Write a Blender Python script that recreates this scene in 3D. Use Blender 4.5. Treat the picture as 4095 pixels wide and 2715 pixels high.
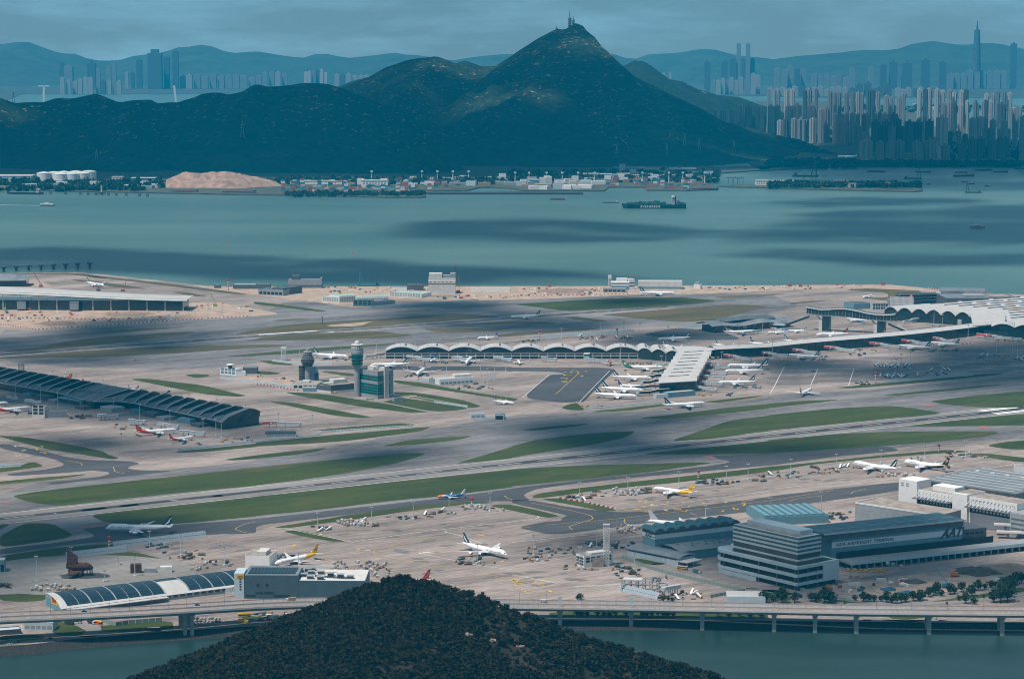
import bpy, math, random
import numpy as np
from mathutils import Vector, Matrix
for o in list(bpy.data.objects):
 bpy.data.objects.remove(o)
S = bpy.context.scene
COL = S.collection
R = math.radians
# ---------------------------------------------------------------- camera
CAM_H = 550.0
PITCH = math.atan(1245.5 / 10237.5)
cam_d = bpy.data.cameras.new('camera')
cam_d.lens = 90.0
cam_d.sensor_width = 36.0
cam_d.clip_start = 5.0
cam_d.clip_end = 120000.0
cam = bpy.data.objects.new('camera', cam_d)
COL.objects.link(cam)
cam.location = (0, 0, CAM_H)
cam.rotation_euler = (R(90) - PITCH, 0, 0)
S.camera = cam
# ---------------------------------------------------------------- sky, sun, exposure
SUN_EL, SUN_AZ = 66.0, 232.0          # azimuth clockwise from the view direction (+Y)
world = bpy.data.worlds.new('World')
S.world = world
world.use_nodes = True
wn, wl = world.node_tree.nodes, world.node_tree.links
wn.clear()
sky = wn.new('ShaderNodeTexSky')
sky.sky_type = 'NISHITA'
sky.sun_disc = False
sky.sun_elevation = R(SUN_EL)
sky.sun_rotation = R(SUN_AZ)
sky.altitude = 0
sky.air_density = 1.35
sky.dust_density = 0.7
sky.ozone_density = 2.6
tc = wn.new('ShaderNodeTexCoord')
sx = wn.new('ShaderNodeSeparateXYZ')
mx = wn.new('ShaderNodeMath'); mx.operation = 'MAXIMUM'; mx.inputs[1].default_value = 0.02
cx = wn.new('ShaderNodeCombineXYZ')
wl.new(tc.outputs['Generated'], sx.inputs[0])
wl.new(sx.outputs[0], cx.inputs[0]); wl.new(sx.outputs[1], cx.inputs[1])
wl.new(sx.outputs[2], mx.inputs[0]); wl.new(mx.outputs[0], cx.inputs[2])
wl.new(cx.outputs[0], sky.inputs[0])
mp = wn.new('ShaderNodeMapping'); mp.inputs['Scale'].default_value = (8, 8, 42)
wl.new(tc.outputs['Generated'], mp.inputs[0])
nz = wn.new('ShaderNodeTexNoise'); nz.inputs['Scale'].default_value = 1.6
nz.inputs['Detail'].default_value = 7; nz.inputs['Roughness'].default_value = 0.6
wl.new(mp.outputs[0], nz.inputs[0])
cr = wn.new('ShaderNodeValToRGB')
cr.color_ramp.elements[0].position = 0.44; cr.color_ramp.elements[0].color = (0.11, 0.11, 0.11, 1)
cr.color_ramp.elements[1].position = 0.66; cr.color_ramp.elements[1].color = (0.5, 0.5, 0.5, 1)
wl.new(nz.outputs[0], cr.inputs[0])
mixc = wn.new('ShaderNodeMix'); mixc.data_type = 'RGBA'
mixc.inputs[7].default_value = (10.5, 15.5, 18.5, 1)
wl.new(cr.outputs[0], mixc.inputs[0]); wl.new(sky.outputs[0], mixc.inputs[6])
bg = wn.new('ShaderNodeBackground'); bg.inputs['Strength'].default_value = 0.05
wl.new(mixc.outputs[2], bg.inputs['Color'])
wo = wn.new('ShaderNodeOutputWorld'); wl.new(bg.outputs[0], wo.inputs['Surface'])
SUN_DIR = Vector((math.sin(R(SUN_AZ)) * math.cos(R(SUN_EL)), math.cos(R(SUN_AZ)) * math.cos(R(SUN_EL)), math.sin(R(SUN_EL))))
sun_d = bpy.data.lights.new('sun', 'SUN')
sun_d.energy = 5.0
sun_d.angle = R(4.5)
sun_d.color = (1.0, 0.91, 0.82)
sun = bpy.data.objects.new('sun', sun_d)
COL.objects.link(sun)
sun.rotation_euler = SUN_DIR.to_track_quat('Z', 'Y').to_euler()
vs = S.view_settings
vs.view_transform = 'Standard'; vs.look = 'None'; vs.gamma = 1.0; vs.exposure = 0.0
vs.use_curve_mapping = False
cy = S.cycles
cy.use_denoising = True
cy.max_bounces = 5; cy.diffuse_bounces = 2; cy.glossy_bounces = 3; cy.transmission_bounces = 2
cy.transparent_max_bounces = 10; cy.volume_bounces = 1
cy.sample_clamp_indirect = 6.0
cy.use_adaptive_sampling = True; cy.adaptive_threshold = 0.005; cy.filter_width = 1.05
# ---------------------------------------------------------------- pixel helpers (a pixel gives a direction, the ground gives the distance)
FPX, CXP, CYP = 10237.5, 2047.5, 1357.5
ROWS = {'A': 0, 'B': 600, 'C': 1200, 'D': 1700, 'E': 2200}
COLS = {'1': 0, '2': 1024, '3': 2048, '4': 3072}
def c(tag, x, y):
 if tag == 'F':
  return (x * 1.7315, y * 1.7315)
 if tag == 'P':
  return (x, y)
 k = 0.43298 if tag[0] == 'E' else 0.43371
 return (COLS[tag[1]] + x * k, ROWS[tag[0]] + y * k)
def pts(spec):
 """'D1 0,10 20,30 | D2 5,5' -> list of photo pixels"""
 out = []
 for chunk in spec.split('|'):
  w = chunk.split()
  for q in w[1:]:
   a, b = q.split(',')
   out.append(c(w[0], float(a), float(b)))
 return out
def ray(p):
 dx = (p[0] - CXP) / FPX; dy = (CYP - p[1]) / FPX
 cp, sp = math.cos(PITCH), math.sin(PITCH)
 return Vector((dx, cp + dy * sp, -sp + dy * cp))
def G(p, z=0.0):
 d = ray(p); t = (z - CAM_H) / d.z
 return Vector((d.x * t, d.y * t, z))
def AT(p, Y):
 d = ray(p); t = Y / d.y
 return Vector((d.x * t, Y, CAM_H + d.z * t))
def g(spec, z=0.0):
 return G(pts(spec)[0], z)
def gl(spec, z=0.0):
 return [G(p, z) for p in pts(spec)]
def zat(P, ypix):
 """height of the point straight above ground point P that is seen in photo row ypix"""
 d = ray((CXP, ypix))
 return CAM_H + d.z / d.y * P.y
def rowy(tag, y):
 return c(tag, 0, y)[1]
# ---------------------------------------------------------------- materials
MATS = {}
def M(name, col=None, rough=0.7, metal=0.0, spec=0.4, var=0.0, scale=0.2, stretch=None, bump=0.0, rotz=0.0, col2=None, detail=5, lo=0.35, hi=0.65, coords='Object'):
 if name in MATS:
  return MATS[name]
 m = bpy.data.materials.new(name); MATS[name] = m
 m.use_nodes = True
 nt = m.node_tree; n, l = nt.nodes, nt.links
 b = n['Principled BSDF']
 b.inputs['Base Color'].default_value = (*col, 1)
 b.inputs['Roughness'].default_value = rough
 b.inputs['Metallic'].default_value = metal
 b.inputs['Specular IOR Level'].default_value = spec
 m.diffuse_color = (*col, 1)
 if var > 0 or col2 is not None:
  t = n.new('ShaderNodeTexCoord'); mp = n.new('ShaderNodeMapping')
  l.new(t.outputs[coords], mp.inputs[0])
  if stretch: mp.inputs['Scale'].default_value = stretch
  mp.inputs['Rotation'].default_value = (0, 0, rotz)
  nz = n.new('ShaderNodeTexNoise'); nz.inputs['Scale'].default_value = scale
  nz.inputs['Detail'].default_value = detail; nz.inputs['Roughness'].default_value = 0.62
  l.new(mp.outputs[0], nz.inputs[0])
  r = n.new('ShaderNodeValToRGB')
  c2 = col2 if col2 is not None else tuple(min(1, x * (1 + var)) for x in col)
  c1 = col if col2 is not None else tuple(x * (1 - var) for x in col)
  r.color_ramp.elements[0].position = lo; r.color_ramp.elements[0].color = (*c1, 1)
  r.color_ramp.elements[1].position = hi; r.color_ramp.elements[1].color = (*c2, 1)
  l.new(nz.outputs[0], r.inputs[0]); l.new(r.outputs[0], b.inputs['Base Color'])
  if bump > 0:
   bp = n.new('ShaderNodeBump'); bp.inputs['Strength'].default_value = bump
   bp.inputs['Distance'].default_value = 1.0
   l.new(nz.outputs[0], bp.inputs['Height']); l.new(bp.outputs[0], b.inputs['Normal'])
 return m
# ---------------------------------------------------------------- objects
def tag(o, label=None, cat=None, group=None, kind=None):
 if label: o['label'] = label
 if cat: o['category'] = cat
 if group: o['group'] = group
 if kind: o['kind'] = kind
 return o
def empty(name, loc=(0, 0, 0), rz=0.0, label=None, cat=None, group=None):
 o = bpy.data.objects.new(name, None); COL.objects.link(o)
 o.location = loc; o.rotation_euler = (0, 0, rz); o.empty_display_size = 1
 return tag(o, label, cat, group)
def link(name, me, parent=None, loc=None, rz=None):
 o = bpy.data.objects.new(name, me); COL.objects.link(o)
 if parent: o.parent = parent
 if loc is not None: o.location = loc
 if rz is not None: o.rotation_euler = (0, 0, rz)
 return o
class MB:
 def __init__(s):
  s.v, s.f, s.m, s.mats = [], [], [], []
  s.cur = 0
 def mat(s, m):
  if m not in s.mats: s.mats.append(m)
  s.cur = s.mats.index(m); return s
 def add(s, vs, fs):
  k = len(s.v)
  s.v += [tuple(x) for x in vs]
  for f in fs:
   s.f.append(tuple(i + k for i in f)); s.m.append(s.cur)
  return s
 def box(s, x0, y0, z0, x1, y1, z1):
  return s.add([(x0, y0, z0), (x1, y0, z0), (x1, y1, z0), (x0, y1, z0), (x0, y0, z1), (x1, y0, z1), (x1, y1, z1), (x0, y1, z1)],
                     [(0, 3, 2, 1), (4, 5, 6, 7), (0, 1, 5, 4), (1, 2, 6, 5), (2, 3, 7, 6), (3, 0, 4, 7)])
 def prism(s, poly, z0, z1):
  n = len(poly)
  ar = sum(poly[i][0] * poly[(i + 1) % n][1] - poly[(i + 1) % n][0] * poly[i][1] for i in range(n))
  if ar < 0: poly = poly[::-1]
  vs = [(p[0], p[1], z0) for p in poly] + [(p[0], p[1], z1) for p in poly]
  fs = [tuple(range(n))[::-1], tuple(range(n, 2 * n))] + [(i, (i + 1) % n, n + (i + 1) % n, n + i) for i in range(n)]
  return s.add(vs, fs)
 def bar(s, a, b, w, h=None):
  """square bar from a to b"""
  a, b = Vector(a), Vector(b); h = h or w
  d = (b - a)
  if d.length < 1e-6: return s
  d.normalize()
  up = Vector((0, 0, 1)) if abs(d.z) < 0.95 else Vector((1, 0, 0))
  r = d.cross(up).normalized(); u = r.cross(d).normalized()
  vs = []
  for q in (a, b):
   for i, j in ((-1, -1), (1, -1), (1, 1), (-1, 1)):
    vs.append(q + r * (i * w / 2) + u * (j * h / 2))
  return s.add(vs, [(0, 1, 2, 3), (7, 6, 5, 4), (0, 4, 5, 1), (1, 5, 6, 2), (2, 6, 7, 3), (3, 7, 4, 0)])
 def rings(s, rings, cap=True):
  """rings: list of equal-length vertex loops"""
  n = len(rings[0]); k = len(rings)
  vs = [p for r in rings for p in r]
  fs = []
  for a in range(k - 1):
   for i in range(n):
    j = (i + 1) % n
    fs.append((a * n + i, a * n + j, (a + 1) * n + j, (a + 1) * n + i))
  if cap:
   fs.append(tuple(range(n))[::-1]); fs.append(tuple(range((k - 1) * n, k * n)))
  return s.add(vs, fs)
 def lathe(s, prof, cx=0, cy=0, n=16, cap=True):
  return s.rings([[(cx + r * math.cos(2 * math.pi * i / n), cy + r * math.sin(2 * math.pi * i / n), z) for i in range(n)] for r, z in prof], cap)
 def tube(s, a, b, r0, r1=None, n=8):
  a, b = Vector(a), Vector(b); r1 = r0 if r1 is None else r1
  d = (b - a).normalized()
  up = Vector((0, 0, 1)) if abs(d.z) < 0.9 else Vector((1, 0, 0))
  r = d.cross(up).normalized(); u = d.cross(r).normalized()
  return s.rings([[q + (r * math.cos(2 * math.pi * i / n) + u * math.sin(2 * math.pi * i / n)) * rr for i in range(n)] for q, rr in ((a, r0), (b, r1))])
 def grid(s, P):
  """P[i][j] points -> quads"""
  a, b = len(P), len(P[0])
  return s.add([p for row in P for p in row], [(i * b + j, i * b + j + 1, (i + 1) * b + j + 1, (i + 1) * b + j) for i in range(a - 1) for j in range(b - 1)])
 def mesh(s, name, smooth=False):
  me = bpy.data.meshes.new(name)
  me.from_pydata(s.v, [], s.f)
  for m in s.mats: me.materials.append(m)
  if len(s.mats) > 1: me.polygons.foreach_set('material_index', s.m)
  if smooth: me.polygons.foreach_set('use_smooth', [True] * len(s.f))
  me.update()
  return me
 def build(s, name, mat=None, parent=None, smooth=False, loc=None, rz=None):
  if mat is not None: s.mats = [mat]; s.m = [0] * len(s.f)
  return link(name, s.mesh(name, smooth), parent, loc, rz)
def box_mesh(name, sx, sy, sz, mat):
 return MB().mat(mat).box(-sx / 2, -sy / 2, 0, sx / 2, sy / 2, sz).mesh(name)
RNG = random.Random(7)
def text_mesh(s, size=1.0, mat=None, shear=0.0, bold=0.0, spacing=1.0):
 cu = bpy.data.curves.new('lettering', 'FONT')
 cu.body = s; cu.size = size; cu.shear = shear; cu.offset = bold; cu.space_character = spacing
 cu.align_x = 'CENTER'; cu.align_y = 'CENTER'; cu.resolution_u = 2
 ob = bpy.data.objects.new('lettering', cu)
 COL.objects.link(ob)
 bpy.context.view_layer.update()
 me = bpy.data.meshes.new_from_object(ob.evaluated_get(bpy.context.evaluated_depsgraph_get()))
 bpy.data.objects.remove(ob); bpy.data.curves.remove(cu)
 me.materials.clear()
 if mat: me.materials.append(mat)
 return me
def _hash(ix, iy, seed):
 h = (ix.astype(np.int64) * 374761393 + iy.astype(np.int64) * 668265263 + seed * 974711) & 0x7fffffff
 h = (h ^ (h >> 13)) * 1274126177 & 0x7fffffff
 return ((h ^ (h >> 16)) & 0xffff) / 65535.0
def vnoise(x, y, seed=0):
 ix, iy = np.floor(x), np.floor(y); fx, fy = x - ix, y - iy
 fx = fx * fx * (3 - 2 * fx); fy = fy * fy * (3 - 2 * fy)
 a = _hash(ix, iy, seed); b = _hash(ix + 1, iy, seed); cc = _hash(ix, iy + 1, seed); d = _hash(ix + 1, iy + 1, seed)
 return (a * (1 - fx) + b * fx) * (1 - fy) + (cc * (1 - fx) + d * fx) * fy
def fbm(x, y, seed=0, octv=5, ridged=False):
 s = np.zeros_like(x); a = 0.5
 for k in range(octv):
  v = vnoise(x, y, seed + k * 17)
  if ridged: v = 1 - np.abs(2 * v - 1)
  s += a * v; a *= 0.5; x = x * 2.03 + 13.1; y = y * 2.03 + 7.7
 return s
def np_mesh(name, V, F, mat, smooth=True):
 me = bpy.data.meshes.new(name)
 V = np.asarray(V, dtype=np.float32); F = np.asarray(F, dtype=np.int32)
 k = F.shape[1]
 me.vertices.add(len(V)); me.vertices.foreach_set('co', V.ravel())
 me.loops.add(F.size); me.loops.foreach_set('vertex_index', F.ravel())
 me.polygons.add(len(F)); me.polygons.foreach_set('loop_start', np.arange(0, F.size, k, dtype=np.int32))
 me.polygons.foreach_set('loop_total', np.full(len(F), k, dtype=np.int32))
 me.polygons.foreach_set('use_smooth', np.full(len(F), smooth))
 me.materials.append(mat); me.update(calc_edges=True); me.validate()
 return me
def grid_faces(a, b):
 i, j = np.meshgrid(np.arange(a - 1), np.arange(b - 1), indexing='ij')
 k = (i * b + j).ravel()
 return np.stack([k, k + 1, k + b + 1, k + b], 1)
def seg_dist(X, Y, a, b, xs=1.0):
 dx, dy = b.x - a.x, b.y - a.y
 t = np.clip(((X - a.x) * dx + (Y - a.y) * dy) / (dx * dx + dy * dy + 1e-9), 0, 1)
 return np.hypot((X - (a.x + t * dx)) * xs, Y - (a.y + t * dy)), a.z + t * (b.z - a.z)
# ================================================================ THE SETTING
RW = [G(pts('D1 0,820')[0]), G(pts('C4 2359,970')[0]), G(pts('D1 0,908')[0]), G(pts('C4 2359,1030')[0])]
RDIR = ((RW[1] - RW[0]) + (RW[3] - RW[2])); RDIR.z = 0; RDIR.normalize()
RPERP = Vector((-RDIR.y, RDIR.x, 0))
RROT = math.atan2(RDIR.y, RDIR.x)
def ground_mat(name, col, var=0.12, s1=0.012, s2=0.15, streak=True, grid=0.0, rough=0.85, col2=None, patch=None):
 if name in MATS: return MATS[name]
 m = bpy.data.materials.new(name); MATS[name] = m; m.use_nodes = True
 n, l = m.node_tree.nodes, m.node_tree.links
 b = n['Principled BSDF']; b.inputs['Roughness'].default_value = rough; b.inputs['Specular IOR Level'].default_value = 0.25
 t = n.new('ShaderNodeTexCoord')
 mp = n.new('ShaderNodeMapping'); mp.vector_type = 'TEXTURE'; mp.inputs['Rotation'].default_value = (0, 0, RROT)
 mp.inputs['Scale'].default_value = (5.0, 1, 1) if streak else (1, 1, 1)
 l.new(t.outputs['Object'], mp.inputs[0])
 a = n.new('ShaderNodeTexNoise'); a.inputs['Scale'].default_value = s1; a.inputs['Detail'].default_value = 6; a.inputs['Roughness'].default_value = 0.6
 l.new(mp.outputs[0], a.inputs[0])
 a2 = n.new('ShaderNodeTexNoise'); a2.inputs['Scale'].default_value = s2; a2.inputs['Detail'].default_value = 5; a2.inputs['Roughness'].default_value = 0.7
 l.new(mp.outputs[0], a2.inputs[0])
 ad = n.new('ShaderNodeMath'); ad.operation = 'ADD'; l.new(a.outputs[0], ad.inputs[0])
 mu = n.new('ShaderNodeMath'); mu.operation = 'MULTIPLY'; mu.inputs[1].default_value = 0.8
 l.new(a2.outputs[0], mu.inputs[0]); l.new(mu.outputs[0], ad.inputs[1])
 r = n.new('ShaderNodeValToRGB')
 c2 = col2 or tuple(x * (1 + var) for x in col); c1 = col if col2 else tuple(x * (1 - var) for x in col)
 r.color_ramp.elements[0].position = 0.62; r.color_ramp.elements[0].color = (*c1, 1)
 r.color_ramp.elements[1].position = 1.12; r.color_ramp.elements[1].color = (*c2, 1)
 r.color_ramp.elements[1].position = 1.0
 mu2 = n.new('ShaderNodeMath'); mu2.operation = 'MULTIPLY'; mu2.inputs[1].default_value = 0.9
 l.new(ad.outputs[0], mu2.inputs[0]); l.new(mu2.outputs[0], r.inputs[0])
 out = r.outputs[0]
 if patch:
  v = n.new('ShaderNodeTexNoise'); v.inputs['Scale'].default_value = 0.03; v.inputs['Detail'].default_value = 8; v.inputs['Roughness'].default_value = 0.7
  l.new(mp.outputs[0], v.inputs[0])
  pr = n.new('ShaderNodeValToRGB'); pr.color_ramp.elements[0].position = 0.53; pr.color_ramp.elements[1].position = 0.68
  pr.color_ramp.elements[0].color = (0, 0, 0, 1); pr.color_ramp.elements[1].color = (0.7, 0.7, 0.7, 1)
  l.new(v.outputs[0], pr.inputs[0])
  mi = n.new('ShaderNodeMix'); mi.data_type = 'RGBA'; mi.inputs[7].default_value = (*patch, 1)
  l.new(pr.outputs[0], mi.inputs[0]); l.new(out, mi.inputs[6]); out = mi.outputs[2]
 if grid > 0:
  mp2 = n.new('ShaderNodeMapping'); mp2.vector_type = 'TEXTURE'; mp2.inputs['Rotation'].default_value = (0, 0, RROT)
  l.new(t.outputs['Object'], mp2.inputs[0])
  br = n.new('ShaderNodeTexBrick'); br.offset = 0.0; br.inputs['Scale'].default_value = 1.0
  br.inputs['Brick Width'].default_value = grid; br.inputs['Row Height'].default_value = grid
  br.inputs['Mortar Size'].default_value = 0.4; br.inputs['Bias'].default_value = 0.0
  br.inputs['Color1'].default_value = (1, 1, 1, 1); br.inputs['Color2'].default_value = (0.88, 0.88, 0.88, 1); br.inputs['Mortar'].default_value = (0.66, 0.66, 0.66, 1)
  l.new(mp2.outputs[0], br.inputs[0])
  mm = n.new('ShaderNodeMix'); mm.data_type = 'RGBA'; mm.blend_type = 'MULTIPLY'; mm.inputs[0].default_value = 0.8
  l.new(out, mm.inputs[6]); l.new(br.outputs[0], mm.inputs[7]); out = mm.outputs[2]
 l.new(out, b.inputs['Base Color'])
 return m
CONC = ground_mat('concrete_apron', (0.272, 0.225, 0.203), 0.5, grid=7.5, patch=(0.105, 0.092, 0.087))
TAXI = ground_mat('taxiway_concrete', (0.158, 0.150, 0.151), 0.55)
ASPH = ground_mat('dark_asphalt', (0.062, 0.064, 0.070), 0.38)
RUNM = ground_mat('runway_asphalt', (0.205, 0.187, 0.178), 0.3)
RUBB = ground_mat('runway_rubber', (0.045, 0.047, 0.052), 0.3)
SAND = ground_mat('construction_sand', (0.38, 0.285, 0.22), 0.32, s1=0.05, s2=0.4, streak=False, patch=(0.25, 0.20, 0.17))
GRAS = ground_mat('grass_green', (0.020, 0.036, 0.006), s1=0.02, s2=0.25, col2=(0.058, 0.076, 0.014), patch=(0.095, 0.082, 0.030), rough=0.95)
GRBR = ground_mat('grass_dry', (0.055, 0.052, 0.020), s1=0.02, s2=0.25, col2=(0.13, 0.10, 0.05), patch=(0.035, 0.045, 0.015), rough=0.95)
ROAD = ground_mat('road_surface', (0.22, 0.20, 0.19), 0.2)
PATCH = ground_mat('apron_stain', (0.15, 0.135, 0.13), 0.35)
WHITE = M('white_marking', (0.75, 0.75, 0.73), 0.7, var=0.15, scale=0.5)
YELL = M('yellow_marking', (0.62, 0.42, 0.08), 0.7)
REDM = M('red_marking', (0.32, 0.12, 0.10), 0.7)
ROCK = M('seawall_rock', (0.022, 0.022, 0.022), 0.95, var=0.6, scale=0.6, bump=0.6)
def chaikin(P, it=2, k=0.15, closed=True):
 for _ in range(it):
  Q = []
  n = len(P)
  for i in range(n if closed else n - 1):
   a, b = P[i], P[(i + 1) % n]
   if not closed and i == 0: Q.append(a)
   else: Q.append(a.lerp(b, k))
   if not closed and i == n - 2: Q.append(b)
   else: Q.append(a.lerp(b, 1 - k))
  P = Q
 return P
def sheet(name, polys, mat, z, smooth=2, parent=None, kind='structure', label=None, cat=None, mats=None):
 mb = MB()
 for i, P in enumerate(polys):
  if isinstance(P, str): P = gl(P)
  if smooth: P = chaikin(P, smooth)
  ar = sum(P[k].x * P[(k + 1) % len(P)].y - P[(k + 1) % len(P)].x * P[k].y for k in range(len(P)))
  if ar < 0: P = P[::-1]
  mb.mat(mats[i] if mats else mat)
  mb.add([(p.x, p.y, z) for p in P], [tuple(range(len(P)))])
 o = link(name, mb.mesh(name), parent)
 if parent is None: tag(o, label, cat, kind=kind)
 return o
def strip_quads(mb, P, w, z):
 L, Rr = [], []
 for i, p in enumerate(P):
  a = P[max(0, i - 1)]; b = P[min(len(P) - 1, i + 1)]
  d = (b - a); d.z = 0; d.normalize(); nrm = Vector((-d.y, d.x, 0))
  L.append(p + nrm * w / 2); Rr.append(p - nrm * w / 2)
 k = len(mb.v)
 mb.add([(p.x, p.y, z) for q in zip(L, Rr) for p in q], [(2 * i + 1, 2 * i + 3, 2 * i + 2, 2 * i) for i in range(len(P) - 1)])
 return mb
SEA_Z = -6.0
# sea -------------------------------------------------------------
def sea_mat():
 m = bpy.data.materials.new('sea_water'); m.use_nodes = True
 n, l = m.node_tree.nodes, m.node_tree.links
 b = n['Principled BSDF']; b.inputs['Roughness'].default_value = 0.32; b.inputs['IOR'].default_value = 1.33; b.inputs['Specular IOR Level'].default_value = 0.14
 t = n.new('ShaderNodeTexCoord'); mp = n.new('ShaderNodeMapping'); mp.inputs['Scale'].default_value = (0.35, 1, 1); mp.inputs['Rotation'].default_value = (0, 0, 0.15)
 l.new(t.outputs['Object'], mp.inputs[0])
 a = n.new('ShaderNodeTexNoise'); a.inputs['Scale'].default_value = 0.0016; a.inputs['Detail'].default_value = 8; a.inputs['Roughness'].default_value = 0.62
 l.new(mp.outputs[0], a.inputs[0])
 r = n.new('ShaderNodeValToRGB'); r.color_ramp.elements[0].position = 0.35; r.color_ramp.elements[1].position = 0.68
 r.color_ramp.elements[0].color = (0.046, 0.108, 0.104, 1); r.color_ramp.elements[1].color = (0.098, 0.168, 0.152, 1)
 l.new(a.outputs[0], r.inputs[0]); l.new(r.outputs[0], b.inputs['Base Color'])
 w = n.new('ShaderNodeTexNoise'); w.inputs['Scale'].default_value = 0.16; w.inputs['Detail'].default_value = 4
 mp2 = n.new('ShaderNodeMapping'); mp2.inputs['Scale'].default_value = (0.5, 1, 1); mp2.inputs['Rotation'].default_value = (0, 0, 0.5)
 l.new(t.outputs['Object'], mp2.inputs[0]); l.new(mp2.outputs[0], w.inputs[0])
 bp = n.new('ShaderNodeBump'); bp.inputs['Strength'].default_value = 0.35; bp.inputs['Distance'].default_value = 1.2
 l.new(w.outputs[0], bp.inputs['Height']); l.new(bp.outputs[0], b.inputs['Normal'])
 return m
SEA = sea_mat()
sea = MB().add([(-15000, 300, SEA_Z), (15000, 300, SEA_Z), (15000, 31000, SEA_Z), (-15000, 31000, SEA_Z)], [(0, 1, 2, 3)]).build('sea', SEA)
tag(sea, 'teal turbid sea channel around the airport island', 'sea', kind='structure')
CHW = M('shaded_channel_water', (0.009, 0.027, 0.025), 0.3, spec=0.22, col2=(0.017, 0.041, 0.037), scale=0.01, stretch=(.4, 1, 1))  # cloud shade on the near water, put into this darker colour
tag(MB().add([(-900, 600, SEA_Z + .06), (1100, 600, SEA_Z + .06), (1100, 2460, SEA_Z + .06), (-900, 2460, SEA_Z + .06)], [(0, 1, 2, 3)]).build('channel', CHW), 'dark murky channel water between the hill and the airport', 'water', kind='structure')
# airport island ---------------------------------------------------
north = gl('B1 -1500,1150 0,1137 700,1127 1000,1152 1400,1195 1900,1250 2200,1262 | B2 0,1257 1200,1256 2361,1255 | B3 900,1252 2361,1246 | B4 600,1242 1100,1240 1300,1255 1480,1275 1650,1290 2359,1335 3600,1420')
south = gl('E1 -1500,985 0,885 320,862 800,803 1500,748 2365,692 | E2 700,668 2000,645 | E3 480,645 1200,645 2365,648 | E4 1000,655 2365,668 3600,690')
coast = south + north[::-1]
def seawall(name, P, run, label):
 mb = MB(); out = []
 for i, p in enumerate(P):
  a, b = P[max(0, i - 1)], P[min(len(P) - 1, i + 1)]
  d = (b - a).normalized(); nr = Vector((d.y, -d.x, 0)) * run
  out.append(p + nr)
 mb.grid([[(p.x, p.y, -0.01) for p in P], [(p.x, p.y, SEA_Z - 2) for p in out]])
 o = mb.build(name, ROCK); tag(o, label, 'seawall', kind='structure'); return o
airf = sheet('airfield', [coast], CONC, 0.0, smooth=0, label='flat concrete airfield platform of the airport island', cat='airfield')
seawall('seawall_south', south, 20, 'dark rock seawall along the near channel')
seawall('seawall_north', north, -16, 'pale rock seawall along the far sea edge of the airport')
sheet('taxiway_surface', ['C1 0,270 340,285 1300,215 2361,150 | C2 300,0 1050,75 2050,-10 | C3 900,-50 2361,-60 | C4 300,60 0,110 | C3 2361,200 1400,240 400,300 | C2 1700,400 300,540 -300,620 | C1 1500,640 700,620 0,560',
                          'D1 0,560 2361,330 | D2 0,300 1400,80 | C3 0,1060 600,1040 1500,1015 2361,905 | C4 0,880 700,840 2359,700 3000,650 3000,1300 2359,1280 1900,1290 1000,1380 0,1440 | D3 1800,360 0,590 | D2 0,870 | D1 1900,960 700,1000 0,1140'],
      TAXI, 0.02, smooth=1, label='grey taxiway pavement between the grass islands', cat='taxiway')
def runway(name, cen, half, s0, s1, label, dash_from):
 """cen: a ground point on the centre line; s0, s1 along RDIR"""
 o = link(name, MB().mat(RUNM).add([tuple(cen + RDIR * s + RPERP * t + Vector((0, 0, 0.04))) for s, t in ((s0, -half), (s1, -half), (s1, half), (s0, half))], [(0, 1, 2, 3)]).mesh(name))
 tag(o, label, 'runway', kind='structure')
 def q(nm, a, b, t0, t1, z, mat):
  mb = MB().mat(mat).add([tuple(cen + RDIR * s + RPERP * t + Vector((0, 0, z))) for s, t in ((a, t0), (b, t0), (b, t1), (a, t1))], [(0, 1, 2, 3)])
  return link(nm, mb.mesh(nm), o)
 for sgn in (-1, 1):
  q('edge_line', s0, s1, sgn * (half - 1.6) - 0.5, sgn * (half - 1.6) + 0.5, 0.07, WHITE)
 s = dash_from
 while s < s1:
  q('centre_dash', s, s + 36, -0.55, 0.55, 0.10, WHITE); s += 60
 return o, q
RC = (RW[0] + RW[1] + RW[2] + RW[3]) / 4; RC.z = 0
def along(P): return (P - RC).dot(RDIR)
rw1, q1 = runway('runway', RC, 31, -1500, 1900, 'near runway with white dashes and dark rubber along its middle', -1380)
q1('rubber_band', -1500, 1900, -6.5, 6.5, 0.07, ASPH)
q1('rubber_band', along(g('D2 2361,340')), 1900, -9.5, 8.5, 0.085, RUBB)
for sp in ('C4 2030,1010', 'C4 2359,975'):
 s = along(g(sp))
 for t in (-21, -14, 10, 17):
  q1('touchdown_bar', s - 20, s + 75, t, t + 5, 0.1, WHITE)
for sp, w in (('D1 750,785', 30), ('D1 1000,750', 35), ('D1 1330,718', 32), ('D1 1880,657', 22), ('D1 2250,612', 45)):
 s = along(g(sp)); q1('tarmac_patch', s - w, s + w, -8, 3, 0.105, RUBB)
cen2 = (g('C1 0,495') + g('C1 2361,342') + g('C2 1180,250')) / 3; cen2.z = 0
k2 = (cen2 - RC).dot(RDIR)
rw2, q2 = runway('runway', cen2, 31, -1700 - k2, 1150 - k2, 'far runway crossing the middle of the airfield with a dark rubber band', -1600 - k2)
q2('rubber_band', -1700 - k2, 1150 - k2, -9, 8, 0.085, RUBB)
for sp in ('C2 350,312', 'C2 480,322'):
 s = (g(sp) - cen2).dot(RDIR); q2('touchdown_bar', s - 60, s + 60, -24 if '322' in sp else 14, -15 if '322' in sp else 22, 0.1, WHITE)
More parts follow.
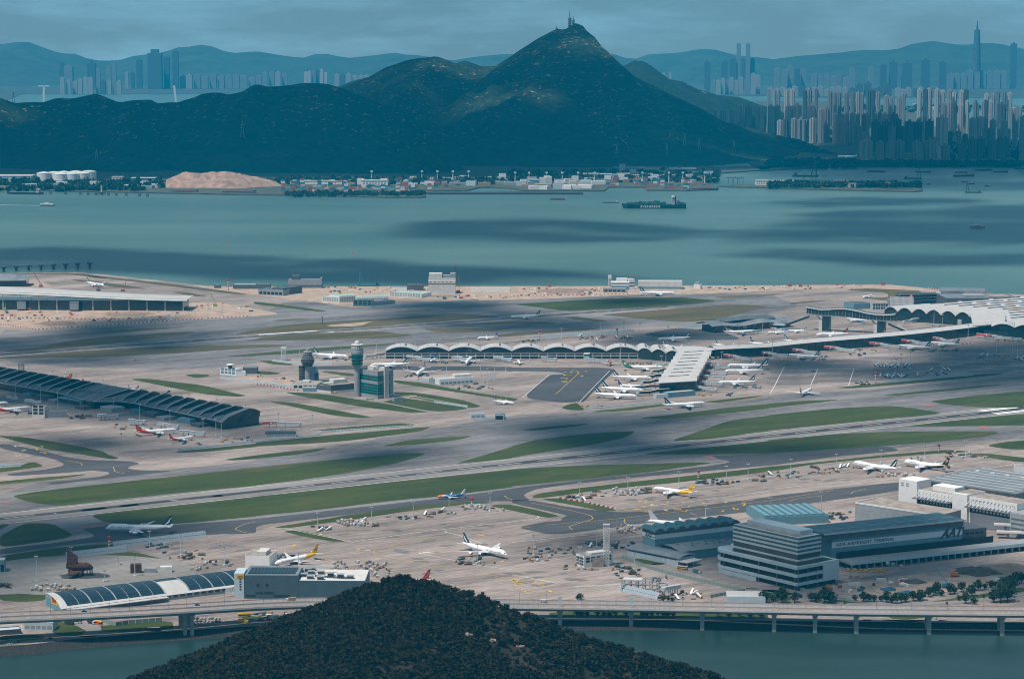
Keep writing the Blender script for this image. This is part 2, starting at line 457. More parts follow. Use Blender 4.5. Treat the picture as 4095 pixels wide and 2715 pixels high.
sheet('asphalt_and_shade_patch', [
 'D1 0,1135 500,1085 860,1030 860,1005 740,945 960,918 1200,930 1620,918 2361,862 | D2 0,862 800,772 1680,675 2361,585 | D3 0,582 700,500 1300,432 1900,365 2010,340 1990,325 1800,295 1780,285 2361,262 | D4 0,255 1090,188 1230,235 600,290 0,375 | D3 2361,372 1300,465 700,525 230,585 120,630 110,655 170,690 | D3 0,700 | D2 2361,700 2200,700 1800,712 1100,792 500,865 0,925 | D1 2361,1000 2000,1003 1500,1030 1100,1060 600,1105 0,1195',
 'D3 0,690 170,690 560,760 950,800 1150,800 1500,770 2361,662 | D4 0,655 900,555 1430,500 1430,560 960,640 600,690 0,775 | D3 2361,780 1700,850 1200,905 370,1015 40,940 300,890 450,880 460,855 515,830 0,720',
 'D1 0,165 350,225 600,290 800,320 1180,330 1300,352 1190,380 1180,400 1300,415 1620,420 1300,455 800,510 480,545 420,535 900,480 1010,450 1000,430 850,418 700,430 130,470 45,450 400,410 580,375 590,355 500,310 0,215',
 'C2 400,612 980,604 2361,615 | C3 0,622 840,622 955,640 930,670 620,940 440,945 95,900 340,690 500,680 400,660 0,655 | C2 2361,655 1700,650 1000,640 600,642',
 'C3 1200,315 1500,258 1900,280 2140,365 1700,370 1300,335',  # mostly cloud shade on the apron, put into a dark patch
 ], ASPH, 0.05, smooth=2, label='dark asphalt taxilanes beside the aprons', cat='taxilane')
sheet('asphalt_edge_strip', ['C3 890,640 950,640 660,938 605,942'], RUBB, 0.08, smooth=0, label='blackish strip along the parking stands', cat='pavement')
# grass ------------------------------------------------------------
GREEN = """D1 120,650 350,610 900,545 1500,485 2361,390 | D2 0,390 700,320 1300,265 1500,255 1560,262 1500,290 1300,350 850,440 400,505 0,552 | D1 2361,557 1700,620 1000,690 550,745 300,715 150,670
D1 850,838 900,815 2361,658 | D2 0,655 2361,408 | D3 0,405 700,368 1400,350 1860,343 1700,370 1290,430 600,505 0,562 | D2 2361,572 1700,655 1300,690 600,775 0,835 | D1 2361,840 1640,910 1100,905 960,890 870,850
D1 0,1020 230,900 480,905 680,1010 590,1045 0,1130
D1 0,910 95,912 0,960
D1 0,1205 500,1130 1040,1090 1040,1132 610,1195 0,1258
D1 280,1250 620,1235 1170,1165 1330,1185 1560,1255 1580,1300 1720,1350 1100,1440 1030,1440 1250,1380 1200,1320 850,1285 480,1305
E1 0,400 130,390 420,405 420,460 200,478 0,460
C1 1190,728 1330,720 1900,790 2150,855 2280,882 2180,890 1900,870 1500,790
C1 -40,1246 200,1260 620,1325 950,1395 1000,1425 1100,1457 1030,1467 870,1440 700,1415 420,1370 150,1300
D1 -50,400 190,375 260,345 320,340 410,378 150,415 -50,438
D1 -40,522 300,490 770,450 800,456 500,500 -40,548
D1 1610,248 1700,235 2361,170 | D2 0,160 600,100 1400,30 1620,15 1500,60 800,150 0,195 | D1 2361,200 1900,245 1680,252
C2 570,1197 900,1165 1350,1133 1460,1150 1440,1160 700,1215 620,1202
C2 1130,1354 1400,1290 2010,1245 1900,1282 1500,1328
C1 2060,1470 2361,1430 | C2 300,1395 670,1358 560,1397 300,1432 0,1460 | C1 2361,1462 2150,1477
C2 250,847 560,860 1100,940 1630,1032 1400,1037 1000,987 700,937 400,882
C2 100,933 300,940 600,990 1090,1082 950,1088 700,1062 350,985
C2 1150,945 1280,910 1400,905 1980,995 1830,1020 1650,1027 1400,990
C2 1270,845 1500,855 1900,920 2090,980 1960,997 1640,935 1420,890 1270,870
C2 1270,735 1500,760 2000,850 2361,902 | C3 60,915 0,932 | C2 2361,927 2000,872 1600,812 1270,760
C2 590,658 680,655 910,680 900,702 800,697
C2 560,742 640,735 760,757 600,767
C2 -30,657 100,655 245,677 120,690 -30,675
C1 1700,690 1800,680 1935,690 1915,707 1800,717
C2 20,562 150,558 350,592 320,602 150,592
C1 2060,522 2361,490 | C2 600,440 1330,396 1250,410 900,442 300,497 0,510 | C1 2361,516
C3 -60,400 180,358 100,382 -60,396
C2 -20,13 300,50 670,103 560,107 200,62 -20,38
C3 0,40 560,3 1100,-22 1560,-25 1900,5 1700,35 1300,65 700,95 500,102 200,62
C3 450,992 520,960 600,945 640,990 670,1007 640,1017 520,1012
C3 720,1027 1000,1000 1420,955 1450,965 1100,1017 820,1032
C3 1760,937 2000,910 2350,875 2200,902 1900,947
C3 1130,1092 1600,1040 2000,990 2361,960 | C4 0,955 300,930 690,916 400,952 0,995 | C3 2361,1000 1900,1052 1500,1092
C3 80,1198 400,1160 730,1135 600,1162 200,1203
C2 1830,1508 2100,1430 2361,1350 | C3 0,1345 230,1285 700,1230 1100,1206 1135,1213 1050,1262 800,1322 300,1402 0,1450 | C2 2361,1457 2000,1492
C3 1440,1303 1750,1200 2000,1110 2361,1065 | C4 0,1060 600,1000 1080,974 1250,985 1630,1042 1300,1077 600,1142 0,1200 | C3 2361,1207 1900,1272
C3 1200,1417 1900,1345 2361,1297 | C4 0,1290 600,1235 1200,1210 2050,1208 2150,1223 1900,1272 1000,1352 0,1410 | C3 2361,1417 1300,1422
C4 1270,1162 1700,1110 2100,1070 2500,1040 2500,1152 1800,1162 1400,1164
C4 1490,932 1700,905 2000,870 2500,830 2500,960 2250,992 1900,987 1600,957
C4 1050,877 1500,830 2000,785 2170,778 1900,812 1400,862 1150,880
C4 620,808 1000,770 1500,720 2000,680 2190,672 2100,692 1500,752 800,814
C4 2010,1342 2150,1310 2500,1280 2500,1382 2200,1372
D3 180,657 240,630 600,580 1300,500 2361,385 | D4 400,345 1000,280 1500,238 1660,226 1880,243 1600,257 1000,302 400,362 0,430 | D3 1500,530 800,597 350,662 210,672
D4 1830,265 2000,258 2500,315 2500,352 2200,327
D3 260,682 420,670 640,700 990,788 830,792 600,742
D2 2150,742 2250,728 2361,733 | D3 200,775 450,837 330,854 0,787 | D2 2361,787
D2 150,942 420,900 900,820 1400,750 2000,700 2230,713 1950,727 1400,792 800,882 300,947
D2 240,976 400,965 840,1072 740,1077 500,1037
D3 1090,1240 1180,1228 1450,1275 1300,1290 1180,1280
E3 1300,120 1420,118 1280,135
E1 480,660 560,655 700,690 830,760 700,790 480,770
E1 880,705 1000,690 1500,650 1600,665 1600,735 1100,755 930,745
E1 2230,600 2365,585 | E2 100,590 100,650 | E1 2240,640
E1 0,790 300,770 430,800 380,818 0,843
E3 340,570 900,560 1800,575 2365,585 2365,625 1500,625 350,622
E4 1100,608 1520,608 1300,640 1150,632
E4 1540,650 2365,655 2365,668 1600,660
E4 -60,390 100,400 240,440 180,465 -60,470
E4 600,450 800,475 1200,500 1500,475 2000,400 2365,335 2365,390 2000,440 1500,495 1200,505 800,500 620,480
E3 2150,345 2250,350 2420,380 2420,400 2200,390""".split('\n')
BROWN = """C1 -60,535 600,480 1300,435 2361,412 | C2 180,411 310,415 100,437 0,440 | C1 1700,485 1000,525 400,530 -60,542
C1 2240,371 2361,360 | C2 60,340 500,305 1130,287 1240,300 1450,325 1300,347 700,363 0,376 | C1 2361,378
C1 -60,478 350,440 570,385 900,345 1500,305 1810,291 1700,317 1300,367 800,427 300,467
C1 560,320 900,290 1300,265 1730,243 1650,257 1000,307 650,322
C1 2140,324 2361,270 | C2 330,225 700,200 1200,170 1800,120 2260,152 2200,162 1900,182 1000,252 300,297 0,312
C2 1530,266 1700,260 2300,258 2361,262 2200,287 1700,302
C2 1980,220 2361,192 | C3 200,195 430,211 300,220 0,224 | C2 2030,222
C2 1680,370 2000,345 2361,305 | C3 400,275 830,255 700,277 400,302 0,332 | C2 2000,352 1750,372
C2 1270,110 1710,86 1600,102 1300,114
C2 130,187 540,163 400,182 200,195
C3 800,137 1300,95 2050,38 2380,58 2300,77 2000,152 1900,187 1500,202 1000,152
C3 480,157 600,155 890,191 800,200 550,174
B3 1850,1352 2361,1330 | B4 180,1326 0,1343 | B3 1960,1367
B1 640,1195 800,1200 1180,1250 1370,1283 1100,1270 800,1225
B1 820,1160 1000,1180 940,1185 800,1170
B1 1570,1310 1700,1308 1930,1352 1800,1350
B1 0,1140 700,1132 990,1172 1500,1225 2300,1330 2200,1335 1400,1235 900,1175 600,1145 0,1150
B4 700,1290 1100,1265 1330,1270 1450,1330 1100,1395 900,1365 1110,1360 1100,1320 850,1300
B4 180,1410 620,1378 400,1405 220,1425""".split('\n')
sheet('grass', GREEN + BROWN, None, 0.12, smooth=2, kind='stuff', label='mown grass islands between runways and taxiways', cat='grass',
      mats=[GRAS] * len(GREEN) + [GRBR] * len(BROWN))
sheet('construction_ground', [
 'C1 -200,85 1690,100 1750,20 2000,20 2361,80 | C2 230,130 0,150 | C1 1900,175 1300,215 700,255 340,278 -200,225',
 'B1 1750,1250 2361,1275 | B2 0,1262 1200,1260 2361,1259 | B3 900,1256 2361,1250 | B4 600,1246 1100,1243 1400,1268 1620,1312 1300,1292 800,1272 0,1300 | B3 2361,1302 1500,1335 1170,1332 400,1370 0,1382 | B2 2050,1390 1400,1430 1050,1457 850,1452 600,1407 250,1372 0,1335 | B1 2000,1290',
 'C1 2030,722 2361,700 | C2 340,745 340,800 0,747',
 'E4 640,310 1000,270 1500,200 2000,130 2500,90 2500,300 2000,345 1500,405 1300,445 950,410 560,402 380,390',
 'B1 250,1215 380,1210 500,1260 250,1262',
 'C2 640,235 900,212 1150,190 1060,200 960,240 700,245'], SAND, 0.15, smooth=1, label='pale sandy construction ground with rubble', cat='ground')
rb = MB().mat(ROAD)
for sp, w in (('E1 -100,880 420,825 800,800 1500,742 2365,688 | E2 700,655', 9), ('E1 650,650 850,690 870,740 800,800', 14), ('E1 480,780 430,740 460,700 520,690', 7),
              ('E1 1700,690 2000,690 2365,655', 12), ('E3 340,630 1200,632 2365,640 | E4 0,640 1000,650 2365,660', 10), ('E4 -300,370 100,380 300,420 480,470 700,500', 14),
              ('E3 1150,130 1500,170 1900,240 2365,360 | E4 200,410', 13), ('E4 700,500 1300,500 1700,480 2100,440 2365,390', 12), ('E4 900,650 960,615 1100,640 1300,655 1560,625 1620,650', 8),
              ('D1 0,1270 300,1240 620,1205 1200,1140 1300,1150 1640,1260', 9), ('D1 30,1560 60,1450 240,1380 250,1320 150,1290', 26),
              ('C2 560,858 900,900 1100,930 1600,1030', 7), ('C2 1285,715 1900,820 2361,890', 8), ('C2 2020,820 2200,670', 15), ('C2 900,860 1280,900 1420,880 1950,975', 6)):
 P = chaikin(gl(sp), 2, closed=False); strip_quads(rb, P, w, 0.18)
tag(link('road', rb.mesh('road')), 'grey service roads around the aprons and along the seawall', 'road', kind='structure')
mk = MB().mat(YELL)
for sp in ('D2 1090,1155 1080,1170 1120,1200 1300,1235 1700,1300 2361,1420 | D3 300,1480', 'D2 1090,1155 1200,1130 1350,1080 1700,1020', 'D3 170,715 560,790 720,830 750,860 700,880 560,920 520,940 560,965',
           'D3 1040,865 1030,890 1060,920', 'D3 300,920 900,870 1600,790 2361,700 | D4 600,600', 'D3 1640,805 1700,830', 'D4 760,635 790,610 900,590', 'D4 190,700 260,680 500,650',
           'D1 1045,385 1060,430 1150,445', 'D1 600,325 700,340 760,355 750,370', 'D1 2180,945 2170,960 2240,985 2361,1005', 'D1 2180,945 2260,910 2361,890', 'C3 620,670 400,870', 'C3 330,620 600,650 615,680',
           'D2 0,955 40,940 150,915', 'D2 2290,650 2310,670 2361,685', 'D3 100,935 170,945', 'C2 1900,1205 2100,1215', 'C2 940,1380 1200,1345 1500,1330', 'E3 0,345 350,410', 'E3 0,230 350,305'):
 strip_quads(mk, chaikin(gl(sp), 3, closed=False), 0.7, 0.21)
for k in range(70):
 sp = RNG.choice(['D3 %d,%d' % (RNG.randint(1100, 2300), RNG.randint(700, 800)), 'D2 %d,%d' % (RNG.randint(50, 2300), RNG.randint(1000, 1350)), 'C3 %d,%d' % (RNG.randint(450, 700), RNG.randint(650, 800)),
                     'D1 %d,%d' % (RNG.randint(100, 450), RNG.randint(190, 290)), 'E3 %d,%d' % (RNG.randint(0, 400), RNG.randint(250, 400))])
 P = g(sp); a = RNG.choice([0.2, 1.2, 2.0]); d = Vector((math.cos(a), math.sin(a), 0)) * RNG.uniform(2.5, 5)
 strip_quads(mk, [P - d, P + d], RNG.uniform(1.5, 3), 0.21)
mk.mat(WHITE)
for sp in ('D2 900,1075 1500,985 2361,890', 'D2 270,950 560,1010 900,1080', 'D2 1740,975 1760,990 1900,1020 2080,1090', 'D2 1500,1180 1750,1230 2100,1300 2361,1330', 'D3 980,770 1600,710 2361,610', 'D3 0,890 200,865 250,850 230,838',
           'C3 95,900 340,690', 'C4 20,860 70,770 90,730 150,610', 'C4 740,790 790,635', 'C4 390,790 460,630', 'C3 620,940 900,650', 'E3 0,225 400,300', 'D3 0,1080 700,1010', 'D4 0,590 960,500', 'D4 1950,410 2200,370 2270,350 2200,330'):
 strip_quads(mk, chaikin(gl(sp), 2, closed=False), 0.8, 0.215)
for k in range(14):
 a = g('D2 %d,%d' % (1500 + k * 12, 1182 - k)); b = g('D2 %d,%d' % (1560 + k * 12, 1168))
 strip_quads(mk, [a, b], 0.6, 0.22)
for k in range(26):
 a = g('E3 %d,%d' % (560 + k * 18, 345 - k)); b = g('E3 %d,%d' % (600 + k * 18, 330 - k)); strip_quads(mk, [a, b], 0.5, 0.22)
mk.mat(REDM)
for sp, w in (('C4 1400,975 1540,968', 9), ('C4 1960,1165 2040,1185', 12), ('C3 1350,1217 1530,1222', 6), ('D1 740,945 960,922', 12), ('D1 0,710 90,706', 8), ('D3 1800,285 1850,310', 12), ('D2 1690,262 1970,272', 4)):
 strip_quads(mk, gl(sp), w, 0.22)
tag(link('pavement_marking', mk.mesh('pavement_marking')), 'yellow and white lines painted on the aprons', 'marking', kind='stuff')
st = MB().mat(PATCH)
def blob(sp, rx, ry, rot=RROT, z=0.10, mb=None, mat=None):
 C0 = g(sp) if isinstance(sp, str) else sp
 mb = mb or st
 if mat: mb.mat(mat)
 ca, sa = math.cos(rot), math.sin(rot); P = []
 for i in range(18):
  a = 2 * math.pi * i / 18; k = RNG.uniform(0.8, 1.15)
  x, y = rx * k * math.cos(a), ry * k * math.sin(a)
  P.append((C0.x + x * ca - y * sa, C0.y + x * sa + y * ca, z))
 mb.add(P, [tuple(range(18))])
for k, (x, y) in enumerate([(215, 665), (205, 718), (200, 768), (645, 655), (640, 700), (620, 745), (720, 562), (1040, 535), (1400, 590), (1740, 625), (2000, 592), (2300, 625), (1700, 545), (2050, 655), (1820, 470), (1900, 520)]):
 blob('C4 %d,%d' % (x, y), 42, 20, 0.1)  # darker ovals repeated at the stands
for k in range(60):
 sp = RNG.choice(['D2 %d,%d' % (RNG.randint(900, 2300), RNG.randint(860, 1400)), 'D3 %d,%d' % (RNG.randint(200, 1100), RNG.randint(1040, 1400)), 'D4 %d,%d' % (RNG.randint(0, 800), RNG.randint(480, 560)), 'D3 %d,%d' % (RNG.randint(800, 2300), RNG.randint(600, 700)),
                     'E3 %d,%d' % (RNG.randint(0, 900), RNG.randint(120, 330)), 'D1 %d,%d' % (RNG.randint(1600, 2300), RNG.randint(1080, 1260))])
 blob(sp, RNG.uniform(3, 14), RNG.uniform(2, 6), RNG.uniform(-0.5, 1), z=0.10 + k * 0.001)
tag(link('apron_stains', st.mesh('apron_stains')), 'dark oil and tyre stains on the parking stands', 'stain', kind='stuff')
pad = MB()
C0 = g('E1 735,222'); P = [(C0.x + 118 * math.cos(a * math.pi / 24), C0.y + 96 * math.sin(a * math.pi / 24), 0.20) for a in range(48)]
pad.add(P, [tuple(range(48))])
tag(pad.build('training_pad', ground_mat('pad_concrete', (0.24, 0.225, 0.21), 0.25, grid=12)), 'round concrete pad under the rusty training aircraft', 'pad', kind='structure')
sc = MB(); blob('E1 770,235', 26, 15, 0.0, 0.24, sc, RUBB)
tag(link('scorch_mark', sc.mesh('scorch_mark')), 'black scorched patch under the rusty training aircraft', 'stain', kind='stuff')
# mountains ---------------------------------------------------------
def hill_mat(name, dark, lite, rock, amount, sc=0.012):
 m = bpy.data.materials.new(name); m.use_nodes = True
 n, l = m.node_tree.nodes, m.node_tree.links
 b = n['Principled BSDF']; b.inputs['Roughness'].default_value = 0.95; b.inputs['Specular IOR Level'].default_value = 0.1
 t = n.new('ShaderNodeTexCoord')
 a = n.new('ShaderNodeTexNoise'); a.inputs['Scale'].default_value = sc; a.inputs['Detail'].default_value = 9; a.inputs['Roughness'].default_value = 0.68
 l.new(t.outputs['Object'], a.inputs[0])
 r = n.new('ShaderNodeValToRGB'); r.color_ramp.elements[0].position = 0.36; r.color_ramp.elements[1].position = 0.68
 r.color_ramp.elements[0].color = (*dark, 1); r.color_ramp.elements[1].color = (*lite, 1)
 l.new(a.outputs[0], r.inputs[0])
 v = n.new('ShaderNodeTexNoise'); v.inputs['Scale'].default_value = sc * 1.5; v.inputs['Detail'].default_value = 7; v.inputs['Roughness'].default_value = 0.72
 mp = n.new('ShaderNodeMapping'); mp.inputs['Location'].default_value = (311, 57, 9); mp.inputs['Scale'].default_value = (0.8, 0.8, 2.2)
 l.new(t.outputs['Object'], mp.inputs[0]); l.new(mp.outputs[0], v.inputs[0])
 rr = n.new('ShaderNodeValToRGB'); rr.color_ramp.elements[0].position = amount; rr.color_ramp.elements[1].position = amount + 0.035
 l.new(v.outputs[0], rr.inputs[0])
 at = n.new('ShaderNodeAttribute'); at.attribute_name = 'rocky'
 mu = n.new('ShaderNodeMath'); mu.operation = 'MULTIPLY'; l.new(rr.outputs[0], mu.inputs[0]); l.new(at.outputs['Fac'], mu.inputs[1])
 mi = n.new('ShaderNodeMix'); mi.data_type = 'RGBA'; mi.inputs[7].default_value = (*rock, 1)
 l.new(mu.outputs[0], mi.inputs[0]); l.new(r.outputs[0], mi.inputs[6]); l.new(mi.outputs[2], b.inputs['Base Color'])
 bp = n.new('ShaderNodeBump'); bp.inputs['Strength'].default_value = 0.9; bp.inputs['Distance'].default_value = 14
 l.new(a.outputs[0], bp.inputs['Height']); l.new(bp.outputs[0], b.inputs['Normal'])
 return m
def terrain(name, x0, x1, y0, y1, step, ridges, mat, rough, seed, label, base=-14.0, nscale=330.0, pw=1.5, xs_=2.0):
 xs = np.arange(x0, x1 + 1, step); ys = np.arange(y0, y1 + 1, step)
 Y, X = np.meshgrid(ys, xs, indexing='ij')
 H = np.full(X.shape, base)
 prox = np.zeros(X.shape)
 for P, run in ridges:
  for a, b in zip(P[:-1], P[1:]):
   d, z = seg_dist(X, Y, a, b, xs_)
   rr = run * np.maximum(z, 20) / 100.0
   h = (z - base) * np.clip(1 - d / rr, 0, 1) ** pw + base
   prox = np.maximum(prox, np.clip(1 - d / (rr * 0.55), 0, 1))
   H = np.maximum(H, h)
 nz = fbm(X / nscale, Y / nscale, seed, 6, True) - 0.52
 nf = fbm(X / 90, Y / 90, seed + 5, 3) - 0.45
 away = np.clip((H - base) / 120.0, 0, 1) * np.clip(1.05 - prox * 0.85, 0.12, 1)
 H = H + (nz * rough + nf * rough * 0.25) * away
 if name == 'mountain':
  f = np.clip((Y - 9560) / 420, 0, 1); H = base + (H - base) * f * f * (3 - 2 * f)
  dy_lo = np.full(X.shape, 1e9)
  for sk in SKYL_:
   q = np.array(sorted(sk)); col_ = X / Y * FPX * 1.003 + CXP
   dy_lo = np.minimum(dy_lo, np.where((col_ >= q[0, 0]) & (col_ <= q[-1, 0]), np.interp(col_, q[:, 0], q[:, 1]), 1e9))
  yv = np.where(dy_lo > 1e8, 2000.0, dy_lo) + 2.5 - 4.0 * vnoise(X / 37, X * 0 + 3.3, 9)
  dd = (CYP - yv) / FPX; cp, sp = math.cos(PITCH), math.sin(PITCH)
  H = np.minimum(H, np.where(dy_lo > 1e8, H, CAM_H + Y * (dd * cp - sp) / (cp + dd * sp)))
  TERR.update(x0=x0, y0=y0, st=step, H=H)
 V = np.stack([X.ravel(), Y.ravel(), H.ravel()], 1)
 me = np_mesh(name, V, grid_faces(len(ys), len(xs)), mat)
 at = me.attributes.new('rocky', 'FLOAT', 'POINT')
 gz, gx = np.gradient(H, step)
 rk = np.clip(prox * 1.3 - 0.35, 0, 1) * 0.9 + np.clip((np.hypot(gx, gz) - 0.45) * 1.5, 0, 0.5)
 at.data.foreach_set('value', np.clip(rk, 0.0, 1).astype(np.float32).ravel())
 o = link(name, me); tag(o, label, 'mountain', kind='structure'); return o
def ridge(spec, Y0, Y1=None):
 P = pts(spec); n = len(P); Y1 = Y0 if Y1 is None else Y1
 return [AT(p, Y0 + (Y1 - Y0) * i / (n - 1)) for i, p in enumerate(P)]
HILL = hill_mat('forest_hill', (0.006, 0.014, 0.008), (0.030, 0.046, 0.022), (0.34, 0.25, 0.19), 0.585, 0.022)
LSPEC = 'A1 -900,960 -300,920 0,898 130,947 400,932 560,902 660,910 790,882 870,862 940,882 1110,945 1220,927 1380,917 1450,945 1640,942 1800,890 1960,842 2080,857 2240,832 2361,772 | A2 100,797 240,797 470,764 650,772 740,797 1000,900 1300,1040 1650,1160'
left_r = ridge(LSPEC, 10900, 10700)
spur1 = ridge('A1 870,862 1000,1000 1250,1110', 10850, 10350)
spur2 = ridge('A1 2361,772 | A2 300,900 700,1000 1100,1110 1500,1250', 10800, 10100)
MSPEC = 'A2 700,830 900,770 1050,707 1200,622 1400,557 1640,514 1720,527 1830,582 2060,614 2200,612 2361,512 | A3 0,507 240,352 400,272 480,267 520,237 590,192 640,222 680,282 760,342 800,402 880,482 1020,612 1130,712 1390,837 1520,902 1740,1002 1960,1122 2361,1225 | A4 300,1290 600,1410 860,1500'
main_r = ridge(MSPEC.split(' 2361,1225')[0], 12600, 12200)
main2 = ridge('A3 1960,1122 2361,1210 | A4 300,1280 600,1400 860,1492', 12200, 11000)
spur3 = ridge('A3 590,192 500,420 400,620 200,800 -100,960', 12450, 11200)
spur4 = ridge('A3 640,222 800,560 850,800 900,1050 1000,1300', 12400, 10500)
spur5 = ridge('A2 1640,514 1500,750 1300,900', 12550, 11600)
spur6 = ridge('A3 1130,712 1300,1000 1500,1200', 12300, 10900)
def clampz(P, lo):
 return [Vector((p.x, p.y, max(lo, p.z))) for p in P]
TERR = {}
SKYL_ = [pts(LSPEC), pts(MSPEC)]
terrain('mountain', -3400, 3200, 9500, 14200, 20, [(left_r, 330), (clampz(spur1, 60), 330), (clampz(spur2, 60), 330), (main_r, 400), (clampz(main2, 15), 420), (clampz(spur3, 80), 330), (clampz(spur4, 70), 330), (clampz(spur5, 80), 330), (clampz(spur6, 60), 330)],
  HILL, 190, 3, 'steep forested mountain with a sharp summit and pale rock outcrops')
back_r = ridge('A2 1700,640 1840,582 1940,552 2060,612 2300,700 | A3 300,720 900,680 1020,607 1100,562 1150,552 1210,562 1330,662 1420,722 1560,747 1740,832 1860,867 2100,900 2361,987 | A4 100,1010', 15400, 14900)
HILL2 = hill_mat('far_forest_hill', (0.006, 0.013, 0.009), (0.018, 0.028, 0.016), (0.26, 0.2, 0.17), 0.64)
terrain('hill_range', -3600, 3600, 14000, 17000, 40, [(back_r, 420), (ridge('A2 740,800 880,750 1050,700 1200,680', 15300), 420)], HILL2, 60, 11, 'lower ridge behind the steep mountain')
HILL3 = M('distant_hill', (0.03, 0.045, 0.03), 0.95, var=0.3, scale=0.004)
far_r = ridge('A1 -900,480 -400,440 0,412 200,385 280,392 400,440 510,495 690,497 850,560 1100,560 1250,515 1480,495 1640,440 1800,432 1860,415 1950,430 2120,495 2361,475 | A2 180,505 430,540 570,493 680,505 830,540 1050,520 1270,487 1400,510 1530,515 1800,560 2000,530 2300,500 | A3 500,520 890,487 1050,540 1180,545 1240,507 1540,490 1700,460 1820,452 1900,470 2100,520 2361,540 | A4 0,555 280,520 700,487 830,465 1080,468 1190,460 1340,405 1520,380 1600,390 1680,412 1850,415 2000,395 2150,410 2359,455 3300,480', 27000)
terrain('far_range', -9500, 9500, 24000, 30000, 120, [(far_r, 700)], HILL3, 40, 23, 'hazy blue mountain range on the horizon')
def hit(p):
 d = ray(p); Y = 9500.0
 while Y < 14000:
  t = Y / d.y; i, j = int((Y - TERR['y0']) / TERR['st']), int((d.x * t - TERR['x0']) / TERR['st'])
  if 0 <= i < TERR['H'].shape[0] and 0 <= j < TERR['H'].shape[1] and CAM_H + d.z * t <= TERR['H'][i, j]: break
  Y += 10
 return AT(p, Y)
LAND = M('shore_land', (0.035, 0.05, 0.028), 0.95, var=0.5, scale=0.02, col2=(0.09, 0.085, 0.06))
LANDF = M('far_land', (0.045, 0.055, 0.045), 0.95, var=0.4, scale=0.005)
def land(name, spec, z, mat, label, back=None, drop=8):
 P = gl(spec, z)
 if back:
  P += [Vector((P[-1].x * 1.05, back, z)), Vector((P[0].x * 1.05, back, z))]
 mb = MB().mat(mat); mb.prism([(p.x, p.y) for p in P], SEA_Z - 2, z)
 return tag(link(name, mb.mesh(name)), label, 'shore', kind='structure')
land('industrial_shore', 'B1 -900,365 0,352 380,372 700,378 1250,388 1700,398 2361,410 | B2 200,412 700,422 1150,432 1500,434 1570,428 1540,398 1400,385 1000,360 880,345 870,300 900,290 1230,330 1440,362 1640,374 1940,372 2060,342 2160,340 | B3 0,352 100,372 850,374 890,340 1230,340 1240,368 1600,372 1890,360 1900,338 1700,280 1900,260 1870,215 2361,180', -2, LAND, 'flat industrial shore below the mountain', back=10300)
land('breakwater', 'B2 1540,390 2361,386 | B3 650,390 655,403 0,402 | B2 1600,402', -2.5, ROCK, 'long dark breakwater off the container port')
land('marina_spit', 'B3 1900,330 2100,318 2361,322 | B4 300,318 700,335 1380,345 1430,372 1350,380 900,372 0,348 | B3 2361,346 2000,338', -2, LAND, 'tree lined spit with a rubble edge in the bay')
land('town_shore', 'B3 2300,190 | B4 0,185 400,162 660,152 1100,150 1700,135 2359,125 3300,120', -2, LAND, 'wooded waterfront below the white apartment towers', back=19500)
land('far_shore', 'A1 -1500,945 50,930 200,870 1000,868 1800,868 2361,860 | A2 700,850 2361,850 | A3 1700,850 2050,880 2361,885 | A4 200,900 2359,900 3600,900', -3, LANDF, 'flat far shore crowded with distant towers', back=26500)
# haze --------------------------------------------------------------
hz = MB().box(-14500, -400, -20, 14500, 30500, 1020)
hzm = bpy.data.materials.new('haze_air'); hzm.use_nodes = True
hn, hl = hzm.node_tree.nodes, hzm.node_tree.links
hn.clear()
pv = hn.new('ShaderNodeVolumePrincipled')
pv.inputs['Color'].default_value = (0.0, 0.57, 1.0, 1)
pv.inputs['Density'].default_value = 2.6e-5
pv.inputs['Anisotropy'].default_value = -0.3
ho = hn.new('ShaderNodeOutputMaterial'); hl.new(pv.outputs[0], ho.inputs['Volume'])
hzo = hz.build('haze', hzm); tag(hzo, 'blue sea haze over the whole view', 'haze', kind='stuff')
# clouds that shade parts of the ground --------------------------------
def cloud_mat(amax=.92):
 m = bpy.data.materials.new('cloud'); m.use_nodes = True
 n, l = m.node_tree.nodes, m.node_tree.links
 n.clear()
 d = n.new('ShaderNodeBsdfDiffuse'); d.inputs['Color'].default_value = (0.85, 0.85, 0.86, 1)
 tr = n.new('ShaderNodeBsdfTransparent'); mi = n.new('ShaderNodeMixShader')
 t = n.new('ShaderNodeTexCoord'); a = n.new('ShaderNodeTexNoise'); a.inputs['Scale'].default_value = 0.013; a.inputs['Detail'].default_value = 5; a.inputs['Roughness'].default_value = 0.6
 mp = n.new('ShaderNodeMapping'); mp.vector_type = 'TEXTURE'; mp.inputs['Rotation'].default_value = (0, 0, RROT); mp.inputs['Scale'].default_value = (2.2, 1, 1)
 l.new(t.outputs['Object'], mp.inputs[0]); l.new(mp.outputs[0], a.inputs[0])
 r = n.new('ShaderNodeValToRGB'); r.color_ramp.elements[0].position = 0.30; r.color_ramp.elements[1].position = 0.62; r.color_ramp.elements[1].color = (amax, amax, amax, 1)
 l.new(a.outputs[0], r.inputs[0]); l.new(r.outputs[0], mi.inputs[0]); l.new(tr.outputs[0], mi.inputs[1]); l.new(d.outputs[0], mi.inputs[2])
 o = n.new('ShaderNodeOutputMaterial'); l.new(mi.outputs[0], o.inputs['Surface'])
 return m
CLOUD = cloud_mat(); CLOUD_THIN = cloud_mat(.42)
def inside(x, y, P):
 r = False; j = len(P) - 1
 for i in range(len(P)):
  if (P[i].y > y) != (P[j].y > y) and x < (P[j].x - P[i].x) * (y - P[i].y) / (P[j].y - P[i].y) + P[i].x: r = not r
  j = i
 return r
ICO = None
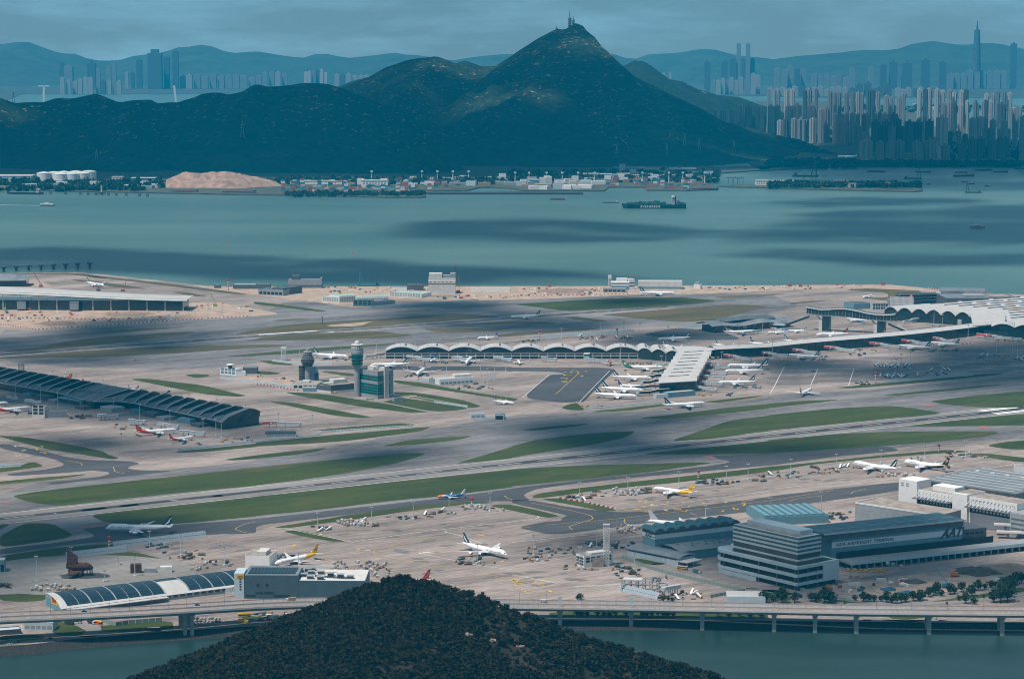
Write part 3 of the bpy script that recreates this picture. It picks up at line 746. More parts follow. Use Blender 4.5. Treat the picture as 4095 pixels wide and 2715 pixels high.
def ico():
 global ICO
 if ICO is None:
  import bmesh
  bm = bmesh.new(); bmesh.ops.create_icosphere(bm, subdivisions=2, radius=1)
  ICO = (np.array([v.co[:] for v in bm.verts]), np.array([[v.index for v in f.verts] for f in bm.faces])); bm.free()
 return ICO
def cloud(spec, rad, alt, label, z=0.0, fill=1.0):
 P = gl(spec, z); rng = random.Random(len(spec) * 7 + int(rad))
 off = SUN_DIR * ((alt - z) / SUN_DIR.z)
 x0, x1 = min(p.x for p in P), max(p.x for p in P); y0, y1 = min(p.y for p in P), max(p.y for p in P)
 V, F = [], []; iv, jf = ico(); base = 0
 area = 0.5 * abs(sum(P[i].x * P[(i + 1) % len(P)].y - P[(i + 1) % len(P)].x * P[i].y for i in range(len(P))))
 want = int(fill * 2.6 * area / (rad * rad)) + 3; k = 0; tries = 0
 while k < want and tries < want * 40:
  tries += 1
  x, y = rng.uniform(x0, x1), rng.uniform(y0, y1)
  if not inside(x, y, P): continue
  r = rad * rng.uniform(0.45, 1.0)
  dm = min(math.hypot(x - (p.x + (q.x - p.x) * s), y - (p.y + (q.y - p.y) * s)) for p, q in zip(P, P[1:] + P[:1]) for s in (0, .25, .5, .75))
  r = min(r, max(dm * 0.9, rad * 0.22))
  v = iv * np.array([r * rng.uniform(1.0, 1.6), r, r * 0.45]) 
  V.append(v + np.array([x + off.x, y + off.y, alt + rng.uniform(-0.2, 0.2) * rad + r * 0.3])); F.append(jf + base); base += len(iv); k += 1
 o = link('cloud', np_mesh('cloud', np.concatenate(V), np.concatenate(F), CLOUD_THIN if z < 0 and 'beside' not in label else CLOUD))
 tag(o, label, 'cloud', 'clouds overhead', kind='stuff')
for sp, rad, alt, lb, z in (
 ('F 1470,1215 1600,1190 1760,1195 1960,1190 2100,1200 2230,1240 2500,1260 2500,1345 2200,1345 1950,1370 1660,1345 1560,1290', 55, 1250, 'cloud over the near cargo terminals', 15),
 ('F -100,1200 180,1190 330,1180 430,1205 450,1240 330,1260 220,1290 170,1330 60,1350 -100,1440', 55, 1250, 'cloud over the taxiing freighter', 0),
 ('F 1120,985 1230,965 1400,955 1650,960 1640,975 1500,1000 1560,1020 1780,1025 2000,1010 1900,1045 1640,1060 1440,1075 1330,1070 1250,1040 1180,1005', 50, 1300, 'broad cloud over the runway crossing', 0),
 ('F 1960,860 2150,800 2500,780 2500,905 2150,905 2080,880 1950,885', 70, 1300, 'cloud over the right hand parking stands', 0),
 ('F 20,1000 300,1010 520,1035 380,1060 150,1045', 45, 1250, 'thin cloud over the left taxiway', 0),
 ('F 1700,830 1900,820 1980,850 1780,870', 40, 1250, 'thin cloud over the marked stands', 0),
 ('F 700,1050 1000,1020 1100,1035 800,1075', 35, 1250, 'thin cloud over the near runway', 0),
 ('F 1250,1240 1480,1220 1500,1290 1330,1300', 45, 1250, 'thin cloud over the maintenance office', 0),
 ('F -100,858 250,880 440,930 590,965 700,985 640,1010 500,985 300,950 160,950 -100,905', 55, 1250, 'cloud over the scalloped concourse', 15),
 ('F -100,790 250,765 430,760 560,775 470,800 330,830 160,850 -100,835', 60, 1300, 'cloud over the far runway end', 0),
 ('F 160,738 330,730 440,730 420,748 250,770 120,765', 45, 1300, 'small cloud over the taxiway bend', 0),
 ('F 800,700 1000,690 1160,700 1300,735 1460,740 1340,775 1150,775 960,755', 70, 1300, 'cloud over the middle of the far runway', 0),
 ('F 1380,775 1520,760 1640,768 1560,800 1400,800', 50, 1300, 'small cloud over the apron behind the vaulted concourse', 0),
 ('F 1380,690 1560,690 1620,702 1350,712', 60, 1350, 'cloud over the far grass triangle', 0),
 ('F -300,575 150,570 430,585 560,588 800,592 960,610 1280,625 1560,645 1200,655 900,660 500,645 250,628 -300,612', 120, 1500, 'broad cloud over the sea beside the airport', -6),
 ('F 850,528 1000,510 1250,502 1500,520 1720,535 1500,560 1250,565 900,548', 120, 1500, 'cloud over the middle of the channel', -6),
 ('F 1670,545 1900,490 2500,470 2500,560 2200,572 1950,560 1700,570', 140, 1500, 'cloud over the right of the channel', -6),
 ('F 1640,590 1820,572 2150,590 2500,580 2500,612 2000,618 1760,600', 110, 1500, 'long cloud over the right hand water', -6),
 ('F 1720,400 1800,385 2500,380 2500,440 2150,445 1850,425', 160, 1500, 'cloud over the bay of anchored barges', -6),
 ('F 1750,470 1950,455 2300,458 2250,470 1850,480', 110, 1500, 'thin cloud over the bay mouth', -6)):
 cloud(sp, rad, alt, lb, z, 0.55 if 'cargo terminals' in lb else .45 if 'far runway' in lb else 1.0)
for x, y, w, h, lb in ((-1700, 10500, 2400, 1000, 'cloud over the low rocky ridge'), (450, 11450, 2500, 1900, 'cloud over the steep summit'), (2300, 11500, 900, 700, 'cloud over the waterfront towers')):
 P0 = Vector((x, y, 100)); rng = random.Random(int(x))
 V, F = [], []; iv, jf = ico()
 off = SUN_DIR * (1500 / SUN_DIR.z)
 for k in range(190):
  a = rng.uniform(0, 6.28); rr = math.sqrt(rng.random()); r = rng.uniform(120, 260)
  V.append(iv * np.array([r * 1.4, r, r * 0.45]) + np.array([x + w * rr * math.cos(a) + off.x, y + h * rr * math.sin(a) + off.y, 1600 + rng.uniform(-40, 60)])); F.append(jf + k * len(iv))
 tag(link('cloud', np_mesh('cloud', np.concatenate(V), np.concatenate(F), CLOUD)), lb, 'cloud', 'clouds overhead', kind='stuff')
# ================================================================ AIRCRAFT
WHT = M('aircraft_white', (0.78, 0.79, 0.80), 0.35, spec=0.5)
GLS = M('cockpit_glass', (0.015, 0.02, 0.025), 0.15)
MTL = M('bare_metal', (0.42, 0.43, 0.45), 0.4, 0.6)
TYRE = M('tyre_rubber', (0.02, 0.02, 0.02), 0.9)
WINGM = M('wing_grey', (0.55, 0.57, 0.60), 0.4)
GREENT = M('dark_teal_paint', (0.006, 0.052, 0.058), 0.35)
REDP = M('red_paint', (0.45, 0.018, 0.012), 0.35)
GOLDP = M('gold_paint', (0.62, 0.36, 0.05), 0.35)
YELP = M('yellow_paint', (0.72, 0.42, 0.015), 0.35)
NAVY = M('navy_paint', (0.008, 0.02, 0.085), 0.35)
BLUEP = M('blue_paint', (0.012, 0.13, 0.42), 0.35)
SKYB = M('sky_blue_paint', (0.06, 0.30, 0.55), 0.35)
EVAG = M('green_paint', (0.008, 0.16, 0.065), 0.35)
BRWN = M('brown_paint', (0.022, 0.013, 0.011), 0.4)
ORNG = M('orange_paint', (0.72, 0.17, 0.015), 0.4)
GREYP = M('light_grey_paint', (0.5, 0.5, 0.52), 0.4)
INKR = M('red_lettering', (0.35, 0.012, 0.012), 0.5)
INKT = M('teal_lettering', (0.01, 0.05, 0.055), 0.5)
SHAPES = {  # length, span, radius, axle height, engines, engine radius, fin height, hump
 'jumbo': (75.5, 67.5, 3.35, 5.9, 4, 1.55, 11.2, 1.30), 'wide': (64.5, 61.0, 2.9, 5.3, 2, 1.65, 9.6, 1.0),
 'long': (73.5, 64.0, 3.1, 5.6, 2, 1.95, 10.2, 1.0), 'slim': (38.0, 35.0, 2.0, 3.7, 2, 1.05, 6.3, 1.0)}
PROF = [(0, .03, -.28), (.008, .24, -.26), (.02, .42, -.20), (.04, .62, -.12), (.065, .80, -.06), (.1, .95, -.01), (.14, 1, 0), (.22, 1, 0), (.33, 1, 0), (.42, 1, 0), (.52, 1, 0), (.60, 1, 0), (.68, .98, .02), (.76, .88, .10), (.83, .72, .24), (.89, .55, .38), (.95, .34, .54), (1.0, .10, .68)]
def bent_text(s, size, mat, r, x, z, zc, side, shear=0.0, bold=0.02, spacing=1.0):
 me = text_mesh(s, size, mat, shear, bold, spacing)
 co = np.empty(len(me.vertices) * 3, np.float32); me.vertices.foreach_get('co', co); co = co.reshape(-1, 3)
 a = (z + co[:, 1]) / r
 out = np.stack([x - side * co[:, 0] * -1 if False else x + (co[:, 0] if side < 0 else -co[:, 0]), side * r * np.cos(a), zc + r * np.sin(a)], 1)
 me.vertices.foreach_set('co', out.astype(np.float32).ravel()); me.update()
 return me
def section(xl, ch, y, z, th, vertical=False):
 P = [(0, 0), (-.25, .5), (-.6, .42), (-1, 0.02), (-.6, -.35), (-.25, -.45)]
 if vertical: return [(xl + a * ch, y + b * th, z) for a, b in P]
 return [(xl + a * ch, y, z + b * th) for a, b in P]
_PL = {}
def plane_parts(kind, liv):
 key = (kind, liv['id'])
 if key in _PL: return _PL[key]
 L, span, r, zc, ne, er, fh, hump = SHAPES[kind]
 X = lambda t: L / 2 - t * L
 parts = []
 NR = 18
 dense = []
 for (a, b) in zip(PROF[:-1], PROF[1:]):
  k = 3 if b[0] - a[0] > 0.05 else 1
  for i in range(k):
   f = i / k; dense.append(tuple(a[j] + (b[j] - a[j]) * f for j in range(3)))
 dense.append(PROF[-1])
 mb = MB(); rings = []
 for t, rf, zo in dense:
  rg = []
  for i in range(NR):
   an = 2 * math.pi * i / NR - math.pi / 2
   y, z = math.cos(an) * r * rf, math.sin(an) * r * rf
   if hump > 1 and z > 0:
    k = max(0.0, min(1, (t - 0.005) / 0.05)) * max(0.0, min(1, (0.36 - t) / 0.07)); z *= 1 + (hump - 1) * k
    y *= 1 - 0.10 * k * (z / (r * 1.3))
   rg.append((X(t), y, zc + z + zo * r))
  rings.append(rg)
 vs = [p for q in rings for p in q]; k0 = 0
 mb.v = vs
 for a in range(len(rings) - 1):
  t = (dense[a][0] + dense[a + 1][0]) / 2
  for i in range(NR):
   j = (i + 1) % NR
   an = (2 * math.pi * (i + .5) / NR - math.pi / 2); h = math.sin(an)
   m = liv['body'](t, h)
   if 0.018 < t < 0.047 and 0.35 < h < 0.85 and hump == 1.0: m = GLS
   if 0.02 < t < 0.05 and 0.55 < h < 0.9 and hump > 1: m = GLS
   mb.mat(m); mb.f.append((a * NR + i, a * NR + j, (a + 1) * NR + j, (a + 1) * NR + i)); mb.m.append(mb.cur)
 mb.mat(liv['body'](1.0, 0)); mb.f.append(tuple(range((len(rings) - 1) * NR, len(rings) * NR))); mb.m.append(mb.cur)
 fus = ('fuselage', mb.mesh('fuselage', True), [])
 parts.append(fus)
 for side in (-1, 1):
  if not liv.get('freighter'):
   w = MB()
   n = int(L * 0.7 / 2.2)
   for i in range(n):
    t = .12 + .72 * i / n
    if t > .70: continue
    x = X(t); y = side * (r * 1.004); w.add([(x, y * .985, zc + r * .12), (x - 1.1, y * .985, zc + r * .12), (x - 1.1, y * .965, zc + r * .25), (x, y * .965, zc + r * .25)], [(0, 1, 2, 3)])
   w.mat(GLS); w.m = [0] * len(w.f); fus[2].append(('window_row', w.mesh('window_row')))
  for txt, size, mat, t, zz, shear, spc in liv.get('titles', []):
   fus[2].append(('lettering', bent_text(txt, size, mat, r * 1.012, X(t), zz * r, zc, side, shear, 0.03 * size / 2, spc)))
 for side in (-1, 1):
  rx = X(.335); y1, y2 = r * 0.8, span / 2
  st = [section(rx, L * .165, side * y1 * .3, zc - r * .55, 1.9), section(rx - (span * .13), L * .105, side * span * .19, zc - r * .35, 1.1),
              section(rx - span * .30, L * .042, side * span * .455, zc + r * .20, .45)]
  if liv.get('tips', True): st.append(section(rx - span * .355, L * .016, side * span * .5, zc + r * (.32 if kind in ('long', 'jumbo') else .95), .2))
  w = MB()
  if liv.get('tipcol'):
   w.mat(WINGM); w.rings(st[:3]); w.mat(liv['tipcol']); w.rings(st[2:])
  else: w.mat(WINGM); w.rings(st)
  parts.append(('wing', w.mesh('wing'), []))
  hs = MB().mat(liv.get('htail', WINGM)).rings([section(X(.885), L * .085, side * r * .2, zc + r * .45, .9), section(X(.955), L * .035, side * span * .155, zc + r * .75, .3)])
  parts.append(('tailplane', hs.mesh('tailplane'), []))
  es = [span * .165] if ne == 2 else [span * .175, span * .315]
  for e in es:
   ex = rx - e * .62 + er * 2.3; ez = zc - r * .62 - er * .35 + (e - span * .16) * .09
   en = MB().mat(liv.get('engine', WHT))
   n = 12
   rg = [[(ex + dx, side * e + rr * math.cos(2 * math.pi * i / n), ez + rr * math.sin(2 * math.pi * i / n)) for i in range(n)] for dx, rr in ((0, er * .86), (-.3, er), (-er * 1.6, er * 1.02), (-er * 2.9, er * .74), (-er * 3.6, er * .35))]
   en.rings(rg, cap=False)
   en.mat(MTL); en.f.append(tuple(len(en.v) - n + i for i in range(n))); en.m.append(en.cur)
   en.mat(WINGM); en.box(ex - er * 4.2, side * e - .25, ez + er * .7, ex - er * .8, side * e + .25, ez + er * 1.5)
   fan = MB().mat(GLS).rings([[(ex - .25 + dx, side * e + rr * math.cos(2 * math.pi * i / n), ez + rr * math.sin(2 * math.pi * i / n)) for i in range(n)] for dx, rr in ((0, er * .84), (-.05, er * .2))])
   parts.append(('engine', en.mesh('engine', True), [('intake', fan.mesh('intake'))]))
  gr = MB().mat(MTL); gx = X(.53)
  gr.tube((gx, side * r * .95, zc - r * .6), (gx, side * r * .95, 0.6), .28)
  gr.mat(TYRE)
  for dx in (-1, 1):
   gr.tube((gx + dx * .95, side * r * .95 - .75, .65), (gx + dx * .95, side * r * .95 + .75, .65), .65, n=10)
  parts.append(('main_gear', gr.mesh('main_gear'), []))
 gr = MB().mat(MTL); gr.tube((X(.09), 0, zc - r * .8), (X(.09), 0, .5), .2); gr.mat(TYRE).tube((X(.09), -.6, .5), (X(.09), .6, .5), .5, n=10)
 parts.append(('nose_gear', gr.mesh('nose_gear'), []))
 zb = zc + r * .75
 F0 = (X(.825), L * .135); F1 = (X(.955), L * .048)
 fin = MB().mat(liv['fin']).rings([section(F0[0] + 2.4, F0[1] + 2.0, 0, zb - r * .35, .7, True), section(F0[0], F0[1], 0, zb + .6, .75, True), section(F1[0], F1[1], 0, zb + fh, .3, True)])
 sub = []
 def finpt(u, v, side):
  xl = F0[0] + (F1[0] - F0[0]) * v; ch = F0[1] + (F1[1] - F0[1]) * v
  return (xl - u * ch, side * (.42 - .24 * v), zb + .6 + (fh - .6) * v)
 for side in (-1, 1):
  for poly, mat in liv.get('mark', []):
   m_ = MB().mat(mat); m_.add([finpt(u, v, side) for u, v in poly], [tuple(range(len(poly))) if side < 0 else tuple(range(len(poly)))[::-1]])
   sub.append(('tail_emblem', m_.mesh('tail_emblem')))
  if liv.get('fintext'):
   s, size, mat, u, v = liv['fintext']
   me = text_mesh(s, size, mat, 0, .05); p = finpt(u, v, side)
   for vv in me.vertices: vv.co = (p[0] + (vv.co.x if side < 0 else -vv.co.x), p[1] * 1.25, p[2] + vv.co.y)
   sub.append(('tail_lettering', me))
 parts.append(('fin', fin.mesh('fin'), sub))
 _PL[key] = parts
 return parts
BRUSH = [(.30, .05), (.52, .10), (.70, .20), (.78, .36), (.70, .60), (.98, .86), (.80, .82), (.55, .62), (.52, .42), (.44, .26)]
SWIRL = [(.18, .18), (.45, .14), (.70, .28), (.74, .52), (.58, .72), (.36, .70), (.34, .56), (.50, .60), (.60, .46), (.52, .30), (.34, .26)]
DISC = [(.5 + .30 * math.cos(i * .524), .42 + .24 * math.sin(i * .524)) for i in range(12)]
SHIELD = [(.28, .72), (.72, .72), (.74, .45), (.5, .24), (.26, .45)]
plain = lambda t, h: WHT
LIV = {
 'pacific': dict(id='pacific', body=plain, fin=GREENT, mark=[(BRUSH, WHT)], titles=[('CATHAY PACIFIC', 1.9, INKT, .20, .42, 0, 1.05)]),
 'pcargo': dict(id='pcargo', body=plain, fin=GREENT, mark=[(BRUSH, WHT)], freighter=True, titles=[('CATHAY PACIFIC CARGO', 2.3, INKT, .24, .35, 0, 1.05)]),
 'cargo': dict(id='cargo', body=plain, fin=GREENT, mark=[(BRUSH, WHT)], freighter=True, titles=[('CATHAY CARGO', 3.1, INKT, .26, .30, 0, 1.05), ('/', 2.6, INKT, .075, -.15, .6, 1)]),
 'hongkong': dict(id='hongkong', body=lambda t, h: YELP if t > .66 + .05 * h else WHT, fin=YELP, tipcol=YELP, freighter=True, titles=[('air Hongkong', 3.2, INKR, .27, .22, 0, 1.1)], fintext=('DHL', 2.2, INKR, .5, .35)),
 'phoenix': dict(id='phoenix', body=lambda t, h: REDP if t > .70 + .10 * h or (t > .36 and h < -.45 + (t - .5) * .9 and t > .5) else (GOLDP if (t > .67 + .10 * h) else WHT), fin=REDP, mark=[(SWIRL, GOLDP)], titles=[('HONGKONG AIRLINES', 1.4, INKR, .22, .35, 0, 1.05)]),
 'blue_orange': dict(id='blue_orange', body=lambda t, h: ORNG if t < .16 + .05 * h else (WHT if t < .20 + .05 * h or .235 + .05 * h < t < .27 + .05 * h else BLUEP), fin=WHT, freighter=True, titles=[('MY INDO AIRLINES', 1.5, WHT, .48, .35, .1, 1.05)], fintext=('///', 1.6, BLUEP, .5, .4), htail=BLUEP),
 'white': dict(id='white', body=lambda t, h: WHT if not .55 < t < .60 else GREYP, fin=GREYP, freighter=True),
 'brown_tail': dict(id='brown_tail', body=lambda t, h: BRWN if h < -.9 + (t - .42) * 3.6 and t > .42 else (GOLDP if h < -.75 + (t - .42) * 3.6 and t > .40 else WHT), fin=BRWN, mark=[(SHIELD, GOLDP)], freighter=True, fintext=('ups', 1.8, BRWN, .5, .40), htail=WINGM, titles=[('Worldwide Services', 1.5, BRWN, .22, .4, 0, 1)]),
 'eva': dict(id='eva', body=lambda t, h: EVAG if t > .74 + .05 * h or (t > .62 and h < -.5) else (NAVY if h < -.78 and t > .3 else WHT), fin=EVAG, mark=[(DISC, WHT)], titles=[('EVA AIR', 2.2, EVAG, .20, .35, 0, 1.1)]),
 'navy_diamond': dict(id='navy_diamond', body=lambda t, h: NAVY if t > .78 + .06 * h else WHT, fin=NAVY, mark=[([(.2, .45), (.5, .7), (.8, .45), (.5, .2)], REDP)], titles=[]),
 'red_tail': dict(id='red_tail', body=lambda t, h: REDP if t > .80 else WHT, fin=REDP, mark=[(BRUSH, WHT)], titles=[('AirAsia', 1.8, INKR, .25, .3, .2, 1)]),
 'red_all': dict(id='red_all', body=lambda t, h: REDP if t > .35 or h > .3 else WHT, fin=REDP, titles=[]),
 'navy_tail': dict(id='navy_tail', body=plain, fin=NAVY, mark=[(SWIRL, WHT)], titles=[]),
 'china_south': dict(id='china_south', body=lambda t, h: BLUEP if -.35 < h < -.1 else WHT, fin=BLUEP, mark=[(DISC, REDP)], titles=[]),
 'xiamen': dict(id='xiamen', body=lambda t, h: SKYB if h < -.3 and t > .35 else WHT, fin=SKYB, titles=[]),
 'tricolour': dict(id='tricolour', body=plain, fin=REDP, mark=[([(0, 0), (.45, .0), (.5, .95), (.0, .5)], NAVY), ([(.3, .35), (.6, .35), (.45, .65)], YELP)], titles=[('Philippines', 1.8, NAVY, .22, .3, 0, 1)]),
 'flag_red': dict(id='flag_red', body=plain, fin=WHT, mark=[(SWIRL, REDP)], titles=[]),
 'blue_fin': dict(id='blue_fin', body=plain, fin=NAVY, fintext=('ANA', 3.0, WHT, .5, .45), titles=[]),
}
def place_plane(nose, tail, kind, liv, label, zoff=0.0, group=None, Y=None, pitch=0.0, length=None):
 L, zc = SHAPES[kind][0], SHAPES[kind][3]
 if Y is None:
  A, B = g(nose, zc), g(tail, zc + SHAPES[kind][2] * .6)
 else:
  A, B = AT(pts(nose)[0], Y), AT(pts(tail)[0], Y * 1.0008)
 d = A - B; d.z = 0
 meas = d.length; k = max(.93, min(1.07, meas / L)) if length is None else length
 mid = (A + B) / 2
 if not 0.8 < meas / L < 1.25: mid = A - d.normalized() * (L * k / 2) if length is None else mid
 o = empty('airliner' if not LIV[liv].get('freighter') else 'cargo_aircraft', (mid.x, mid.y, (mid.z - zc) if Y else zoff), math.atan2(d.y, d.x), label, 'airplane', group)
 o.scale = (k, k, k)
 if Y: o.rotation_euler = (0, -pitch, math.atan2(d.y, d.x))
 for nm, me, sub in plane_parts(kind, LIV[liv]):
  if Y and 'gear' in nm and False: continue
  p = link(nm, me, o)
  for sn, sm in sub: link(sn, sm, p)
 return o
PLANES = [
 ('D1 970,940', 'D1 1595,928', 'jumbo', 'cargo', 'white four-engine freighter with dark green tail taxiing beside the near runway'),
 ('D2 2312,1185', 'D2 1905,1075', 'jumbo', 'cargo', 'white four-engine freighter parked on the open cargo apron behind the wooded hill'),
 ('D2 172,1270', 'D2 578,1170', 'wide', 'hongkong', 'white freighter with yellow tail parked behind the solar roofed warehouse'),
 ('D3 1300,575', 'D3 1590,603', 'wide', 'hongkong', 'yellow tailed freighter with a yellow loader at its nose on the upper cargo apron'),
 ('D2 1160,1490', 'D2 1595,1408', 'wide', 'phoenix', 'aircraft showing only its red and gold tail above the wooded hill'),
 ('D2 1680,655', 'D2 1920,632', 'slim', 'blue_orange', 'small blue jet with orange nose on the dark taxiway'),
 ('D3 1830,935', 'D3 1252,872', 'jumbo', 'white', 'plain white jumbo whose tail rises behind the wavy roofed cargo shed'),
 ('D4 778,345', 'D4 1190,392', 'jumbo', 'pcargo', 'white four-engine freighter parked on the right of the upper cargo apron'),
 ('D4 1248,330', 'D4 1545,358', 'jumbo', 'brown_tail', 'freighter with dark brown tail and gold shield'),
 ('C1 1632,1190', 'C1 1248,1207', 'wide', 'phoenix', 'larger red tailed airliner at the end of the scalloped concourse'),
 ('C1 1788,1262', 'C1 1558,1284', 'slim', 'phoenix', 'small red tailed airliner in front of the scalloped concourse'),
 ('C1 292,985', 'C1 28,1000', 'wide', 'phoenix', 'red tailed airliner at the left edge beside the white gate building'),
 ('C1 58,945', 'C1 -260,960', 'wide', 'china_south', 'white airliner nose poking in at the left edge'),
 ('C1 320,735', 'C1 548,727', 'wide', 'phoenix', 'red and gold tail sticking up behind the scalloped roof'),
 ('C1 530,775', 'C1 775,766', 'slim', 'red_tail', 'bright red tail with white mark behind the scalloped roof'),
 ('C1 1080,828', 'C1 1272,822', 'slim', 'navy_tail', 'smaller navy tail just above the scalloped roof'),
 ('C1 1200,895', 'C1 1515,886', 'wide', 'navy_tail', 'larger navy tail with white rear body behind the scalloped roof'),
 ('C2 850,520', 'C2 528,492', 'wide', 'pacific', 'dark green tailed airliner between the two control towers'),
 ('C2 1050,597', 'C2 1412,582', 'wide', 'pacific', 'dark green tailed airliner passing behind the teal office block'),
 ('C2 1485,682', 'C2 1558,618', 'wide', 'pacific', 'white airliner turning head-on beside the remote apron shed'),
 ('C2 1938,578', 'C2 1988,518', 'wide', 'pacific', 'white airliner nosing in at the second gate of the vaulted concourse'),
 ('C2 1610,560', 'C2 1640,538', 'slim', 'tricolour', 'small jet parked under the first gate of the vaulted concourse'),
 ('C3 72,585', 'C3 52,545', 'slim', 'pacific', 'small white jet parked head-on at the middle of the vaulted concourse'),
 ('C3 898,590', 'C3 912,560', 'slim', 'red_all', 'small red jet parked before the vaulted concourse'),
 ('C3 1375,615', 'C3 1038,607', 'long', 'eva', 'green tailed airliner at the rear left gate of the short pier'),
 ('C3 1290,715', 'C3 925,697', 'wide', 'pacific', 'dark green tailed airliner below the green tailed one left of the short pier'),
 ('C3 1195,795', 'C3 972,778', 'slim', 'navy_diamond', 'small navy tailed jet with red diamond left of the short pier'),
 ('C3 1210,830', 'C3 825,803', 'wide', 'pacific', 'dark green tailed airliner second nearest on the left of the short pier'),
 ('C3 1150,885', 'C3 760,857', 'wide', 'pacific', 'dark green tailed airliner nearest on the left of the short pier'),
 ('C3 1783,945', 'C3 1400,960', 'long', 'pacific', 'long white airliner taxiing in front of the short pier'),
 ('C3 1980,602', 'C3 2365,598', 'wide', 'pacific', 'farthest airliner on the right side of the short pier'),
 ('C3 1955,652', 'C3 2318,640', 'wide', 'pacific', 'middle airliner on the right side of the short pier'),
 ('C3 1895,757', 'C3 2242,742', 'wide', 'pacific', 'nearest airliner on the right side of the short pier'),
 ('C3 1340,358', 'C3 1640,338', 'wide', 'pacific', 'airliner being pushed back behind the vaulted concourse'),
 ('C3 1580,450', 'C3 1430,415', 'wide', 'pacific', 'tail rising behind the vaults near the pier junction'),
 ('C3 2080,440', 'C3 1935,410', 'wide', 'pacific', 'tail rising behind the long roof right of the pier junction'),
 ('C3 2450,420', 'C3 2290,395', 'wide', 'blue_fin', 'blue tail with white letters behind the long roof'),
 ('C4 400,395', 'C4 240,370', 'wide', 'pacific', 'tail rising behind the long roof below the sky bridge stair'),
 ('C4 700,375', 'C4 545,345', 'slim', 'flag_red', 'white tail with red emblem behind the long roof'),
 ('C4 440,315', 'C4 622,303', 'wide', 'tricolour', 'airliner with blue and red tail under the sky bridge'),
 ('C4 190,280', 'C4 345,278', 'slim', 'pacific', 'small white jet below the sky bridge stair'),
 ('C4 5,295', 'C4 165,288', 'slim', 'xiamen', 'light blue tailed jet left of the sky bridge'),
 ('C4 1195,418', 'C4 1500,432', 'wide', 'pacific', 'middle of the three airliners along the long roof'),
 ('C4 1485,390', 'C4 1765,404', 'wide', 'pacific', 'rightmost of the three airliners along the long roof'),
 ('C4 180,502', 'C4 432,512', 'wide', 'pacific', 'leftmost of the three airliners along the long roof'),
 ('C4 398,818', 'C4 305,848', 'wide', 'pacific', 'airliner seen from behind crossing the right hand taxiway'),
 ('B3 1505,1318', 'B3 1172,1308', 'long', 'pacific', 'long white airliner taxiing along the far sea edge'),
 ('C2 2345,152', 'C3 162,138', 'wide', 'pacific', 'white airliner on the far runway turnoff'),
 ('C2 2040,352', 'C2 2228,335', 'slim', 'china_south', 'small jet with bright blue tail behind the vaulted concourse'),
 ('C3 18,945', 'C2 2232,925', 'slim', 'navy_tail', 'small dark tailed jet taxiing left of the apron crossing'),
 ('B1 960,1248', 'B1 797,1218', 'wide', 'pacific', 'airliner taxiing behind the unfinished concourse'),
 ('B4 868,1358', 'B4 972,1335', 'slim', 'flag_red', 'small jet alone on the far right runway end'),
 ('C3 2250,285', 'C3 1960,288', 'wide', 'pacific', 'airliner at the far satellite concourse'),
 ('C4 735,165', 'C4 900,182', 'wide', 'xiamen', 'pale blue airliner seen through the sky bridge'),
]
for a in PLANES: place_plane(*a)
place_plane('A4 637,1447', 'A4 822,1440', 'wide', 'pacific', 'white airliner flying in low above the bay', Y=8300, pitch=0.03)
# ================================================================ BUILDINGS OF THE AIRPORT
CONCW = M('pale_wall', (0.55, 0.54, 0.52), 0.8, var=0.10, scale=0.12)
GREYW = M('grey_wall', (0.26, 0.28, 0.30), 0.75, var=0.12, scale=0.15)
DGREY = M('dark_grey_wall', (0.09, 0.10, 0.115), 0.7, var=0.15, scale=0.15)
BLUEW = M('blue_grey_cladding', (0.13, 0.25, 0.30), 0.6, var=0.08, scale=0.1)
LBLUE = M('pale_blue_cladding', (0.42, 0.51, 0.55), 0.6, var=0.08, scale=0.1)
DGLASS = M('dark_glass', (0.012, 0.028, 0.034), 0.12, spec=0.6, var=0.5, scale=0.08)
TGLASS = M('teal_glass', (0.008, 0.20, 0.17), 0.18, spec=0.5, var=0.15, scale=0.2)
ROOFW = M('metal_roof_white', (0.47, 0.46, 0.45), 0.45, spec=0.4, var=0.10, scale=0.06, stretch=(1, 4, 1))
ROOFG = M('metal_roof_grey', (0.17, 0.19, 0.21), 0.5, var=0.2, scale=0.06)
ROOFD = M('metal_roof_dark', (0.085, 0.105, 0.12), 0.5, var=0.25, scale=0.05)
ROOFM = M('pale_green_roof', (0.30, 0.44, 0.37), 0.6, var=0.08, scale=0.1)
ROOFF = M('flat_roof', (0.28, 0.24, 0.21), 0.9, var=0.3, scale=0.1)
STEEL = M('painted_steel', (0.50, 0.52, 0.53), 0.5)
DSTEEL = M('dark_steel', (0.05, 0.055, 0.06), 0.5)
MARKW = M('white_panel', (0.72, 0.72, 0.71), 0.6, var=0.06, scale=0.3)
SIGNR = M('sign_red', (0.50, 0.015, 0.02), 0.5)
BLACK = M('deep_opening', (0.012, 0.013, 0.015), 0.8)
SOLAR = M('solar_panel', (0.010, 0.028, 0.045), 0.25, spec=0.6)
SILOG = M('silo_green', (0.03, 0.15, 0.11), 0.5)
def bframe(name, A, B, label, cat='building', group=None):
 A = g(A) if isinstance(A, str) else A; B = g(B) if isinstance(B, str) else B
 d = B - A
 o = empty(name, (A.x, A.y, 0), math.atan2(d.y, d.x), label, cat, group)
 return o, math.hypot(d.x, d.y), A
def depth_to(A, B, C):
 A, B, C = g(A), g(B), g(C); d = (B - A).normalized(); return abs((C - B).dot(Vector((-d.y, d.x, 0))))
def htop(A, tagrow, y):
 A = g(A) if isinstance(A, str) else A
 return zat(A, rowy(tagrow, y))
def wbox(parent, name, x0, y0, z0, x1, y1, z1, mat):
 return MB().box(x0, y0, z0, x1, y1, z1).build(name, mat, parent)
_wm = {}
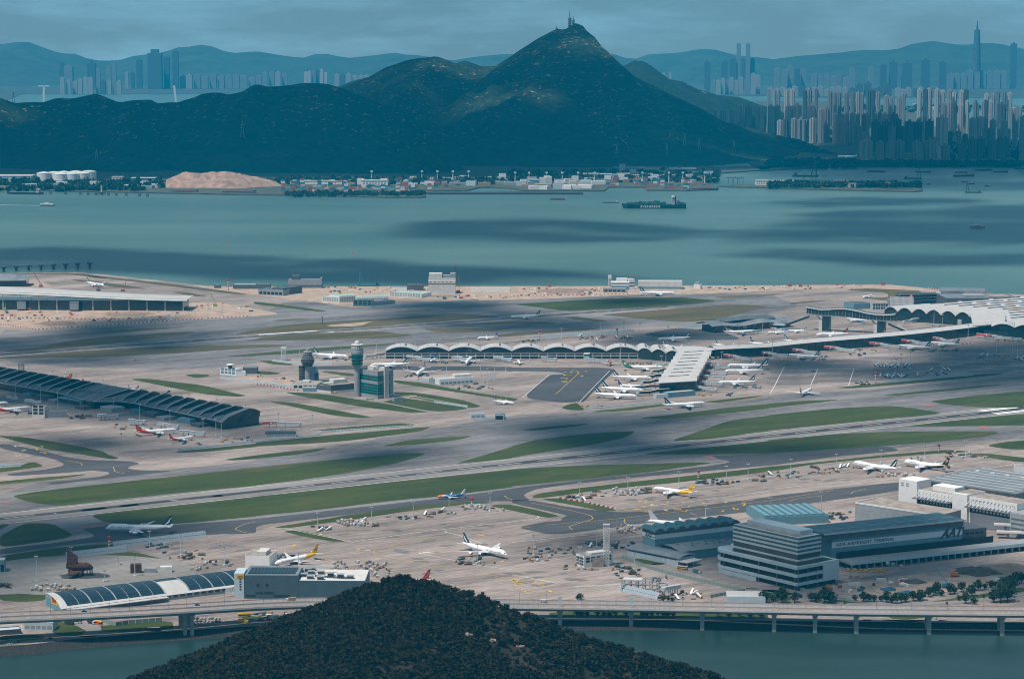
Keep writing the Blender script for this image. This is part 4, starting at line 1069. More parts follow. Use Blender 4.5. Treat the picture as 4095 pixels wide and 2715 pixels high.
def panes(parent, name, x0, x1, z0, z1, nx, nz, mat, y=0.0, gap=0.25, side=None, out=0.12):
 """a row-and-column of separate window or panel pieces on the front (or on the right hand side wall at x=side)"""
 w, h = (x1 - x0) / nx, (z1 - z0) / nz
 key = (name, round(w, 2), round(h, 2), mat.name, side is None, gap)
 if key not in _wm:
  m = MB().mat(mat)
  if side is None: m.box(w * gap / 2, -out, h * gap / 2, w * (1 - gap / 2), .05, h * (1 - gap / 2))
  else: m.box(-.05, w * gap / 2, h * gap / 2, out, w * (1 - gap / 2), h * (1 - gap / 2))
  _wm[key] = m.mesh(name)
 for i in range(nx):
  for j in range(nz):
   if side is None: link(name, _wm[key], parent, (x0 + i * w, y, z0 + j * h))
   else: link(name, _wm[key], parent, (side, x0 + i * w, z0 + j * h))
def block(A, B, depth, h, label, wall=CONCW, roof=ROOFF, name='office_building', bands=(), win=None, parapet=0.8, sidewin=None, cat='building', extra=(), group=None):
 o, L, P = bframe(name, A, B, label, cat, group)
 wbox(o, 'wall', 0, 0, 0, L, depth, h, wall)
 r = MB().box(.4, .4, h + .003, L - .4, depth - .4, h + .12); ro = r.build('roof', roof, o)
 if parapet:
  pm = MB()
  for a in ((0, 0, L, .35), (0, depth - .35, L, depth), (0, .352, .35, depth - .352), (L - .35, .352, L, depth - .352)):
   pm.box(a[0], a[1], h, a[2], a[3], h + parapet)
  pm.build('parapet', wall, o)
 for z0, z1, m in bands:
  wbox(o, 'cladding_band', -.15, -.15, z0, L + .15, depth * .98, z1, m)
 if win:
  nx, nz, z0, z1, m = win; panes(o, 'window', L * .03, L * .97, z0, z1, nx, nz, m)
 if sidewin:
  nx, nz, z0, z1, m = sidewin; panes(o, 'window', depth * .04, depth * .96, z0, z1, nx, nz, m, side=L)
 for x0, y0, x1, y1, hh, m in extra:
  wbox(o, 'rooftop_box', L * x0, depth * y0, h + .004, L * x1, depth * y1, h + hh, m)
 return o, L, depth, h
def sign(parent, text, size, mat, x, y, z, back=None, shear=0.0, rot=0.0, bw=1.3, bold=0.04, name='lettering', spacing=1.0):
 me = text_mesh(text, size, mat, shear, bold * size, spacing)
 xs = [v.co.x for v in me.vertices]; w = max(xs) - min(xs)
 p = parent
 if back:
  p = MB().box(-w / 2 * bw, -.06, -size * .62, w / 2 * bw, 0.1, size * .62).build('sign_board', back, parent, loc=(x, y, z)); x, y, z = 0, -.1, 0
 t = link(name, me, p, (x, y - .12, z)); t.rotation_euler = (R(90), 0, rot)
 return t
def vaults(parent, O, U, V, n, rise, thick, mat, edge, glass=None, glass2=None, seg=10, over=2.0):
 """n barrel vaults side by side: O corner at springing height, U along all the arches, V along the barrels; local to parent (at origin)"""
 u = U / n
 def arc(t): return 4 * rise * t * (1 - t)
 for k in range(n):
  P0 = O + u * k
  top, bot = [], []
  for i in range(seg + 1):
   t = i / seg; q = P0 + u * t; z = arc(t)
   top.append([q + Vector((0, 0, z + thick)) - V.normalized() * over, q + V * .5 + Vector((0, 0, z + thick)), q + V + Vector((0, 0, z + thick)) + V.normalized() * over])
   bot.append([q + Vector((0, 0, z)) - V.normalized() * over, q + V + Vector((0, 0, z)) + V.normalized() * over])
  m = MB().mat(mat); m.grid(top)
  vo = m.build('roof_vault', mat, parent, smooth=True)
  m = MB()
  for a in (0, -1):
   m.grid([[r[a], b[0 if a == 0 else 1]] for r, b in zip(top, bot)])
  m.grid(bot)
  m.build('vault_edge', edge, vo)
  ga, gb = P0 + Vector((0, 0, thick + .25)), P0 + V + Vector((0, 0, thick + .25))
  MB().bar(ga, gb, min(2.6, u.length * .07), .5).build('valley_shade_strip', GREYW, vo)  # grey strips imitate shading in the vault valleys, along the walkway lines
  ca, cb = P0 + u * .62 + V * .22 + Vector((0, 0, arc(.62) + thick)), P0 + u * .62 + V * .8 + Vector((0, 0, arc(.62) + thick))
  for q in range(3): MB().bar(ca.lerp(cb, q / 3), ca.lerp(cb, (q + .86) / 3), 2.6, 1.8).build('roof_light', DGREY, vo)
  if glass:
   gm = MB(); f = [P0 + u * (i / seg) for i in range(seg + 1)]
   gm.add([(p.x, p.y, 0) for p in f] + [(p.x, p.y, p.z + arc(i / seg)) for i, p in enumerate(f)], [(i, i + 1, seg + 2 + i, seg + 1 + i) for i in range(seg)])
   gm.build('glass_wall', glass, parent)
  if glass2:
   gm = MB(); f = [P0 + V + u * (i / seg) for i in range(seg + 1)]
   gm.add([(p.x, p.y, 0) for p in f] + [(p.x, p.y, p.z + arc(i / seg)) for i, p in enumerate(f)], [(i, i + 1, seg + 2 + i, seg + 1 + i) for i in range(seg)])
   gm.build('glass_wall', glass2, parent)
def loft(parent, name, rails, mat, smooth=True):
 """rails: list of equally long point lists"""
 return MB().grid(rails).build(name, mat, parent, smooth=smooth)
# ---- terminal with the vaulted roofs
T1 = empty('airport_terminal', (0, 0, 0), 0, 'long passenger terminal with a pale roof of many barrel vaults', 'terminal')
def shift(P, d): return [p + d for p in P]
zs = 13.0
A, B = g('C2 1195,470', zs), g('C3 868,470', zs)
U = B - A; Vd = Vector((-U.y, U.x, 0)).normalized() * 42
vaults(T1, A, U, Vd, 7, 7.2, .9, ROOFW, MARKW, DGLASS, DGLASS)
A2, B2 = g('C3 1160,470', zs), g('C3 1545,505', zs)
vaults(T1, B, A2 - B, Vd, 1, 7.2, .9, ROOFW, MARKW, DGLASS, DGLASS)
vaults(T1, A2, B2 - A2, Vd * 1.4, 3, 6.2, .9, ROOFW, MARKW, DGLASS, DGLASS)
for i in range(29):
 t = i / 28; p = A.lerp(A2, t) - Vd.normalized() * .4
 MB().box(p.x - .5, p.y - .5, 0, p.x + .5, p.y + .5, 9).build('column', STEEL, T1)
dl = MB(); dl.bar((A.x, A.y - .8, 5.2), (A2.x, A2.y - .8, 5.2), .8, 1.2); dl.bar((A.x, A.y - .8, 9.2), (A2.x, A2.y - .8, 9.2), .6, .8); dl.build('facade_rail', STEEL, T1)
zr = 15.0
NL, NR, FL, FR = g('C3 1358,772', zr), g('C3 1692,752', zr), g('C3 1530,512', zr), g('C3 1872,462', zr)
n = 8
Uv, Vv = FL - NL, NR - NL
vaults(T1, NL, Uv, Vv, n, 6.5, .8, ROOFW, MARKW, None, DGLASS)
pw = MB(); pw.add([(NL.x, NL.y, 0), (NR.x, NR.y, 0), (NR.x, NR.y, zr), (NL.x, NL.y, zr)], [(0, 1, 2, 3)]); pw.add([(NL.x, NL.y, 0), (FL.x, FL.y, 0), (FL.x, FL.y, zr), (NL.x, NL.y, zr)], [(3, 2, 1, 0)])
pw.build('glass_wall', DGLASS, T1)
for k in range(n):
 a = NL + Uv * (k + .97) / n + Vv * .28; b = a + Vv * .42
 MB().bar(a + Vector((0, 0, 1.5)), b + Vector((0, 0, 1.5)), .7, .5).build('roof_walkway', GREYW, T1)
for k in range(8):
 a = A + U * (k + .5) / 7 * (7 / 7.9) + Vector((0, 0, 8.2)) + Vd * .25; MB().bar(a, a + Vd * .5, .6, .4).build('roof_walkway', GREYW, T1)
J = [FL, FR, g('C3 1690,430', 17), g('C3 1540,505', zs)]
m = MB(); m.add([J[3] + Vector((0, 0, 1)), FL + Vector((0, 0, .6)), FR + Vector((0, 0, .6)), g('C3 1880,440', 19), g('C3 1690,424', 20), g('C3 1380,425', 18)], [(0, 1, 2, 3, 4, 5)]); m.build('junction_roof', ROOFW, T1)
near = [g(s, 13.5) for s in ('C3 1870,468', 'C3 2100,458', 'C3 2361,446', 'C4 250,418', 'C4 500,395', 'C4 750,375', 'C4 1000,355', 'C4 1250,333', 'C4 1500,308', 'C4 1750,280', 'C4 1990,250', 'C4 2200,225')]
rails = []
W = 40.0
for i, p in enumerate(near):
 a, b = near[max(0, i - 1)], near[min(len(near) - 1, i + 1)]; d = (b - a).normalized(); nrm = Vector((-d.y, d.x, 0))
 rails.append([p + nrm * (W * t - 1.5) + Vector((0, 0, 6.5 * math.sin(math.pi * min(1, .12 + t * .88)) - (6.5 * math.sin(math.pi * .12) if t == 0 else 0) * 0)) for t in (0, .08, .18, .3, .45, .6, .75, .9, 1.0)])
loft(T1, 'barrel_roof', rails, ROOFW)
for i in range(len(near) - 1):
 a, b = near[i], near[i + 1]
 MB().add([(a.x, a.y, 0), (b.x, b.y, 0), (b.x, b.y, a.z + 2.0), (a.x, a.y, a.z + 2.0)], [(0, 1, 2, 3)]).build('glass_wall', DGLASS, T1)
 c0, c1 = rails[i][-1], rails[i + 1][-1]
 MB().add([(c0.x, c0.y, 0), (c1.x, c1.y, 0), tuple(c1), tuple(c0)], [(3, 2, 1, 0)]).build('glass_wall', DGLASS, T1)
 MB().bar(rails[i][4] + Vector((0, 0, .5)), rails[i + 1][4] + Vector((0, 0, .5)), .6, .6).build('roof_walkway', GREYW, T1)
 for k in range(4):
  p = a.lerp(b, k / 4); MB().box(p.x - .35, p.y - .9, 0, p.x + .35, p.y - .3, p.z).build('column', DSTEEL, T1)
A, B = g('C4 1072,98', 17), g('C4 1872,158', 17)
vaults(T1, A, B - A, RDIR * 420, 6, 8.5, .9, ROOFW, MARKW, DGLASS, None, over=3)
A, B = g('C4 1872,150', 17), g('C4 1890,244', 17)
vaults(T1, A, B - A, RDIR * 420, 4, 7.5, .9, ROOFW, MARKW, DGLASS, None, over=2)
A, B = g('C4 1990,262', 15), g('C4 2600,300', 15)
wp = [A, B]
MB().add([(A.x, A.y, 0), (B.x, B.y, 0), (B.x, B.y, 12), (A.x, A.y, 12)], [(0, 1, 2, 3)]).build('glass_wall', DGLASS, T1)
vaults(T1, g('C4 2060,245', 17), g('C4 2700,275', 17) - g('C4 2060,245', 17), Vector((30, 160, 0)), 3, 6, .9, ROOFW, MARKW, DGLASS, None)
wbox(T1, 'white_end_panel', g('C4 1750,235').x, g('C4 1750,235').y, 0, g('C4 1868,235').x, g('C4 1868,235').y + 8, 11, CONCW)
# ---- jet bridges
def jet_bridge(A, B, label, ad=False, zA=7.0, zB=5.2, glazed=False, w=3.6):
 A, B = g(A, zA), g(B, zB)
 o = empty('jet_bridge', (A.x, A.y, 0), 0, label, 'jet bridge', 'jet bridges of the terminal')
 a, b = Vector((0, 0, zA)), Vector((B.x - A.x, B.y - A.y, zB))
 m1, m2 = a.lerp(b, .38), a.lerp(b, .62); m1.z = zA; m2.z = zB
 mt = DGLASS if glazed else LBLUE
 MB().bar(a, m1, w, 3.4).build('tunnel', mt, o); MB().bar(m1, m2, w * .92, 3.1).build('tunnel', mt, o); MB().bar(m2, b, w * .85, 2.9).build('tunnel', mt, o)
 d = (b - a); d.z = 0; d.normalize(); nn = Vector((d.y, -d.x, 0))
 if nn.y > 0: nn = -nn
 for p, q, ww in ((a, m1, w), (m1, m2, w * .92), (m2, b, w * .85)):
  MB().bar(p + Vector((0, 0, 1.75)), q + Vector((0, 0, 1.75)), ww + .5, .35).build('tunnel_roof', ROOFW, o)
 MB().lathe([(2.6, zB - 1.8), (2.6, zB + 1.9), (.3, zB + 2.4)], b.x, b.y, 10).build('cab', LBLUE, o)
 for p, zz in ((m1, zA - 1.7), (m2, zB - 1.5), (b, zB - 1.6), (a.lerp(m1, .5), zA - 1.7)):
  lg = MB(); lg.bar((p.x - nn.x * 1.4, p.y - nn.y * 1.4, 0), (p.x - nn.x * 1.4, p.y - nn.y * 1.4, zz), .6); lg.bar((p.x + nn.x * 1.4, p.y + nn.y * 1.4, 0), (p.x + nn.x * 1.4, p.y + nn.y * 1.4, zz), .6)
  lg.build('support_leg', GREYW, o)
 if ad:
  off = nn * (w / 2 + .12)
  p, q = a.lerp(m1, .0) + off, a.lerp(m1, .95) + off
  ap = MB().add([p + Vector((0, 0, -1.3)), q + Vector((0, 0, -1.3)), q + Vector((0, 0, 1.3)), p + Vector((0, 0, 1.3))], [(0, 1, 2, 3)]).build('red_panel', SIGNR, o)
  cN = a.lerp(m1, .62) + off * 1.05
  hx = MB(); e = d if d.x > 0 else -d
  hx.add([cN + e * 1.7 * math.cos(k * 1.0472) + Vector((0, 0, 1.0 * math.sin(k * 1.0472))) for k in range(6)], [(0, 1, 2, 3, 4, 5)])
  hx.build('white_hexagon', MARKW, ap)
  tm = text_mesh('HSBC', 1.3, MARKW, 0, .04); t = link('lettering', tm, ap, cN + e * 4.3 + off * .05); t.rotation_euler = (R(90), 0, math.atan2(e.y, e.x))
 return o
for a, b, lb, ad in (
 ('C3 1785,600', 'C3 2000,615', 'red panelled jet bridge at the rear right of the short pier', True), ('C3 1745,650', 'C3 1975,665', 'red panelled jet bridge second from the rear on the right of the short pier', True),
 ('C3 1718,700', 'C3 1950,715', 'red panelled jet bridge third from the rear on the right of the short pier', True), ('C3 1685,750', 'C3 1935,770', 'red panelled jet bridge fourth from the rear on the right of the short pier', True),
 ('C3 1590,785', 'C3 1880,820', 'red panelled jet bridge at the tip of the short pier', True),
 ('C3 1950,505', 'C3 2200,540', 'red panelled jet bridge just right of the pier junction', True), ('C3 2265,480', 'C4 180,510', 'second red panelled jet bridge along the long roof', True), ('C4 210,455', 'C4 470,485', 'third red panelled jet bridge along the long roof', True),
 ('C4 518,430', 'C4 790,462', 'fourth red panelled jet bridge along the long roof, with no aircraft', True), ('C4 932,395', 'C4 1210,425', 'fifth red panelled jet bridge along the long roof', True), ('C4 1230,370', 'C4 1500,400', 'sixth red panelled jet bridge along the long roof', True),
 ('C4 1522,348', 'C4 1700,380', 'seventh red panelled jet bridge along the long roof', True), ('C4 1922,315', 'C4 2330,360', 'rightmost long red panelled jet bridge', True),
 ('C3 1500,590', 'C3 1330,600', 'pale jet bridge at the rear left of the short pier', False), ('C3 1450,640', 'C3 1290,655', 'glazed jet bridge serving the green tailed airliner', False), ('C3 1400,690', 'C3 1230,705', 'glazed jet bridge third on the left of the short pier', False),
 ('C3 1390,735', 'C3 1200,760', 'glazed jet bridge fourth on the left of the short pier', False), ('C3 1370,790', 'C3 1130,800', 'glazed jet bridge fifth on the left of the short pier', False), ('C3 1450,825', 'C3 1160,855', 'long glazed jet bridge to the nearest airliner on the left', False),
 ('C2 1390,515', 'C2 1600,545', 'first jet bridge of the vaulted arm', False), ('C2 1810,520', 'C2 1960,545', 'second jet bridge of the vaulted arm', False), ('C2 2190,525', 'C2 2350,545', 'third jet bridge of the vaulted arm', False),
 ('C3 265,535', 'C3 400,545', 'fourth jet bridge of the vaulted arm', False), ('C3 690,545', 'C3 880,560', 'fifth jet bridge of the vaulted arm', False), ('C2 1180,495', 'C2 1010,520', 'jet bridge at the far end of the vaulted arm', False),
 ('C3 2300,280', 'C3 2130,300', 'jet bridge of the far satellite concourse', False), ('C4 20,260', 'C4 120,275', 'red panelled jet bridge at the far satellite concourse', True), ('C4 1390,170', 'C4 1250,200', 'jet bridge below the departure hall arches', False)):
 jet_bridge(a, b, lb, ad, glazed='glazed' in lb)
for a, lb in (('C2 1375,520', 'first'), ('C2 1790,525', 'second'), ('C2 2168,530', 'third'), ('C3 240,540', 'fourth'), ('C3 660,548', 'fifth')):
 P = g(a); o = empty('gate_stair_tower', (P.x, P.y, 0), 0, '%s slanted stair tower along the vaulted arm' % lb, 'stair tower', 'stair towers of the vaulted arm')
 MB().prism([(0, 0), (9, 0), (9, 14), (0, 14)], 0, 7).build('wall', LBLUE, o)
 MB().add([(-.5, -1, 9.5), (9.5, -1, 9.5), (12, 15, 11), (2, 15, 11), (-.5, -1, 8.8), (9.5, -1, 8.8), (12, 15, 10.3), (2, 15, 10.3)], [(0, 1, 2, 3), (7, 6, 5, 4), (0, 4, 5, 1), (1, 5, 6, 2), (2, 6, 7, 3), (3, 7, 4, 0)]).build('slanted_roof', ROOFW, o)
 MB().box(.2, .2, 7, 8.8, 13.8, 8.8).build('glazing', DGLASS, o)
# ---- sky bridge
A, B = g('C4 478,285'), g('C4 985,312')
d = (B - A); Lb = d.length; d.normalize(); nn = Vector((-d.y, d.x, 0))
o = empty('sky_bridge', (A.x, A.y, 0), math.atan2(d.y, d.x), 'high glazed footbridge with a wavy white roof between terminal and satellite', 'footbridge')
k = Lb / (985 - 478)
prof = []
for x, yt, yb in ((350, 65, 122), (480, 88, 138), (560, 86, 143), (640, 80, 147), (700, 80, 152), (760, 88, 158), (830, 102, 167), (900, 120, 176), (980, 132, 183), (1060, 138, 188), (1120, 136, 190), (1170, 130, 192)):
 s = (x - 478) * k; P = A + d * s
 prof.append((s, zat(P, rowy('C4', yb)), zat(P, rowy('C4', yt))))
W = 14
body = MB().grid([[(s, 0, zb), (s, 0, zt - 1.2)] for s, zb, zt in prof]); body.grid([[(s, W, zb), (s, W, zt - 1.2)] for s, zb, zt in prof])
for s, zb, zt in (prof[0], prof[-1]): body.add([(s, 0, zb), (s, W, zb), (s, W, zt - 1.2), (s, 0, zt - 1.2)], [(0, 1, 2, 3)])
body.build('glass_body', DGLASS, o)
MB().grid([[(s, -1.5, zt), (s, W * .5, zt + 2.0), (s, W + 1.5, zt)] for s, zb, zt in prof]).build('wavy_roof', ROOFD, o, smooth=True)
m = MB()
for (s0, b0, t0), (s1, b1, t1) in zip(prof[:-1], prof[1:]): m.bar((s0, -1.6, t0), (s1, -1.6, t1), 1.0, 1.5)
m.build('roof_edge', MARKW, o)
m = MB()
for (s0, b0, t0), (s1, b1, t1) in zip(prof[:-1], prof[1:]): m.bar((s0, W / 2, b0 - .6), (s1, W / 2, b1 - .6), W, 1.4)
m.build('deck', GREYW, o)
for i in range(26):
 s = prof[0][0] + (prof[-1][0] - prof[0][0]) * (i + .5) / 26
 zb = np.interp(s, [p[0] for p in prof], [p[1] for p in prof]); zt = np.interp(s, [p[0] for p in prof], [p[2] for p in prof])
 MB().box(s - .15, -.12, zb, s + .15, -.02, zt - 1.2).build('mullion', STEEL, o)
for s in (0, Lb):
 zb = np.interp(s, [p[0] for p in prof], [p[1] for p in prof])
 m = MB(); m.prism([(s - 3.2, 1), (s + 3.2, 1), (s + 3.2, W - 1), (s - 3.2, W - 1)], 0, zb * .68); pier = m.build('pier', CONCW, o)
 for q in (-1, 1): MB().bar((s + q * 1.2, W / 2, zb * .62), (s + q * 9, W / 2, zb - 1), 2.6, 2.6).build('pier_arm', CONCW, pier)
 MB().box(s + 3.3, 2, 0, s + 17, W - 2, zb - 1).build('lift_core', DGLASS, o)
zb = prof[0][1]
for s0, s1, z0, z1 in ((prof[0][0] + 4, prof[0][0] - 42, zb - 6, 7), (prof[-1][0] - 14, prof[-1][0] + 26, prof[-1][1] - 6, 5)):
 st = MB(); st.bar((s0, 3, z0), (s1, 3, z1), 5, 4); e = st.build('escalator_tube', DGLASS, o)
 MB().bar((s0, 3, z0 + 2.3), (s1, 3, z1 + 2.3), 5.6, .7).build('tube_roof', ROOFW, e)
MB().bar((prof[0][0] - 40, 3, 8), (prof[0][0] - 95, 3, 8), 5, 4).build('walkway', LBLUE, o)
# ---- satellite concourse behind
A, B = g('C3 1845,300', 0), g('C4 200,245', 0)
o, L, P = bframe('satellite_concourse', A, B, 'dark roofed satellite concourse left of the sky bridge', 'terminal')
wbox(o, 'glass_wall', 6, 0, 0, L, 40, 11, DGLASS)
rr = []
for i in range(22):
 x = -6 + (L + 12) * i / 21; w = 3.2 * math.sin(i * .55 + .6)
 rr.append([(x, -7, 11.5 + w * .5), (x, 4, 14 + w), (x, 20, 17.5 + w * .6), (x, 38, 15 + w * .3), (x, 46, 12)])
loft(o, 'wavy_roof', rr, ROOFG)
m = MB()
for p, q in zip(rr[:-1], rr[1:]): m.bar(p[0], q[0], .8, 1.3)
m.build('roof_edge', MARKW, o)
loft(o, 'upper_roof', [[(L * .16 + L * .7 * i / 14, y, 19 + z + 2.2 * math.sin(i / 14 * math.pi)) for y, z in ((10, -3), (14, 0), (30, 1.5), (44, -2))] for i in range(15)], ROOFD)
for i in range(10):
 x = L * i / 10; MB().bar((x, -1, 0), (x + 9, -5, 11.5), .5).build('strut', STEEL, o)
for px, lb in (('C3 1790,265', 'first'), ('C3 1930,272', 'second'), ('C3 2080,280', 'third')):
 P = g(px); s = empty('boarding_pod', (P.x, P.y, 0), .3, '%s boarding pod of the satellite concourse' % lb, 'boarding pod', 'boarding pods'); wbox(s, 'room', 0, 0, 4, 17, 8, 8, LBLUE); wbox(s, 'roof', -1, -1, 8, 18, 9, 8.7, ROOFW)
 for x in (2, 14): wbox(s, 'leg', x, 3, 0, x + 1, 4, 4, GREYW)
# ---- scalloped concourse at the left
eave = [g(s, 11.0) for s in ('C1 -420,690', 'C1 0,760', 'C1 300,812', 'C1 600,868', 'C1 830,935', 'C1 1180,935', 'C1 1400,985', 'C1 1620,1028', 'C1 1830,1073', 'C1 2045,1118')]
S0, S1 = g('C1 -420,690', 11), g('C1 2045,1118', 11)
ax = (S1 - S0); Lc = ax.length; ax.normalize(); px_ = Vector((-ax.y, ax.x, 0))
if px_.y < 0: px_ = -px_
o = empty('scalloped_concourse', (S0.x, S0.y, 0), math.atan2(ax.y, ax.x), 'long dark grey concourse with overlapping scalloped roof shells', 'terminal')
loc = lambda P: ((P - S0).dot(ax), (P - S0).dot(px_))
ev = [loc(p) for p in eave]; exs = [e[0] for e in ev]; eys = [e[1] for e in ev]
Wd = abs(loc(g('C1 2260,1082', 11))[1]) + 22
SKYL = MB().mat(STEEL).box(0, 0, 0, 1.5, 1.1, .25).mesh('skylight')
nb = 24
for k in range(nb):
 x0, x1 = Lc * k / nb, Lc * (k + 1) / nb
 mid_node = 0.44 < (k + .5) / nb < 0.58
 rows = []
 for i in range(7):
  t = i / 6; x = x0 + (x1 - x0) * t * 1.02; y0 = np.interp(x, exs, eys) - 2.5
  lift = 7.0 * t ** 1.3 if not mid_node else 2.0
  crown = 18.5 + lift + (2.5 if mid_node else 0)
  Wk = Wd + (10 if mid_node else 0)
  rows.append([(x, y0, 11.2 + lift * .10), (x, y0 + (Wk - y0) * .15, 14.6 + lift * .45), (x, y0 + (Wk - y0) * .4, crown - 3.5), (x, y0 + (Wk - y0) * .66, crown), (x, y0 + (Wk - y0) * .85, crown - 2.6), (x, Wk, crown - 8)])
 sh = loft(o, 'roof_shell', rows, ROOFD)
 MB().grid([[rows[-1][j] for j in range(6)], [(rows[-1][j][0] - .3, rows[-1][j][1], rows[-1][j][2] - (0, 3.3, 7, 7.2, 7, 7)[j]) for j in range(6)]]).build('shell_rim', DGLASS, sh)
 m = MB()
 for j in range(5): m.bar(rows[-1][j], rows[-1][j + 1], .8, .8)
 m.build('shell_lip', STEEL, sh)
 y0 = np.interp((x0 + x1) / 2, exs, eys)
 wbox(o, 'glass_wall', x0, y0 + 1.5, 0, x1 - .15, y0 + 2.2, 10.8, DGLASS)
 MB().bar((x0, np.interp(x0, exs, eys) - 2.6, 11.3), (x1, np.interp(x1, exs, eys) - 2.6, 11.3), 1.0, .7).build('eave', STEEL, o)
 if not mid_node:
  for a in range(4):
   for b in range(2):
    r_ = rows[2 + b]; f = .34 + a * .085
    yy = r_[1][1] + (r_[3][1] - r_[1][1]) * (.35 + a * .12); zz = np.interp(yy, [q[1] for q in r_], [q[2] for q in r_])
    link('skylight', SKYL, sh, (r_[0][0] + (0 if b == 0 else 3.0), yy, zz + .1))
for i in range(11):
 x = Lc * (.30 + .062 * i); y = np.interp(x, exs, eys); wbox(o, 'low_annex', x, y - 12 - (i % 3) * 5, 0, x + 20 + (i % 2) * 9, y + 1.4, 4.5 + (i % 2) * 2, (BLUEW, DGREY, GREYW)[i % 3])
wbox(o, 'rear_wall', 0, Wd - 6, 0, Lc, Wd - 4, 13, GREYW)
for j in range(5):
 x = Lc * (.45 + .022 * j); y = np.interp(x, exs, eys) + 9 + j * 3
 MB().bar((x, y, 16.5 + j * .5), (x + 9, y + 9, 18.2 + j * .5), 2.2, 1.0).build('roof_fin', ROOFG, o)
xm = Lc * .51; ym = np.interp(xm, exs, eys)
wbox(o, 'node_block', Lc * .455, ym - 10, 0, Lc * .545, ym + 6, 9.5, BLUEW); wbox(o, 'node_glazing', Lc * .46, ym - 10.1, 2.5, Lc * .54, ym - 9.95, 8, DGLASS)
m = MB(); m.add([(Lc + .5, np.interp(Lc, exs, eys) - 1, 0), (Lc + .5, Wd - 2, 0), (Lc + .5, Wd - 2, 14), (Lc + .5, Wd * .6, 21), (Lc + .5, Wd * .3, 18), (Lc + .5, np.interp(Lc, exs, eys) - 1, 11)], [(0, 1, 2, 3, 4, 5)]); m.build('end_glazing', DGLASS, o)
MB().grid([[rows[-1][j] for j in range(6)], [(rows[-1][j][0] + 6, rows[-1][j][1], rows[-1][j][2] - .3) for j in range(6)]]).build('end_canopy', ROOFG, o, smooth=True)
for a, b, lb in (('C1 2160,1130', 'C2 60,1130', 'glazed link at the concourse tip'),):
 pass
for a, b, lb, ad in (('C1 1180,1110', 'C1 1330,1120', 'jet bridge left of the larger red tailed airliner', False), ('C1 1650,1210', 'C1 1880,1225', 'jet bridge at the small red tailed airliner', False), ('C1 1450,1140', 'C1 1640,1160', 'jet bridge nose to the larger red tailed airliner', False), ('C1 900,1065', 'C1 1080,1065', 'jet bridge under the concourse node', False),
                     ('C1 60,895', 'C1 150,905', 'jet bridge at the far left of the concourse', False), ('C1 230,925', 'C1 370,940', 'jet bridge beside the white gate building', False), ('C2 60,1130', 'C2 400,1140', 'red panelled jet bridge beyond the concourse tip', True)):
 jet_bridge(a, b, lb, ad, w=5)
block('C1 298,1088', 'C1 412,1090', 14, htop('C1 298,1088', 'C1', 985), 'small white four storey gate building by the left apron', name='gate_building', win=(2, 3, 5, 19, DGLASS))
block('C1 415,1088', 'C1 616,1078', 14, htop('C1 415,1088', 'C1', 1035), 'low grey annex of the white gate building', GREYW, ROOFG, name='annex')
# ---- unfinished concourse at the far left
A, B = g('B1 -300,1472'), g('B1 1690,1485')
o, L, P = bframe('unfinished_concourse', A, B, 'large new concourse with pale curved roof and dark glass wall still under construction', 'terminal')
H1 = zat(P, rowy('B1', 1318)); H2 = zat(B, rowy('B1', 1388))
wbox(o, 'glass_wall', 0, 0, 0, L, 60, H2 - 1, DGLASS)
rr = []
for i in range(25):
 t = i / 24; x = L * 1.02 * t; z = H1 + (H2 - H1) * (3 * t * t - 2 * t ** 3)
 rr.append([(x, -6, z), (x, -2, z + 2.5), (x, 14, z + 5.5 * (1 - t * .6)), (x, 40, z + 10 * (1 - t * .65)), (x, 62, z + 8 * (1 - t * .65)), (x, 70, z + 3)])
loft(o, 'curved_roof', rr, ROOFW)
MB().grid([[r[0], (r[0][0], r[0][1], r[0][2] - 1.6)] for r in rr]).build('roof_edge', DSTEEL, o)
MB().grid([[(r[1][0], r[1][1] - .2, r[1][2] + .4), (r[1][0], r[1][1] + .9, r[1][2] + .7)] for r in rr]).build('roof_gutter', SILOG, o)
for i in range(13): wbox(o, 'column', L * i / 12 - .8, -1.2, 0, L * i / 12 + .8, -.2, min(H1 + (H2 - H1) * (3 * (i / 12) ** 2 - 2 * (i / 12) ** 3), 60) - .5, CONCW)
for px, lb in (('B1 160,1478', 'left'), ('B1 645,1485', 'right')):
 s = empty('site_cabin_block', tuple(g(px)), RROT * .2, '%s of two raised grey boxes in front of the unfinished concourse' % lb, 'site box', 'raised site boxes')
 wbox(s, 'box', 0, -8, 3, 17, 12, 17, GREYW); wbox(s, 'roof', -.3, -8.3, 17, 17.3, 12.3, 17.5, ROOFG)
 for x in (1, 15): wbox(s, 'leg', x, -7, 0, x + 1, -6, 3, DSTEEL)
A, B = g('B1 -260,1262'), g('B1 245,1258')
o, L, P = bframe('unfinished_wing', A, B, 'second unfinished concourse wing with curved roof behind the first', 'terminal')
hh = zat(B, rowy('B1', 1205)); wbox(o, 'glass_wall', 0, 0, 0, L, 50, hh, DGLASS)
loft(o, 'curved_roof', [[(L * 1.03 * i / 8, -4, hh + .5), (L * 1.03 * i / 8, 20, hh + 8 + 5 * math.sin(i / 8 * 2.6)), (L * 1.03 * i / 8, 60, hh + 6)] for i in range(9)], ROOFG)
